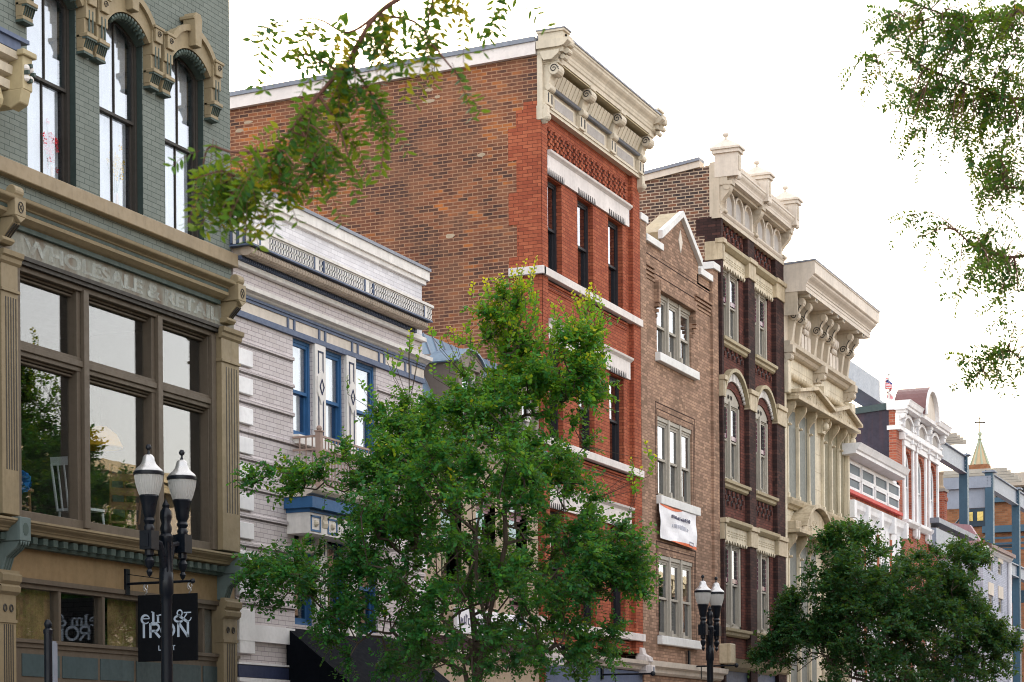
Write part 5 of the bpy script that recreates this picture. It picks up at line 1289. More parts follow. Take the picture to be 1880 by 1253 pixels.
# ================================================================== LOW WHITE BUILDING AND HOODED BRICK BUILDING
def lowwhite():
    x0, x1 = X(1553, 900)+.02, X(1650, 900)
    root = thing('low_building', 'low white building with two strips of small panes above a red metal strip', 'building', (x0, 0, 0))
    Ye = -.60; ze = Z(1582, 813, Ye); xe = X(1582, 815, Ye)-.1; xe1 = X(1672, 878, Ye)
    c = MB(); prof(c, xe, xe1, 0, ze-.34, [(.1,0),(.44,.03),(.45,.12),(.5,.15),(.56,.27),(.60,.34)]); c.box(xe+.01, xe1-.01, -.1, 6, ze-.2, ze-.01); c.build('eave_cornice', M['white_wood'], root)
    zr = Z(1553, 897, -.05); 
    m = MB(); m.box(x0, x1, 0, .3, zr, ze-.3); m.build('wall', M['white_wood'], root); m = MB(); m.box(x0, x1, .02, 8, 0, zr); m.build('rear_wall', M['hood_brick'], root)
    H = ze-.36-zr; n = 4; L = x1-x0
    for r, (f0, f1) in enumerate(((.56, .86), (.14, .40))):
        fr = MB(); ps = []
        for i in range(n):
            a = x0+L*(i+.06+.02*r)/n; b = x0+L*(i+.92-.06*r)/n; z0, z1 = zr+H*f0, zr+H*f1
            for (p, q, s, t) in ((a-.09, a, z0-.08, z1+.08), (b, b+.09, z0-.08, z1+.08), (a, b, z1, z1+.08), (a, b, z0-.08, z0)): fr.box(p, q, -.05, .0, s, t)
            ps.append((a, b, z0, z1))
        w = fr.build('strip_window', M['white_wood'], root)
        for a, b, z0, z1 in ps:
            g = MB(); g.box(a, b, -.015, -.005, z0, z1); g.build('pane', M['pane_blind'], w)
    c = MB(); c.box(x0-.05, x1, -.14, 0, zr-.10, zr); c.build('red_strip', M['red_strip'], root)
    zc = Z(1553, 909, -.3); c = MB(); prof(c, x0, x1+.1, 0, zc-.5, [(.08,0),(.10,.12),(.14,.2),(.2,.28),(.22,.4),(.26,.5)]); 
    for i in range(n+1):
        xx = x0+L*i/n; c.box(xx-.12, xx+.18, -.29, 0, zc-.55, zc-.02)
    c.build('lower_cornice', M['white_wood'], root)
    for i in range(n):
        a = x0+L*i/n; p = MB(); p.box(a+.05, a+.6, -.12, 0, 2, zc-.5); p.box(a+L/n-.62, a+L/n-.15, -.12, 0, 2, zc-.5); p.box(a+.6, a+L/n-.62, -.08, 0, zc-1.2, zc-.5); p.build('pier', M['white_wood'], root)
        sash(root, a+.6, a+L/n-.62, zc-5, zc-1.4, -.06, M['white_wood'], M['pane_blind'], depth=.05)
        p = MB(); p.tube((a+L/n-.07, -.12, 1), (a+L/n-.07, -.12, zc-.75), .07, n=8); p.build('downpipe', M['rust_pipe'], root)
def pane_blind():
    T = NT('blue_grey_glazing'); tc = T.n('ShaderNodeTexCoord').outputs['Object']
    principled(T, T.mix(T.noise(tc, 3, 3), C(.07,.095,.12), C(.12,.155,.185)), .5, spec=.15); return T.m
M['pane_blind'] = pane_blind()
lowwhite()
def hood():
    x0, x1 = X(1646, 900)+.02, X(1721, 900)
    root = thing('brick_building', 'orange-red brick building with white arched windows and a barrel-shaped copper hood on its cornice', 'building', (x0, 0, 0))
    zf = Z(1646, 792, -.1); zc0 = 12.56; L = x1-x0
    zct = 13.45
    ops = []; W = [(1657, 1674), (1680, 1697), (1703, 1719)]
    zt = Z(1690, 838); zb = Z(1690, 968)
    for a, b in W: ops.append((X(a, 900)+.25, X(b, 900)-.05, zb, zt-.1, zt-.65))
    m = MB(); wall(m, x0, x1, 0, zct-.3, 0, ops, .3); m.build('wall', M['hood_brick'], root)
    y1, z1 = PX(1553, 752, x0); zl = Z(1634, 738, 0)
    D = 12; m = MB(); m.quad((x0,.0,0),(x0,.25,0),(x0,.25,zct-.3),(x0,.0,zct-.3)); m.quad((x1,0,0),(x1,D,0),(x1,D,zct-1),(x1,0,zct-.5)); m.build('brick_return', M['hood_brick'], root)
    t = MB(); t.quad((x0-.01,.25,0),(x0-.01,D,0),(x0-.01,D,zct-1.1),(x0-.01,.25,zct-.1)); t.quad((x0,D,0),(x1,D,0),(x1,D,zct-1),(x0,D,zct-1)); t.build('side_wall', M['tar'], root)
    t = MB(); t.quad((x0-.05,.0,zct-.14),(x1,.0,zct-.14),(x1,D,zct-1.0),(x0-.05,D,zct-1.0)); t.yz([(.3,zct-.28),(.3,zct-.06),(D,zct-.95),(D,zct-1.17)], x0-.08, x0+.1); t.build('roof', M['tar_green'], root)
    for i, o in enumerate(ops):
        a, b = o[0], o[1]
        s = MB(); s.box(a-.26, a-.02, -.07, .05, zb, zt+.1); s.box(b+.02, b+.20, -.07, .05, zb, zt+.1); s.box(a-.3, b+.24, -.10, .02, zt+.0, zt+.2)
        prof(s, a-.34, b+.28, 0, zt+.18, [(.10,0),(.14,.03),(.15,.1),(.22,.14),(.23,.2)])
        prof(s, a-.32, b+.26, 0, zb-.22, [(.1,0),(.16,.06),(.22,.12),(.23,.22)])
        for xx in (a-.32, b+.1): s.box(xx, xx+.18, -.15, 0, zb-.45, zb-.2); s.ball((xx+.09, -.08, zb-.46), .08, 8, 5)
        s.build('window_surround', M['white_wood'], root, bevel=.01)
        sash(root, a, b, zb, zt-.1, .10, M['white_wood'], M['pane_blind'], sp=zt-.65, fw=.09, depth=.1)
        s = MB(); s.box(a-.4, b+.34, -.1, .02, zb-3.4, zb-3.0); prof(s, a-.45, b+.38, 0, zb-3.1+.22-.3, [(.12,0),(.18,.05),(.2,.15),(.32,.2),(.34,.32)]); s.box(a-.38, a-.02, -.07, .05, zb-7, zb-3.2); s.box(b+.02, b+.3, -.07, .05, zb-7, zb-3.2); s.build('window_surround', M['white_wood'], root)
    c = MB(); c.box(x0-.05, x1, -.12, .02, zc0, zct-.5); c.box(x0-.08, x1+.05, -.16, .3, zc0-.08, zc0+.06); 
    for i in range(5): xx = x0+L*(i+.3)/5; c.box(xx, xx+.12, -.2, 0, zc0-.35, zc0-.1)
    cn = c.build('cornice', M['white_wood'], root)
    xh0, xh1 = x0+L*.31, x0+L*.66
    hw = (xh1-xh0)/2; xm = (xh0+xh1)/2
    for a, b in ((x0-.12, xh0+.1), (xh1-.1, x1+.2)):
        c = MB(); prof(c, a, b, 0, zct-.32, [(.28,0),(.40,.03),(.41,.11),(.46,.14),(.50,.26),(.53,.31)]); c.box(a+.01, b-.01, -.38, .3, zct-.30, zct-.02); c.build('cornice_crown', M['white_wood'], cn)
    c = MB(); prof(c, xh0-.05, xh1+.05, 0, zct-.32, [(.28,0),(.46,.03),(.48,.14)]); c.build('hood_base', M['white_wood'], cn)
    zh = zct-.18; R = hw; Hh = 14.35-zh
    def el(r, z0, n=16, s=1.0): return [(xm + r*cos(pi*k/n), zh + z0 + (Hh*s)*sin(pi*k/n)) for k in range(n+1)]
    o, i_ = el(R, 0), el(R-.22, 0, s=.86)
    h = MB()
    for k in range(16): h.xz([o[k], o[k+1], i_[k+1], i_[k]], -.60, -.38)
    h.build('arched_hood', M['white_wood'], cn)
    h = MB(); h.xz(el(R-.2, 0, s=.87), -.46, -.40); h.build('hood_tympanum', M['cream_light'], cn)
    o2 = el(R+.02, .0, s=1.01); h = MB(); 
    for k in range(16): h.quad((o2[k][0], -.56, o2[k][1]), (o2[k+1][0], -.56, o2[k+1][1]), (o2[k+1][0], .55, o2[k+1][1]), (o2[k][0], .55, o2[k][1]))
    h.quad(*[(q[0], .55, q[1]) for q in o2]); h.build('hood_roof', M['copper'], root, smooth=True)
    for xx in (x0+.1, xh0+.1, xh1-.15, x1-.1):
        b = MB(); b.box(xx-.15, xx+.15, -.34, 0, zct-.42, zct-.30); console(b, xx-.12, xx+.12, 0, zct-.40, zc0+.06, .30, .12, .12); b.build('bracket', M['white_wood'], cn, bevel=.01)
    g = MB(); d = MB()
    for k in range(3):
        a = x0+L*(.06+.33*k); b = a+L*.22; oo = arc_pts(a, b, zc0+.28, zc0+.55); ii = arc_pts(a+.12, b-.12, zc0+.25, zc0+.44)
        for q in range(10): g.xz([oo[q], oo[q+1], ii[q+1], ii[q]], -.20, -.1)
        g.box(a, a+.12, -.20, -.1, zc0+.06, zc0+.28); g.box(b-.12, b, -.20, -.1, zc0+.06, zc0+.28); d.xz([(a+.12, zc0+.06)] + ii[::1] + [(b-.12, zc0+.06)], -.125, -.12)
    g.build('frieze_arch', M['white_wood'], cn); d.build('frieze_panel', M['cream_blue'], cn)
    # flag standing on its roof
    p = PT(1632, 720, 76); f = thing('flag', 'small drooping red, white and blue flag on a short pole above the tarred wall', 'flag', tuple(p))
    zt_ = PT(1632, 689, 76).z; m = MB(); m.tube((p.x, p.y, zct-1), (p.x, p.y, zt_), .025); m.ball((p.x, p.y, zt_+.03), .05, 8, 5); m.build('pole', M['silver'], f)
    H = (zt_-p.z)*.85; n = 13
    for mat, sel in (('flag_red', 0), ('canvas', 1)):
        m = MB()
        for k in range(n):
            if k % 2 != sel: continue
            for j in range(8):
                def q(s, t):
                    w = .62*(.25+.75*sin(pi*min(1, .12+t*.75))); xx = p.x + (s-.35)*w*.85 ; return (xx, p.y+.12*sin(s*9+t*2), zt_-.12-H*t*.8 - s*.42*(1-t*.3)+.1*sin(s*6))
                m.quad(q(j/8, k/n), q((j+1)/8, k/n), q((j+1)/8, (k+1)/n), q(j/8, (k+1)/n))
        m.build('stripe', M[mat], f)
    m = MB(); 
    for j in range(5): m.quad(q_(p, zt_, H, j/8, 0), q_(p, zt_, H, (j+1)/8, 0), q_(p, zt_, H, (j+1)/8, .42), q_(p, zt_, H, j/8, .42))
    m.build('canton', M['flag_blue'], f)
def q_(p, zt_, H, s, t):
    w = .62*(.25+.75*sin(pi*min(1, .12+t*.75))); return (p.x + (s-.35)*w*.85, p.y-.012+.12*sin(s*9+t*2), zt_-.12-H*t*.8 - s*.42*(1-t*.3)+.1*sin(s*6))
M['flag_red'] = paint('flag_red', (.6, .04, .05), stain=0); M['flag_blue'] = paint('flag_blue', (.05, .06, .22), stain=0)
M['tar_green'] = paint('green_grey_felt', (.05, .075, .08), stain=.3)
hood()

# ================================================================== STEEL FRAMES, CHIMNEY, PALE HOUSE, SPIRE, FAR BUILDINGS
def ibeam(mb, p0, p1, h=.5, w=.3, t=.04):
    p0, p1 = Vector(p0), Vector(p1); d = (p1-p0).normalized(); s = d.cross(UP)
    s = Vector((1, 0, 0)) if s.length < .1 else s.normalized(); u = s.cross(d).normalized()
    for (a0, a1, b0, b1) in ((-w/2, w/2, h/2-t, h/2), (-w/2, w/2, -h/2, -h/2+t), (-t/2, t/2, -h/2+t, h/2-t)):
        vs = [q + s*a + u*b for q in (p0, p1) for a, b in ((a0,b0),(a1,b0),(a1,b1),(a0,b1))]
        mb.add(vs, [(0,1,2,3),(7,6,5,4),(0,4,5,1),(1,5,6,2),(2,6,7,3),(3,7,4,0)])
def steel():
    Y = 1.0
    cols = [(1770, 832), (1817, 862), (1865, 893)]
    root = thing('steel_frame', 'blue steel frame of columns, joists and pale beams standing past the hooded brick building', 'steel frame', (X(1770, 900, Y), Y, 0))
    zt = Z(1770, 838, Y); xs = [X(a, 900, Y) for a, b in cols]; xs.append(xs[-1]+6)
    for x in xs:
        c = MB(); ibeam(c, (x, Y, 0), (x, Y, zt+.1), .34, .34, .05); c.box(x-.19, x-.17, Y-.17, Y+.17, 0, zt); c.build('column', M['steel_blue'], root)
        c = MB(); ibeam(c, (x, Y+12, 0), (x, Y+12, zt+.1), .5, .4, .06); c.build('column', M['steel_blue'], root)
    for a, b in ((xs[0]-5.5, xs[0]-.1), (xs[1]+.1, xs[2]-.1), (xs[2]+.1, xs[3])):
        c = MB(); ibeam(c, (a, Y, zt-.38), (b, Y, zt-.38), .74, .3, .05); c.box(a, b, Y-.06, Y-.02, zt-.70, zt-.06); c.build('beam', M['steel_pale'], root)
    c = MB()
    c.box(xs[1]-.2, xs[1]+.2, Y-.1, Y+16, zt-.65, zt-.15); c.box(xs[1]-.05, xs[1]+.05, Y, Y+16, zt-1.5, zt-.65)
    c.build('cross_beam', M['steel_pale'], root)
    for q in range(4):
        c = MB(); c.tube((xs[1]+.3, Y+1+q*3.2, zt-1.5), (xs[1]+.3, Y+2.6+q*3.2, zt-3.3), .05, n=5); c.tube((xs[1]+.3, Y+2.6+q*3.2, zt-3.3), (xs[1]+.3, Y+4.2+q*3.2, zt-1.5), .05, n=5); c.build('brace', M['joist_dark'], root)
    c = MB(); c.box(xs[1]+.25, xs[1]+.35, Y, Y+16, zt-3.4, zt-3.25); c.build('lower_chord', M['steel_blue'], root)
    for x in xs[:3]:
        c = MB()
        for q in range(6): c.box(x-.20, x-.19, Y-.12+.16*(q % 2), Y-.08+.16*(q % 2), zt-.25-.14*(q//2), zt-.21-.14*(q//2))
        c.box(x-.30, x+.30, Y-.28, Y+.28, zt+.0, zt+.06); c.build('bolt_plate', M['steel_pale'], root)
    for k in range(9):
        x = xs[0]-4.5+k*.62 if k < 4 else xs[1]+.8+(k-4)*.95
        c = MB(); c.box(x, x+.12, Y-.6, Y+13, zt+.12, zt+.3); c.build('purlin', M['grey_frame'], root)
    for (x, zz) in ((xs[2]+.5, zt-2.6), (xs[2]+.5, zt-4.0)):
        j = MB(); j.box(x, x+.1, Y, Y+16, zz, zz+.12); j.box(x, x+.1, Y, Y+16, zz-.9, zz-.78)
        y = Y
        while y < Y+16: j.tube((x+.05, y, zz), (x+.05, y+.5, zz-.85), .035, n=5); j.tube((x+.05, y+.5, zz-.85), (x+.05, y+1, zz), .035, n=5); y += 1
        j.build('open_web_joist', M['joist_dark'], root)
    for k in range(3):
        j = MB(); zz = zt-1.7-.28*k; j.box(xs[3]-.5, xs[3]-.4, Y, Y+16, zz, zz+.1); j.build('deck_rib', M['steel_blue'], root)
    c = MB(); c.box(xs[2]+1.0, xs[3]+.5, Y+1, Y+16, zt-3.1, zt-2.98); c.build('deck', M['steel_pale'], root)
    c = MB(); c.box(xs[3]-1, xs[3]-.8, Y, Y+16, zt-4.9, zt-4.3); c.build('blue_panel', M['steel_blue'], root)
    for zz in (Z(1865, 1050, Y), Z(1865, 1165, Y)):
        c = MB(); ibeam(c, (xs[1], Y, zz), (xs[3], Y, zz), .6, .3, .05); c.box(xs[1], xs[3], Y-.05, Y-.01, zz-.28, zz+.28); c.build('floor_beam', M['steel_pale'], root)
    # second frame further left, above the low white building
    Y2 = 3.0; r2 = thing('steel_frame', 'pale steel beam and blue girder rising behind the cream stone building', 'steel frame', (X(1600, 700, Y2), Y2, 0))
    zz = Z(1585, 696, Y2); xa, xb = X(1545, 690, Y2), X(1611, 716, Y2)
    c = MB(); c.box(xa, xb, Y2-.1, Y2+.1, zz-.62, zz+.28); c.box(xa, xb, Y2-.35, Y2+.5, zz-.72, zz-.62); c.build('beam', M['steel_pale'], r2)
    c = MB(); c.box(xb-.1, xb+.2, Y2, Y2+9, zz-1.55, zz-.75); c.build('girder', M['mansard'], r2)
    c = MB(); ibeam(c, (xb, Y2+.2, 0), (xb, Y2+.2, zz-.7), .4, .3, .05); c.box(xb-.1, xb+2.2, Y2-.05, Y2+.1, zz-1.7, zz-1.1); c.build('column', M['steel_pale'], r2)
    c = MB(); c.box(xb-3, xb+.2, Y2+1, Y2+9, zz-2.0, zz-1.85); c.build('deck', M['steel_pale'], r2)
M['joist_dark'] = paint('dark_joist', (.025, .04, .06), stain=.1)
steel()
def canopy():
    Y = -.3; a = P(1722, 955, Y); b = P(1789, 990, Y); r = thing('canopy_roof', 'grey-edged lean canopy roof with a pale fascia beside the brick building', 'canopy', (a[0], Y, a[1]))
    m = MB(); m.box(a[0]-.3, b[0], Y-.1, Y+7, a[1]-.12, a[1]+.06); m.build('roof_edge', M['flashing'], r)
    m = MB(); m.box(a[0]-.3, b[0]-1.2, Y, Y+.2, a[1]-1.1, a[1]-.3); m.build('fascia', M['steel_pale'], r)
    m = MB(); m.box(b[0]-1.2, b[0]-.9, Y+.3, Y+.6, 0, a[1]-.18); m.build('post', M['steel_blue'], r)
canopy()
def chimney():
    p = P(1735, 900, 2.0); r = thing('chimney', 'square brick chimney with a tapered clay pot', 'chimney', (p[0], 2, 6)); zt = Z(1735, 905, 2.0); w = X(1742, 900, 2)-X(1721, 900, 2)
    m = MB(); m.box(p[0]-.5, p[0]+.15, 1.95, 2.42, 4, zt); m.box(p[0]-.54, p[0]+.19, 1.91, 2.46, zt-.35, zt-.2); m.build('stack', M['hood_brick'], r)
    m = MB(); m.box(p[0]-.56, p[0]+.21, 1.89, 2.48, zt, zt+.12); m.build('stack_cap', M['concrete'], r)
    m = MB(); m.lathe((p[0]-.18, 2.18, zt+.12), [(.22,0),(.20,.1),(.15,.15),(.14,.62),(.17,.65),(.17,.74),(.1,.75)], 14); m.build('pot', M['beige'], r)
chimney()
def palehouse():
    Y = -.2; x0, x1 = X(1805, 1100, Y), X(1852, 1100, Y); r = thing('row_house', 'small pale blue brick row house with pink gable parapet past the right-hand tree', 'house', (x0, Y, 0)); zt = Z(1812, 1008, Y)
    wz = [(Z(1817, 1052), Z(1817, 1030)), (Z(1817, 1122), Z(1817, 1096))]
    ops = []
    for (a, b) in ((.20, .37), (.58, .74)):
        for z0, z1 in wz: ops.append((x0+(x1-x0)*a, x0+(x1-x0)*b, z0, z1))
    m = MB(); wall(m, x0, x1, 0, zt, Y, ops, .2); m.quad((x0,Y,0),(x0,Y+7,0),(x0,Y+7,zt+.5),(x0,Y,zt)); m.quad((x1,Y,0),(x1,Y+7,0),(x1,Y+7,zt),(x1,Y,zt)); m.build('wall', M['pinkwhite_brick'], r)
    for o in ops: sash(r, *o, Y+.06, M['grey_frame'], M['pane'], depth=.1)
    m = MB(); m.box(x0+.05, x1-.05, Y+.5, Y+.55, 1, zt); m.build('interior', M['interior'], r)
    s = MB()
    for o in ops: s.box(o[0]-.1, o[1]+.1, Y-.03, Y, o[3], o[3]+.5); 
    s.build('window_lintel', M['cream_light'], r)
    m = MB(); m.yz([(Y, zt-.02), (Y, zt+.1), (Y+.5, zt+.9), (Y+3.4, zt+1.3), (Y+3.4, zt-.4), (Y+1, zt-.4)], x0-.06, x0+.4); m.build('gable_parapet', M['pink'], r)
    c = MB(); prof(c, x0-.1, x1+.1, Y, zt-.16, [(.05,0),(.1,.05),(.18,.1),(.2,.2)]); c.build('gutter', M['white_wood'], r)
    c = MB(); c.yz([(Y-.3, zt+.15), (Y+3.5, zt+1.25), (Y+3.5, zt+1.1), (Y-.3, zt)], x0+.3, x1+.1); c.build('roof', M['copper'], r)
    c = MB(); c.tube((x1-.3, Y-.1, 0), (x1-.3, Y-.1, zt-.2), .08); c.build('downpipe', M['white_wood'], r)
palehouse()
def spire():
    t = 170; p = PT(1799, 855, t); top = PT(1799, 803, t); r = thing('church_spire', 'distant copper-trimmed church spire topped by a ball and a cross', 'church spire', (p.x, p.y, 0))
    w = 17*t/FPX; base = p.z; m = MB(); n = 8
    A = [(p.x+w*1.02*cos(pi/8+2*pi*k/n), p.y+w*1.02*sin(pi/8+2*pi*k/n), base) for k in range(n)]
    m.add(A+[(p.x, p.y, top.z)], [(k, (k+1) % n, n) for k in range(n)]); m.build('spire_roof', M['spire'], r)
    m = MB()
    for k in range(n): m.tube(A[k], (p.x, p.y, top.z), .09, .04, 5)
    m.build('hip_trim', M['verdigris'], r)
    m = MB(); m.box(p.x-w, p.x+w, p.y-w, p.y+w, 0, base); m.build('tower', M['orange_brick'], r)
    m = MB(); b = PT(1799, 797, t); m.ball(tuple(b), 4.2*t/FPX, 12, 8); m.lathe((p.x, p.y, top.z-.2), [(.25,0),(.1,.15),(.12,.3)], 8); m.build('finial_ball', M['verdigris'], r)
    c0, c1 = PT(1799, 793, t), PT(1799, 768, t); a = PT(1799, 776, t); m = MB(); m.tube(tuple(c0), tuple(c1), .055, n=6)
    h = 8*t/FPX; m.tube((a.x-h*RT.x, a.y-h*RT.y, a.z), (a.x+h*RT.x, a.y+h*RT.y, a.z), .055, n=6)
    for q in ((a.x-h*RT.x, a.y-h*RT.y, a.z), (a.x+h*RT.x, a.y+h*RT.y, a.z), tuple(c1)): m.ball(q, .09, 6, 4)
    m.build('cross', M['dark_frame'], r)
spire()
def farbrick():
    x = 116.0; zt = PX(1800, 925, x)[1]; r = thing('brick_building', 'orange brick building beyond the steel frame with a two-pane amber window', 'building', (x, 3, 0))
    wy0, wz0 = PX(1776, 958, x); wy1, wz1 = PX(1806, 940, x)
    m = MB(); m.box(x, x+14, -1, 45, 0, zt); m.build('wall', M['orange_brick'], r)
    m = MB(); m.box(x-.3, x+14, -1.2, 45, zt, zt+.25); 
    zz = PX(1850, 972, x)[1]; m.box(x-.4, x, -1, 5.5, zz-.18, zz+.18)
    m.build('parapet_cap', M['steel_blue'], r)
    m = MB(); m.box(x-.12, x-.0, wy1-.2, wy0+.2, wz0-.3, wz1+.2); m.build('window_frame', M['joist_dark'], r)
    ym = (wy0+wy1)/2; m = MB(); m.box(x-.16, x-.12, wy1, ym-.12, wz0, wz1); m.box(x-.16, x-.12, ym+.12, wy0, wz0, wz1); m.build('pane', M['pane_gold'], r)
    r = thing('office_building', 'flat-roofed grey building at the far right edge beyond the steel frame', 'building', (150, 5, 0)); x = 150; zt = PX(1850, 872, x)[1]
    m = MB(); m.box(x, x+20, -8, 14.5, 0, zt-2.6); m.build('wall', M['cream_blue'], r)
    m = MB(); m.box(x-1, x+21, -9, 15.5, zt-.9, zt); m.build('roof', M['grey_frame'], r)
    m = MB(); m.box(x+.5, x+19, -7.5, 14, zt-2.6, zt-.9); m.build('clerestory', M['pane_blind'], r)
    m = MB()
    for k in range(12): m.box(x+.3, x+.5, -7+k*1.8, -6.8+k*1.8, zt-2.6, zt-.9)
    m.build('mullion', M['grey_frame'], r)
M['pane_gold'] = paint('amber_reflecting_glass', (.62, .46, .14), rough=.15, var=.5, stain=.7, stain_col=(.12, .09, .04), sc=.5)
farbrick()

# ================================================================== GROUND, ROAD, PAVEMENTS
m = MB(); m.quad((-300,-300,-.16),(500,-300,-.16),(500,300,-.16),(-300,300,-.16)); struct(m.build('ground', M['concrete']))
m = MB(); m.quad((-60,-13,-.14),(260,-13,-.14),(260,-4.6,-.14),(-60,-4.6,-.14)); struct(m.build('road', M['asphalt']))
m = MB(); m.box(-60, 260, -4.6, .3, -.15, 0); m.box(-60, 260, -4.75, -4.6, -.15, .005); struct(m.build('pavement', M['concrete']))
m = MB(); m.box(-60, 260, -19.6, -13, -.15, 0); m.box(-60, 260, -13, -12.85, -.15, .005); struct(m.build('pavement', M['concrete']))
m = MB()
x = -40
while x < 240: m.quad((x,-8.86,-.136),(x+3,-8.86,-.136),(x+3,-8.74,-.136),(x,-8.74,-.136)); x += 9
struct(m.build('road_marking', M['road_paint']))

# ================================================================== TWIN LANTERN STREET LAMPS
def lamp(px, ybandL, label, t):
    base = PT(px, 1389, t); r = thing('street_lamp', label, 'street lamp', (base.x, base.y, 0), 'black twin-lantern street lamps')
    bx_, by_ = base.x, base.y; zb = 4.62                # lantern band height
    m = MB(); P_ = [(.20,0),(.20,.12),(.17,.16),(.17,.5),(.12,.62),(.14,.68),(.085,.78),(.075,1.1),(.060,3.28),(.064,3.30),(.064,3.38),(.078,3.40),(.078,3.62),(.066,3.64),(.066,3.95),(.080,3.98),(.080,4.02),(.055,4.05),(.068,4.11),(.048,4.16),(.065,4.22),(.062,4.29),(.035,4.33),(.042,4.36),(.0,4.43)]
    m.lathe((bx_, by_, 0), [(max(a, .001), z) for a, z in P_], 16)
    for k in range(8):
        a = 2*pi*k/8; m.box(bx_+.064*cos(a)-.008, bx_+.064*cos(a)+.008, by_+.064*sin(a)-.008, by_+.064*sin(a)+.008, 3.55, 4.0)
    m.build('post', M['lamp_black'], r, smooth=True)
    for s in (-1, 1):
        cx = bx_+s*.255; cy = by_-s*.05
        a = MB()
        a.path([(bx_, by_, 3.62), (bx_+s*.07, by_, 3.80), (bx_+s*.13, by_, 3.93), (cx-s*.04, cy, 3.96)], [.05, .045, .04, .04], 8)
        a.box(cx-.075, cx+.075, cy-.075, cy+.075, 3.86, 4.06); a.box(cx-.085, cx+.085, cy-.04, cy+.04, 3.89, 4.03)
        a.lathe((cx, cy, 0), [(.001,3.56),(.02,3.58),(.035,3.62),(.02,3.65),(.045,3.69),(.055,3.74),(.03,3.78),(.05,3.80),(.05,3.86)], 12)
        a.build('arm', M['lamp_black'], r, smooth=True)
        h = MB(); h.lathe((cx, cy, 0), [(.055,4.06),(.06,4.10),(.045,4.13),(.065,4.17),(.05,4.20),(.07,4.25),(.075,4.30),(.095,4.39),(.108,4.43),(.100,4.445)], 16); ho = h.build('lantern_cup', M['lamp_black'], r, smooth=True)
        g = MB(); n = 32; pr = [(.098,4.445),(.118,4.50),(.140,4.58),(.150,4.66)]
        g.lathe((cx, cy, 0), pr, 32)
        for k in range(32):
            a_ = 2*pi*k/32; g.path([(cx+q*1.01*cos(a_), cy+q*1.01*sin(a_), z) for q, z in pr], .005, 4, False)
        g.build('lantern_glass', M['lamp_glass'], r, smooth=True)
        b = MB(); b.lathe((cx, cy, 0), [(.150,4.655),(.166,4.665),(.166,4.69),(.150,4.70)], 24); b.build('lantern_band', M['lamp_black'], ho, smooth=True)
        c = MB(); c.lathe((cx, cy, 0), [(.155,4.70),(.15,4.715),(.135,4.73),(.105,4.755),(.08,4.785),(.066,4.82),(.062,4.85),(.046,4.875),(.022,4.885)], 20); c.build('lantern_cap', M['silver'], ho, smooth=True)
        f = MB(); f.lathe((cx, cy, 0), [(.022,4.88),(.012,4.91),(.012,4.93),(.03,4.945),(.033,4.965),(.02,4.99),(.001,4.995)], 10); f.build('finial', M['lamp_black'], ho, smooth=True)
    return r
lamp(308, 866, 'large black twin-lantern street lamp in front of the hanging sign of the green building', 23.1)
lamp(1305, 1107, 'smaller black twin-lantern street lamp in front of the brown gabled building', 40.3)
def post():
    p = PT(90, 1389, 22.0); zt = PT(90, 1150, 22.0).z; r = thing('sign_post', 'round black post with a ball top standing before the ground-floor window of the green building', 'post', (p.x, p.y, 0))
    m = MB(); m.tube((p.x, p.y, 0), (p.x, p.y, zt-.05), .043, n=12); m.lathe((p.x, p.y, 0), [(.05,zt-.08),(.05,zt-.04),(.03,zt-.02),(.04,zt+.01),(.042,zt+.03),(.02,zt+.065),(.001,zt+.07)], 12); m.build('post_shaft', M['lamp_black'], r, smooth=True)
    p = PT(99, 1389, 22.6); zt = PT(99, 1178, 22.6).z; m = MB(); m.box(p.x-.02, p.x+.02, p.y-.03, p.y+.03, 0, zt); m.box(p.x-.03, p.x+.03, p.y-.035, p.y-.03, 0, zt-.02); tag(m.build('channel_post', M['flashing'], None), 'thin grey steel channel post just right of the round black post', 'post')
post()

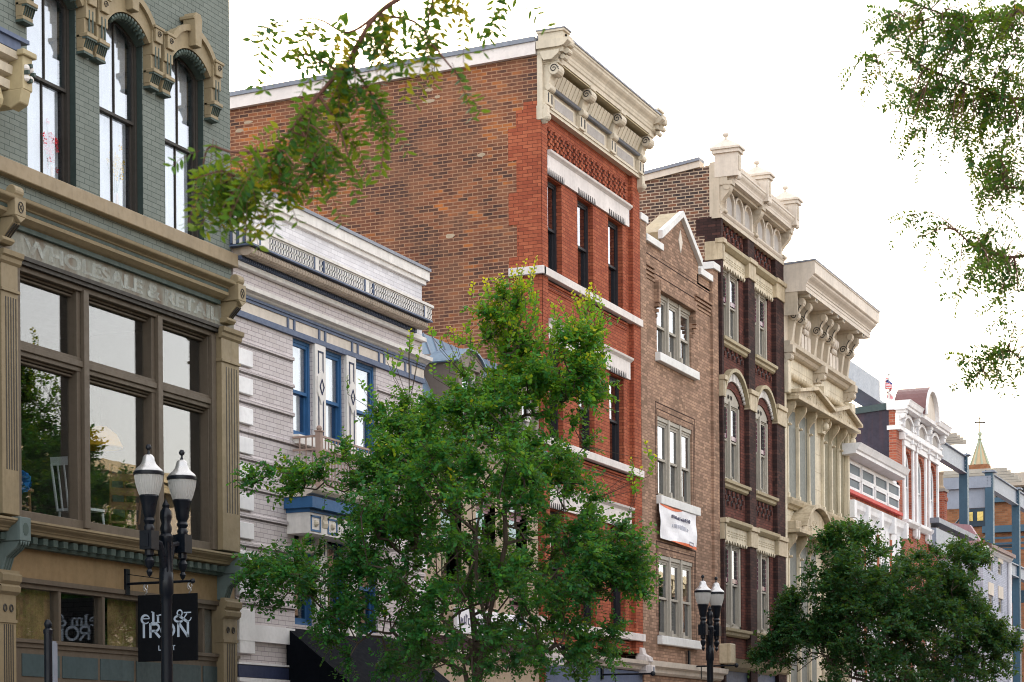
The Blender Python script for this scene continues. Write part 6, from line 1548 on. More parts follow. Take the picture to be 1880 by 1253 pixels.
# ================================================================== HANGING SIGN
def sign():
    Xs = X(228, 1065); y1, z1 = PX(354, 1067, Xs); r = thing('sign_bracket', 'black iron bracket arm carrying the square shop sign of the green building', 'sign bracket', (Xs, 0, z1))
    m = MB(); m.box(Xs-.05, Xs+.05, -.06, -.03, z1-.15, z1+.2); m.build('wall_plate', M['lamp_black'], r)
    m = MB(); m.tube((Xs, -.04, z1), (Xs, y1, z1), .018); m.ball((Xs, y1, z1), .035, 8, 6); m.tube((Xs, -.05, z1+.13), (Xs, y1*.75, z1+.01), .006, n=5); m.build('arm', M['lamp_black'], r)
    c = [PX(a, b, Xs) for a, b in ((253.8, 1092.6), (363.4, 1090.2), (362.8, 1213.5), (253.8, 1214.7))]
    ya, yb = (c[0][0]+c[3][0])/2, (c[1][0]+c[2][0])/2; zt, zb = (c[0][1]+c[1][1])/2, (c[2][1]+c[3][1])/2
    s = thing('hanging_sign', 'square black hanging sign with pale blue lettering reading elm & IRON', 'sign', (Xs, ya, zb))
    m = MB(); m.box(Xs-.012, Xs+.012, yb, ya, zb, zt); m.build('board', M['sign_black'], s, bevel=.004)
    for yy in (ya-.12, yb+.12):
        h = MB(); h.path([(Xs, yy+.02*sin(k), z1-.02+(zt-z1)*k/8) for k in range(9)], .010, 5); h.path([(Xs+.0, yy+.035*cos(k*pi/5), z1-.06+.05*sin(k*pi/5)) for k in range(11)], .006, 5); h.build('hook', M['silver'], s)
    Wd = ya-yb; Hh = zt-zb
    # local frame: u from left (ya) to right (yb), v up
    def place(sgn):
        xf = Xs-.0135 if sgn > 0 else Xs+.0135
        def Q(u, v): return (xf, ya-u*Wd if sgn > 0 else yb+u*Wd, zb+v*Hh)
        m = MB()
        def rib(pts, w):
            n = len(pts); L = []; R_ = []
            for i, p in enumerate(pts):
                a = pts[max(i-1, 0)]; b = pts[min(i+1, n-1)]; dx, dy = (b[0]-a[0])*Wd, (b[1]-a[1])*Hh; l = sqrt(dx*dx+dy*dy) or 1
                ww = (w[i] if hasattr(w, '__len__') else w)/2; L.append((p[0]-dy/l*ww/Wd, p[1]+dx/l*ww/Hh)); R_.append((p[0]+dy/l*ww/Wd, p[1]-dx/l*ww/Hh))
            for i in range(n-1): m.quad(Q(*L[i]), Q(*L[i+1]), Q(*R_[i+1]), Q(*R_[i]))
        T = .036; t = .014
        e = lambda cx, cy, rx, ry, a0, a1, n=16: [(cx+rx*cos(a0+(a1-a0)*k/n), cy+ry*sin(a0+(a1-a0)*k/n)) for k in range(n+1)]
        # e
        q = e(.135, .635, .066, .062, 0.1, 1.78*pi); rib(q, [t+(T-t)*max(0, sin((k/16)*pi))**2 for k in range(17)]); rib([(.07, .645), (.2, .645)], t)
        # l
        rib([(.265, .585), (.265, .74)], T); rib([(.225, .583), (.305, .583)], t); rib([(.23, .745), (.265, .74)], t)
        # m
        for x in (.345, .425, .505): rib([(x, .585), (x, .68)], T*.9); rib([(x-.033, .583), (x+.033, .583)], t)
        rib(e(.385, .665, .042, .03, pi, 0, 8), t*1.3); rib(e(.465, .665, .042, .03, pi, 0, 8), t*1.3); rib([(.32, .69), (.345, .685)], t)
        # &
        rib(e(.71, .71, .042, .045, 1.3*pi, 1.3*pi-2*pi, 16), t*1.4); rib([(.685, .68), (.84, .575)], T); rib(e(.70, .625, .078, .045, .45*pi, 1.75*pi, 14), [T*.8]*15)
        rib([(.755, .60), (.83, .70)], t*1.2); rib([(.775, .715), (.90, .715)], t*1.2); rib(e(.84, .64, .06, .055, -.6*pi, .02*pi, 8), t)
        # I R O N
        b0, b1 = .355, .575
        rib([(.105, b0), (.105, b1)], T); rib([(.215, b0), (.215, b1)], T)
        rib([(.215, b1-.018), (.30, b1-.018)], T*.9); rib(e(.30, b1-.068, .06, .053, pi/2, -pi/2, 10), T*.9); rib([(.215, b1-.118), (.30, b1-.118)], T*.9); rib([(.285, b1-.12), (.375, b0)], T)
        rib(e(.51, (b0+b1)/2, .105, .098, 0, 2*pi, 28), T)
        rib([(.685, b0), (.685, b1)], T); rib([(.845, b0), (.845, b1)], T); rib([(.685, b1), (.845, b0)], T*1.05)
        # L O F T
        z0, z1_ = .16, .235; w = .013
        rib([(.355, z0), (.355, z1_)], w); rib([(.355, z0+.006), (.39, z0+.006)], w); rib(e(.44, (z0+z1_)/2, .03, .036, 0, 2*pi, 16), w)
        rib([(.51, z0), (.51, z1_)], w); rib([(.51, z1_-.006), (.55, z1_-.006)], w); rib([(.51, (z0+z1_)/2), (.54, (z0+z1_)/2)], w)
        rib([(.605, z0), (.605, z1_)], w); rib([(.58, z1_-.006), (.63, z1_-.006)], w)
        m.build('lettering', M['sign_text'], s)
    place(1); place(-1)
sign()
def arm_bracket(px, py, pe, label):
    Xs = X(px, py); y1, z1 = PX(pe, py, Xs); r = thing('sign_bracket', label, 'sign bracket', (Xs, 0, z1))
    m = MB(); m.box(Xs-.05, Xs+.05, -.09, -.05, z1-.1, z1+.38); m.tube((Xs, -.06, z1), (Xs, y1, z1), .02); m.ball((Xs, y1, z1), .055, 8, 6); m.tube((Xs, y1*.3, z1), (Xs, y1*.3, z1-.3), .012); m.build('arm', M['lamp_black'], r)
arm_bracket(1260, 1222, 1352, 'empty black bracket arm with a ball end on the brown gabled building'); arm_bracket(1100, 1237, 1199, 'empty black bracket arm with a ball end low on the tall red building')

# ================================================================== THINGS IN THE SHOP AND ON THE SILLS
def slat_chair(px, py, Y, mat, label, name, rz, rungs=False, low=.0):
    x, z = P(px, py, Y); fz = zfl+.01; r = thing(name, label, 'chair', (x, Y, fz))
    c_, s_ = cos(rz), sin(rz)
    def R(a, b, c): return (x+a*c_-b*s_, Y+a*s_+b*c_, fz+c)
    seat = .5 + low; top = 1.12+low
    m = MB(); m.add([R(-.25,-.23,seat), R(.25,-.21,seat+.02), R(.25,.21,seat+.02), R(-.25,.23,seat), R(-.25,-.23,seat+.035), R(.25,-.21,seat+.055), R(.25,.21,seat+.055), R(-.25,.23,seat+.035)], [(3,2,1,0),(4,5,6,7),(0,1,5,4),(1,2,6,5),(2,3,7,6),(3,0,4,7)]); m.build('seat', mat, r)
    m = MB(); m.tube(R(-.25,-.22,seat), R(-.36,-.24,top), .018); m.tube(R(-.25,.22,seat), R(-.36,.24,top), .018)
    if rungs:
        for k in range(3):
            zz = seat+.2+.2*k; f = (zz-seat)/(top-seat); m.add([R(-.25-.11*f+.01,-.23,zz), R(-.25-.11*f+.01,.23,zz), R(-.25-.11*f,.23,zz+.11), R(-.25-.11*f,-.23,zz+.11)], [(0,1,2,3)])
    else:
        m.add([R(-.36,-.25,top-.02), R(-.36,.25,top-.02), R(-.375,.25,top+.09), R(-.375,-.25,top+.09), R(-.34,-.25,top-.02), R(-.34,.25,top-.02), R(-.355,.25,top+.09), R(-.355,-.25,top+.09)], [(0,1,2,3),(7,6,5,4),(0,4,5,1),(2,6,7,3),(1,5,6,2),(0,3,7,4)])
        for k in range(4): yy = -.14+.093*k; m.tube(R(-.25,yy,seat), R(-.36,yy*1.05,top), .014, n=6)
    m.build('backrest', mat, r)
    for a, b in ((-.22,-.2),(-.22,.2),(.22,-.19),(.22,.19)):
        l = MB(); l.tube(R(a,b,seat), R(a*1.25,b*1.1,0), .018, .014); l.build('leg', mat, r)
    l = MB(); l.tube(R(.24,-.2,seat*.5), R(.24,.2,seat*.5), .012); l.tube(R(-.25,-.2,seat*.4), R(.25,-.2,seat*.4), .012); l.build('stretcher', mat, r)
slat_chair(150, 935, .55, M['chair_white'], 'white slat-backed wooden chair seen through the lower middle shop panes', 'chair', 0.05, low=-.05)
slat_chair(218, 930, 1.5, M['chair_wood'], 'worn brown ladder-back chair behind the white chair in the shop', 'chair', .9, True, low=.05)
def props():
    Y = 1.0; x, z = P(184, 822, Y); m = MB(); m.lathe((x, Y, z), [(.02,.30),(.10,.29),(.24,.18),(.32,0),(.31,-.01),(.2,.12),(.08,.22),(.02,.26)], 18); r = thing('pendant_lamp', 'bright yellow dome lampshade hanging inside the middle shop window', 'lamp', (x, Y, z)); m.build('shade', M['yellow'], r, smooth=True)
    m = MB(); m.tube((x, Y, z+.28), (x, Y, z+1.3), .008); m.build('cord', M['dark_frame'], r)
    x, z = P(36, 885, .7); m = MB(); rr = random.Random(3)
    for k in range(60):
        a = Vector((rr.gauss(0,1), rr.gauss(0,1), rr.gauss(0,1))).normalized()*.13; b = a.cross(Vector((rr.gauss(0,1), rr.gauss(0,1), rr.gauss(0,1)))).normalized()*.06; c = Vector((x, .7, z)); m.quad(c+a*.2, c+a+b, c+a*1.25, c+a-b)
    tag(m.build('tissue_pompom', M['blue_paper'], None), 'bright blue crumpled tissue pompom at the left of the shop window', 'ornament')
    x, z = P(226, 905, 1.6); m = MB(); m.add([(x-.3,1.6,z-.33),(x+.28,1.75,z-.33),(x+.2,1.75,z+.35),(x-.33,1.6,z+.35),(x-.3,1.63,z-.33),(x+.28,1.78,z-.33),(x+.2,1.78,z+.35),(x-.33,1.63,z+.35)], [(0,1,2,3),(7,6,5,4),(0,4,5,1),(1,5,6,2),(2,6,7,3),(3,7,4,0)]); r = thing('framed_picture', 'grey-green picture panel leaning behind the brown chair in the shop', 'picture', (x, 1.6, z-.4)); m.build('panel', M['picture'], r)
    m = MB(); m.tube((x-.32,1.59,z-.35),(x-.35,1.59,z+.37), .02); m.tube((x+.3,1.74,z-.35),(x+.22,1.74,z+.37), .02); m.tube((x-.35,1.59,z+.37),(x+.22,1.74,z+.37), .02); m.tube((x-.35,1.6,z-.35),(x-.35,1.6,zfl), .02); m.tube((x+.3,1.76,z-.35),(x+.3,1.76,zfl), .02); m.build('frame', M['chair_wood'], r)
    x, z = P(44, 930, .8); m = MB()
    m.tube((x-.15,.8,zfl),(x-.1,.8,z+.2), .02); m.tube((x+.15,.8,zfl),(x+.12,.8,z+.2), .02); m.tube((x-.12,.8,z),(x+.13,.8,z), .015); m.tube((x-.1,.8,z+.2),(x+.12,.8,z+.2), .02); m.tube((x-.1,1.1,zfl),(x-.08,1.1,z+.2), .02); m.tube((x+.15,1.1,zfl),(x+.12,1.1,z+.2), .02); m.box(x-.16,x+.17,.76,1.14,z+.2,z+.24)
    tag(m.build('stool', M['chair_wood'], None), 'brown wooden stool standing below the blue pompom', 'stool')
    for (px, py, Y, mat, lab, nm, n) in ((92, 262, .19, 'red_flower', 'bunch of red flowers inside the leftmost arched window', 'flower_bunch', 46), (212, 300, .19, 'yellow_flower', 'bunch of yellow flowers inside the middle arched window', 'flower_bunch', 26)):
        x, z = P(px, py, Y); zs_ = Z(264, 402); r = thing(nm, lab, 'flowers', (x, Y, zs_+.1)); m = MB(); s = MB(); rr = random.Random(px)
        for k in range(n):
            c = Vector((x+rr.gauss(0,.08), Y+rr.gauss(0,.01), z+rr.gauss(0,.11))); 
            for q in range(5): a = 2*pi*q/5+rr.random(); d = Vector((cos(a), -.4, sin(a)))*.03; e = Vector((-sin(a), 0, cos(a)))*.014; m.quad(c, c+d+e, c+d*1.5, c+d-e)
            if k % 4 == 0: s.tube((x+rr.uniform(-.02,.02), Y, zs_+.2), tuple(c), .004, n=4)
        m.build('petals', M[mat], r); s.build('stems', M['stem'], r)
        v = MB(); v.lathe((x, Y, zs_+.08), [(.03,0),(.04,.05),(.035,.15),(.025,.2)], 12); v.build('vase', M['curtain'], r)
props()
# ================================================================== TREES
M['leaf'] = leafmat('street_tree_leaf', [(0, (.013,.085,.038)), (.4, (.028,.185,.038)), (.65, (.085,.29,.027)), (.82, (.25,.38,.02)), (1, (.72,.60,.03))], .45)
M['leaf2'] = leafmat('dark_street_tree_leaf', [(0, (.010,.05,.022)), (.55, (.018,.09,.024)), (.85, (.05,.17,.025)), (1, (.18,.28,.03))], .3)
M['locust_leaf'] = leafmat('locust_leaflet', [(0, (.010,.07,.035)), (.45, (.025,.11,.016)), (.75, (.12,.17,.012)), (1, (.36,.24,.012))], .42)
def leaf_mesh(name, mat, base, tip, side, tone, parent, fold=.25):
    """arrays (n,3): base point, tip point, half-width vector; each leaf is a folded six-point blade"""
    n = len(base); nrm = np.cross(tip-base, side); nrm /= (np.linalg.norm(nrm, axis=1, keepdims=True)+1e-9)
    wl = np.linalg.norm(side, axis=1, keepdims=True); up = nrm*wl*fold
    m1 = base+(tip-base)*.35; m2 = base+(tip-base)*.72
    V = np.stack([base, m1+side+up, m2+side*.75+up*.7, tip, m2-side*.75+up*.7, m1-side+up], 1).reshape(-1, 3)
    off = Vector((0, 0, 0)); q = parent
    while q is not None: off += q.location; q = q.parent
    V = V - np.array(off)
    idx = np.arange(n)[:, None]*6
    F = np.concatenate([idx+np.array([[0,1,2,3]]), idx+np.array([[0,3,4,5]])], 1).reshape(-1)
    me = bpy.data.meshes.new(name); me.vertices.add(len(V)); me.vertices.foreach_set('co', V.astype(np.float32).ravel())
    me.loops.add(len(F)); me.loops.foreach_set('vertex_index', F.astype(np.int32)); me.polygons.add(2*n)
    me.polygons.foreach_set('loop_start', np.arange(0, 8*n, 4, dtype=np.int32)); me.polygons.foreach_set('loop_total', np.full(2*n, 4, dtype=np.int32))
    me.update(calc_edges=True)
    at = me.attributes.new('tone', 'FLOAT', 'POINT'); at.data.foreach_set('value', np.repeat(tone, 6).astype(np.float32))
    me.materials.append(mat); o = bpy.data.objects.new(name, me); COL.objects.link(o); o.parent = parent; return o
def unit(a): return a/(np.linalg.norm(a, axis=-1, keepdims=True)+1e-9)
def grow(seed, base, lobes, npts, trunk_h, leaf, twig_len, nleaf, leafmat_, label, group=None, tips=None, tone0=.25, ntw=5, trunk_r=.11, name='street_tree', hgrad=.35):
    """lobes: (centre xyz, radii xyz, weight). returns the thing"""
    rg = np.random.default_rng(seed); root = thing(name, label, 'tree', tuple(base), group)
    B = np.array(base, float); W = np.array([l[2] for l in lobes]); W = W/W.sum()
    pts = []
    while len(pts) < npts:
        l = lobes[rg.choice(len(lobes), p=W)]; d = rg.normal(size=3); d /= np.linalg.norm(d); r = rg.random()**.45
        p = np.array(l[0])+d*np.array(l[1])*r
        if noise.noise(Vector(p*1.25)) > -.14: pts.append(p)
    pts = np.array(pts)
    nodes = [B, B+np.array([0,0,trunk_h*.5]), B+np.array([.03,.02,trunk_h])]; par = [-1, 0, 1]
    top = nodes[-1]
    # leading stems
    zmax = pts[:,2].max()
    for a in range(4):
        an = a*pi/2+.5; cur = 2
        for k in range(1, 6):
            f = k/5; p = top+np.array([cos(an)*.55*f, sin(an)*.55*f, (zmax-top[2])*.72*f*(1 if a % 2 else .8)])+rg.normal(size=3)*.06
            nodes.append(p); par.append(cur); cur = len(nodes)-1
    order = np.argsort(np.linalg.norm((pts-top)*np.array([1,1,.6]), axis=1))
    for i in order:
        p = pts[i]; N = np.array(nodes); d = p-N; dist = np.linalg.norm(d, axis=1)
        cost = dist + .9*np.maximum(0, N[:,2]-p[2]+.12*dist) ; cost[:2] = 1e9
        j = int(np.argmin(cost)); cur = j; L = dist[j]; n = max(1, int(L/.28))
        for k in range(1, n+1):
            f = k/n; q = N[j]+(p-N[j])*f+rg.normal(size=3)*.03*(k < n)+np.array([0,0,.06*L*sin(pi*f)]); nodes.append(q); par.append(cur); cur = len(nodes)-1
    N = np.array(nodes); par = np.array(par); cnt = np.zeros(len(N)); kids = np.zeros(len(N), int)
    for i in range(len(N)-1, 0, -1): cnt[i] += 1; cnt[par[i]] += cnt[i]; kids[par[i]] += 1
    rad = .0035+trunk_r*(cnt/cnt[0])**.48; rad[0] = trunk_r*1.35; rad[1] = trunk_r*1.05
    tr = MB(); br = MB()
    for i in range(1, len(N)):
        a, b = N[par[i]], N[i]; r0, r1 = min(rad[par[i]], rad[i]*1.5 if par[i] > 1 else 9), rad[i]
        (tr if i <= 2 else br).tube(tuple(a), tuple(b), r0, r1, 8 if r1 > .03 else 4, False)
    tr.build('trunk', M['bark'], root, smooth=True); br.build('branches', M['bark'], root, smooth=True)
    # twigs and leaves from the outer nodes
    cen = pts.mean(0)
    ends = [i for i in range(3, len(N)) if cnt[i] < 9]
    bases, tipsA, sides, tones = [], [], [], []; tw = MB()
    zlo, zhi = pts[:,2].min(), pts[:,2].max()
    for i in ends:
        k = rg.poisson(ntw*(.55 if cnt[i] > 3 else 1))
        for _ in range(k):
            o = unit(N[i]-N[par[i]]); d = unit(o*.5+unit(N[i]-cen)*.35+rg.normal(size=3)*.62+np.array([0,0,.25])); L = twig_len*rg.uniform(.45, 1.2)
            n = max(4, int(nleaf*L/twig_len)); t = (np.arange(n)+.6)/n; droop = rg.uniform(-.05, .35)
            P_ = N[i]+d*L*t[:,None]-np.array([0,0,1])*(droop*L*t**2)[:,None]
            if rg.random() < .5: tw.path([tuple(N[i]), tuple(P_[n//2]), tuple(P_[-1])], .0028, 3, False)
            dd = unit(np.gradient(P_, axis=0)); sd = unit(np.cross(dd, unit(rg.normal(size=3)+np.array([0,0,1.5]))))
            alt = np.where(np.arange(n) % 2, 1, -1)[:,None]
            ld = unit(dd*.55+sd*alt*1.0+rg.normal(size=(n,3))*.28-np.array([0,0,.25])); ll = leaf*rg.uniform(.5, 1.35, size=(n,1))
            wd = unit(np.cross(ld, unit(rg.normal(size=(n,3))*.6+np.array([0,0,1]))))*ll*.29
            bases.append(P_); tipsA.append(P_+ld*ll); sides.append(wd)
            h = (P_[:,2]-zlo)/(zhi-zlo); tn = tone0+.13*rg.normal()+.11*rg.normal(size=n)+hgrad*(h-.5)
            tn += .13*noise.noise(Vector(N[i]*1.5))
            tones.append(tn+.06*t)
    if tips:
        for (p, hgt, k, tone) in tips:            # upright young shoots with yellow new leaves
            p = np.array(p)
            for q in range(k):
                o = p+rg.normal(size=3)*np.array([.18,.18,.10]); d = unit(np.array([rg.normal()*.22, rg.normal()*.22, 1])); L = hgt*rg.uniform(.5, 1.1); n = int(L/.028)
                t = (np.arange(n)+.5)/n; P_ = o+d*L*t[:,None]; j = np.argmin(np.linalg.norm(N-o, axis=1)); tw.path([tuple(N[j]), tuple(o), tuple(P_[-1])], .004, 4, False)
                alt = np.where(np.arange(n) % 2, 1, -1)[:,None]; an = rg.random()*pi; sd = np.array([cos(an), sin(an), 0])
                ld = unit(np.array([0,0,.7])+sd*alt+rg.normal(size=(n,3))*.3); ll = leaf*(1.35-.6*t[:,None])*rg.uniform(.8, 1.2, size=(n,1)); wd = unit(np.cross(ld, unit(rg.normal(size=(n,3)))))*ll*.33
                bases.append(P_); tipsA.append(P_+ld*ll); sides.append(wd); tones.append(tone*(.72+.38*t)+.06*rg.normal(size=n))
    b, t_, s, tn = (np.concatenate(v) for v in (bases, tipsA, sides, tones))
    tw.build('twigs', M['bark'], root)
    leaf_mesh('crown', leafmat_, b, t_, s, np.clip(tn, 0, 1), root); print(name, 'leaves', len(b), 'nodes', len(N))
    return root
def lobe(px, py, rx, ry, t, w, dz=None, ry_=None):
    c = PT(px, py, t); k = t/FPX; return ((c.x, c.y, c.z), (rx*k, (ry_ if ry_ else rx*k*.8), ry*k), w)
T1 = 30.3; b1 = PT(880, 1389, T1)
L1 = [lobe(930, 635, 50, 90, T1, 1.5), lobe(890, 790, 165, 62, T1, 3.4), lobe(1055, 700, 52, 115, T1-.4, 2.0), lobe(830, 900, 290, 110, T1-.3, 8), lobe(1020, 900, 130, 110, T1+.2, 3.4),
      lobe(880, 1050, 300, 110, T1, 8.5), lobe(560, 1060, 130, 55, T1-.5, 1.7), lobe(545, 884, 100, 24, T1-.3, .6), lobe(1110, 1030, 105, 80, T1, 3.0), lobe(900, 1190, 270, 70, T1+.1, 4.2), lobe(770, 870, 100, 80, T1, 2.0), lobe(690, 960, 150, 80, T1-.2, 2.6), lobe(650, 1130, 140, 60, T1-.2, 1.8), lobe(760, 1190, 160, 60, T1-.5, 2.2), lobe(975, 720, 95, 60, T1, 1.8), lobe(830, 720, 55, 60, T1, .9), lobe(740, 770, 60, 50, T1, .7), lobe(1060, 1180, 100, 50, T1-.3, .9)]
tp = lambda px, py, t=T1: tuple(PT(px, py, t))
tips1 = [(tp(925, 640), .6, 16, .88), (tp(960, 560), .5, 12, .92), (tp(900, 570), .35, 8, .95), (tp(1070, 600), .5, 12, .85), (tp(1050, 690), .5, 12, .75), (tp(1160, 900), .3, 5, .8), (tp(1000, 640), .5, 12, .8), (tp(850, 660), .35, 8, .8), (tp(780, 650), .25, 5, .85), (tp(935, 570), .55, 9, .95), (tp(905, 600), .45, 6, .9), (tp(1010, 590), .3, 4, .85), (tp(1078, 560), .42, 4, .95), (tp(1085, 640), .45, 5, .8), (tp(835, 620), .25, 5, .9), (tp(735, 680), .3, 4, .8), (tp(865, 625), .25, 4, .8), (tp(1172, 870), .4, 3, .9), (tp(1110, 600), .2, 2, .7), (tp(960, 600), .5, 5, .75), (tp(650, 730), .25, 3, .7)]
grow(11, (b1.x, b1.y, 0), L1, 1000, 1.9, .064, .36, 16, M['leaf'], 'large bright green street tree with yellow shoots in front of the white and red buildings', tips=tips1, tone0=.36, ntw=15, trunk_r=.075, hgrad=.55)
T2 = 53.0; b2 = PT(1622, 1389, T2)
L2 = [lobe(1560, 1010, 62, 48, T2, 1.2), lobe(1620, 1080, 170, 70, T2, 5), lobe(1740, 1060, 85, 50, T2, 1.8), lobe(1640, 1170, 215, 80, T2, 7.5), lobe(1800, 1160, 62, 50, T2-.3, 1.2), lobe(1450, 1120, 55, 35, T2, 1), lobe(1430, 1190, 60, 40, T2, 1.0), lobe(1640, 1240, 220, 50, T2, 3), lobe(1700, 1120, 150, 60, T2, 3), lobe(1800, 1200, 72, 58, T2, 1.8), lobe(1500, 1180, 105, 65, T2, 2.4), lobe(1560, 1080, 110, 55, T2, 1.6), lobe(1760, 1025, 60, 20, T2, .5), lobe(1845, 1200, 28, 45, T2, .3)]
tips2 = [((lambda q: (q.x, q.y, q.z))(PT(a, b, T2)), h, 4, .6) for a, b, h in ((1545, 985, .35), (1580, 985, .3), (1690, 1010, .35), (1720, 1025, .3), (1785, 1060, .3), (1500, 1050, .3), (1640, 1010, .3))]
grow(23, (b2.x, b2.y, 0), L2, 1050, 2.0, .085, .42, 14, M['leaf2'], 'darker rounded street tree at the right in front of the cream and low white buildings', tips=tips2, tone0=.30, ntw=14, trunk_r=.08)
# tree on the near pavement: it is seen mirrored in the big shop panes
def near_trees():
    src = [o for o in COL.objects if o.name.startswith('street_tree') and o.parent is None][0]
    for k, (x, y, rz, lab) in enumerate(((40.0, -13.7, .8, 'street tree on the near pavement mirrored in the left shop panes'), (44.6, -13.6, 2.6, 'street tree on the near pavement mirrored in the middle shop panes'))):
        c = src.copy(); COL.objects.link(c); c.location = (x, y, 0); c.rotation_euler = (0, 0, rz); c.scale = (.85, .85, .95); c['label'] = lab
        for ch in list(src.children):
            d = ch.copy(); COL.objects.link(d); d.parent = c
near_trees()

# ================================================================== HONEY LOCUST whose branches hang into the frame
def locust():
    bx_, by_ = 10.6, -15.3
    root = thing('locust_tree', 'honey locust on the near pavement whose feathery branches hang into the top corners', 'tree', (bx_, by_, 0)); rg = np.random.default_rng(5)
    tr = MB(); tr.path([(bx_, by_, 0), (bx_+.05, by_, 1.5), (bx_-.02, by_+.02, 3.0), (bx_, by_+.05, 4.6)], [.17, .13, .12, .11], 12); tr.build('trunk', M['bark'], root, smooth=True)
    br = MB(); bases, tipsA, sides, tones = [], [], [], []
    def leafrow(p0, d, L, ll, tone):
        """pinnate leaf: a stalk with paired leaflets"""
        n = max(6, int(L/(ll*.42))); t = (np.arange(n)+1)/n; d = unit(np.array(d))
        P_ = p0+d*L*t[:,None]-np.array([0,0,1])*(.35*L*t**2)[:,None]
        br.path([tuple(p0), tuple(P_[n//2]), tuple(P_[-1])], .0011, 3, False)
        dd = unit(np.gradient(P_, axis=0)); sd = unit(np.cross(dd, unit(rg.normal(size=3)*.5+np.array([RT.y*0+VD.x, VD.y, .3]))))
        for s in (-1, 1):
            ld = unit(dd*.55+sd*s+rg.normal(size=(n,3))*.14); l_ = ll*rg.uniform(.8, 1.1, size=(n,1)); wd = unit(np.cross(ld, unit(rg.normal(size=(n,3))*.35+np.array([0,.2,.6]))))*l_*.21
            bases.append(P_); tipsA.append(P_+ld*l_); sides.append(wd); tones.append(np.clip(tone+.1*rg.normal(size=n), 0, 1))
    def limb(pts, r0, r1):
        pts = [Vector(p) for p in pts]; fine = []
        for i in range(len(pts)-1):
            p0 = pts[max(i-1,0)]; p1 = pts[i]; p2 = pts[i+1]; p3 = pts[min(i+2, len(pts)-1)]
            for k in range(6):
                t = k/6; fine.append(.5*((2*p1)+(p2-p0)*t+(2*p0-5*p1+4*p2-p3)*t*t+(-p0+3*p1-3*p2+p3)*t**3))
        fine.append(pts[-1]); n = len(fine); br.path([tuple(q) for q in fine], [r0+(r1-r0)*k/(n-1) for k in range(n)], 6, False); return fine
    def dress(fine, start, dens, L, ll, tone, dirs, jit=.5):
        n = len(fine)
        for i in range(int(n*start), n):
            for _ in range(rg.poisson(dens)):
                d = np.array(dirs[rg.integers(len(dirs))])+rg.normal(size=3)*jit
                leafrow(np.array(fine[i])+rg.normal(size=3)*.012, d, L*rg.uniform(.6, 1.2), ll, tone+.22*rg.normal())
    R_ = np.array(RT); V_ = np.array(VD); U_ = np.array([0,0,1.])
    fork = Vector((bx_, by_+.05, 4.6))
    # left limb: comes over the top of the frame, then hangs down to the left (about 6 m from the camera)
    t = 6.2; A = lambda px, py, t_=t: tuple(PT(px, py, t_))
    over = [tuple(fork), (9.2, -14.5, 5.0), (7.6, -13.8, 4.95), tuple(PT(900, -120, 6.4))]
    limb(over, .05, .010)
    main = limb([A(900, -120, 6.4), A(760, -20), A(690, 30), A(640, 110), A(585, 175), A(545, 225), A(500, 275), A(440, 330), A(400, 300), ], .009, .003)
    main = main[:-6]
    down = [-U_, -U_+R_*.3, -U_-R_*.4, -U_*.7-R_*.8, -U_*.8+R_*.5]
    ll = .034
    sub = [([A(690, 30), A(760, 40), A(800, 90), A(850, 150)], .0), ([A(700, 20), A(640, 60), A(580, 35), A(500, 45)], .0), ([A(640, 110), A(680, 170), A(720, 240)], .2), ([A(585, 175), A(620, 230), A(640, 290)], .2), ([A(545, 225), A(580, 300), A(545, 350)], .3),
           ([A(500, 275), A(510, 300), A(520, 330)], .3), ([A(500, 275), A(430, 280), A(385, 270), A(372, 310)], .3), ([A(440, 325), A(440, 340), A(450, 370)], .4), ([A(620, 130), A(560, 100), A(540, 120)], 0), ([A(800, -20), A(790, 20), A(780, 60)], .1), ([A(830, -60), A(840, 0), A(845, 40)], .1), ([A(925, -60), A(925, 0)], .1)]
    dress(main, .20, .95, .13, ll, .55, down)
    for pts, sp in sub:
        f = limb(pts, .005, .002); dress(f, .15, .65, .12, ll, .5+sp*.3, down, .45)
    mainp = [np.array(q) for q in main]
    for (cx_, cy_) in ((560, 250), (600, 215), (620, 260), (470, 320), (520, 320), (545, 300), (395, 300), (380, 330), (660, 190), (650, 150), (450, 350), (430, 320), (590, 300), (630, 180), (410, 360), (500, 350)):
        p = np.array(A(cx_+rg.normal()*8, cy_+rg.normal()*8, t+rg.normal()*.12)); k = int(np.argmin([np.linalg.norm(q-p)+.6*max(0, p[2]-q[2]) for q in mainp])); q = mainp[k]
        f = limb([tuple(q), tuple((q+p)/2+U_*.02), tuple(p)], .0035, .0015); dress(f, .3, .40, .11, ll, .5, down, .4)
    # right-hand boughs, about 11 m away
    t2 = 11.0; B = lambda px, py, t_=t2: tuple(PT(px, py, t_))
    boughs = [([tuple(fork), B(2050, 150), B(1880, 182), B(1790, 160), B(1700, 125), B(1650, 95), B(1590, 110)], 1.0), ([tuple(fork), B(2040, -60), B(1880, 20), B(1800, 40), B(1740, 30), B(1680, 10), B(1655, 40)], 1.0), ([tuple(fork), B(2060, 420), B(1880, 470), B(1820, 465), B(1790, 455), B(1745, 420), B(1690, 435)], .55), ([tuple(fork), B(2080, 560), B(1940, 640), B(1880, 660), B(1850, 645), B(1810, 690)], .5),
              ([tuple(fork), B(2040, 300), B(1900, 345), B(1850, 345), B(1815, 370)], .6)]
    dn = [-U_, -U_*.8-R_*.8, -U_*.4-R_, -U_+R_*.7, -R_*1.1+U_*.15, R_*.8-U_*.3]
    ll2 = .030; bp = []
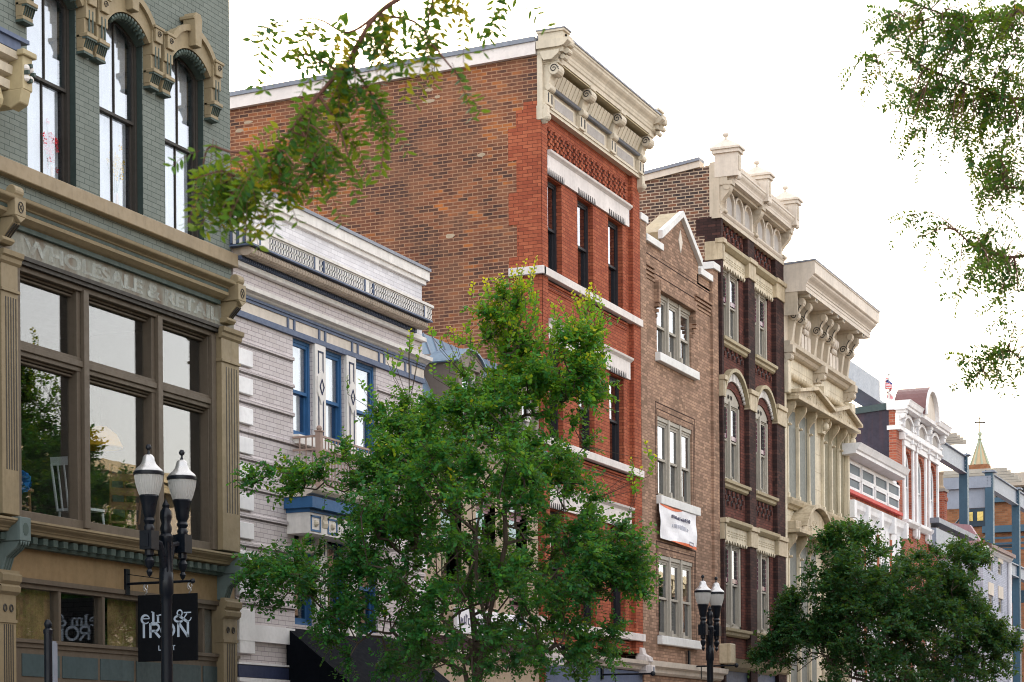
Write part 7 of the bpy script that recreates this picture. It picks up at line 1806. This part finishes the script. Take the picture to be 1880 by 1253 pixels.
    for pts, dns in boughs:
        f = limb(pts, .012, .002); n = len(f); bp += [np.array(w) for w in f[n//3:]]
        for i in range(int(n*.36), n):
            base = np.array(f[i])
            for _ in range(rg.poisson(.55*dns)):
                d = unit(np.array(dn[rg.integers(6)])+rg.normal(size=3)*.5); L = rg.uniform(.10, .34)*(1 if i < n-8 else .5)
                g = limb([tuple(base), tuple(base+d*L*.5+U_*.04), tuple(base+d*L-U_*.10*L)], .004, .0015)
                for q in range(2, len(g), 1):
                    if rg.random() < .6: leafrow(np.array(g[q]), np.array(dn[rg.integers(6)])+rg.normal(size=3)*.5, .15*rg.uniform(.6, 1.2), ll2, .33+.25*rg.normal())
    allp = []
    for (c, s, n) in (((1800, 60), (60, 35), 15), ((1860, 120), (35, 50), 13), ((1700, 190), (60, 30), 12), ((1790, 240), (70, 45), 22), ((1860, 280), (35, 45), 15), ((1720, 255), (45, 30), 9), ((1860, 480), (35, 40), 9), ((1830, 450), (35, 25), 5), ((1865, 660), (25, 30), 6), ((1860, 30), (30, 30), 10), ((1815, 330), (40, 20), 6), ((1670, 60), (25, 40), 5), ((1620, 130), (25, 20), 4), ((1730, 110), (30, 40), 6)):
        for _ in range(n):
            p = np.array(B(c[0]+rg.normal()*s[0]*.7, c[1]+rg.normal()*s[1]*.7, t2+rg.normal()*.3)); q = min(bp, key=lambda w: np.linalg.norm(w-p)+.5*max(0, p[2]-w[2])+.4*max(0, (np.dot(w-p, -R_))))
            f = limb([tuple(q), tuple((q+p)/2+U_*.03), tuple(p)], .004, .0015); dress(f, .35, .36, .15, ll2, .36, dn, .5)
    # crown above, out of the picture
    for k in range(14):
        a = rg.random()*2*pi; q = np.array([bx_+cos(a)*rg.uniform(.6,2.2), by_+sin(a)*rg.uniform(.6,2.0), rg.uniform(6.4, 8.0)])
        f = limb([tuple(fork), tuple((np.array(fork)+q)/2+U_*.5), tuple(q)], .04, .004); dress(f, .4, 1.6, .18, .04, .35, dn, .8)
    br.build('branches', M['twig'], root, smooth=True)
    b, t_, s, tn = (np.concatenate(v) for v in (bases, tipsA, sides, tones))
    leaf_mesh('crown', M['locust_leaf'], b, t_, s, np.clip(tn, 0, 1), root, .12); print('locust leaflets', len(b))
locust()

# ================================================================== BUILDINGS ACROSS THE STREET (mirrored in the glass)
def opposite():
    rr = random.Random(2)
    for k, (xa, xb, h, mat, lab) in enumerate(((8, 30, 10.5, 'tan_brick', 'tan brick building behind the viewer on the near side'), (30, 47, 10.2, 'orange_brick', 'orange brick building on the near side mirrored in the shop panes'), (47, 60, 10.5, 'cream_tin', 'cream building on the near side mirrored in the shop panes'),
                                              (60, 84, 10, 'tan_brick', 'second tan brick building on the near side further along'), (84, 130, 11, 'tan_brick', 'long brown brick building on the near side at the far end'))):
        y = -19.8; r = thing('brick_building', lab, 'building', (xa, y, 0)); ops = []
        n = int((xb-xa)/2.4)
        for i in range(n):
            a = xa+.8+i*(xb-xa-1)/n
            for z in (4.6, 8.0, 11.4):
                if z+2 < h-.6: ops.append((a, a+1.1, z, z+2))
        m = MB(); wall(m, xa, xb, 0, h, y, ops, -.2)
        m.quad((xa,y,0),(xa,y-12,0),(xa,y-12,h),(xa,y,h)); m.quad((xb,y,0),(xb,y-12,0),(xb,y-12,h),(xb,y,h)); m.quad((xa,y-12,0),(xb,y-12,0),(xb,y-12,h),(xa,y-12,h)); m.quad((xa,y,h-.1),(xb,y,h-.1),(xb,y-12,h-.1),(xa,y-12,h-.1)); m.build('wall', M[mat], r)
        w = MB(); w.quad((xa+.05,y-.19,.3),(xb-.05,y-.19,.3),(xb-.05,y-.19,h-.7),(xa+.05,y-.19,h-.7)); w.build('window_glass', M['pane_blind'], r)
        c = MB(); c.box(xa, xb, y-.1, y+.45, h-.3, h); c.box(xa, xb, y-.1, y+.3, h-.6, h-.3)
        x = xa+.4
        while x < xb-.3: c.box(x, x+.16, y, y+.4, h-.95, h-.3); x += 1.1
        c.build('cornice', M['cream_dark'], r)
opposite()
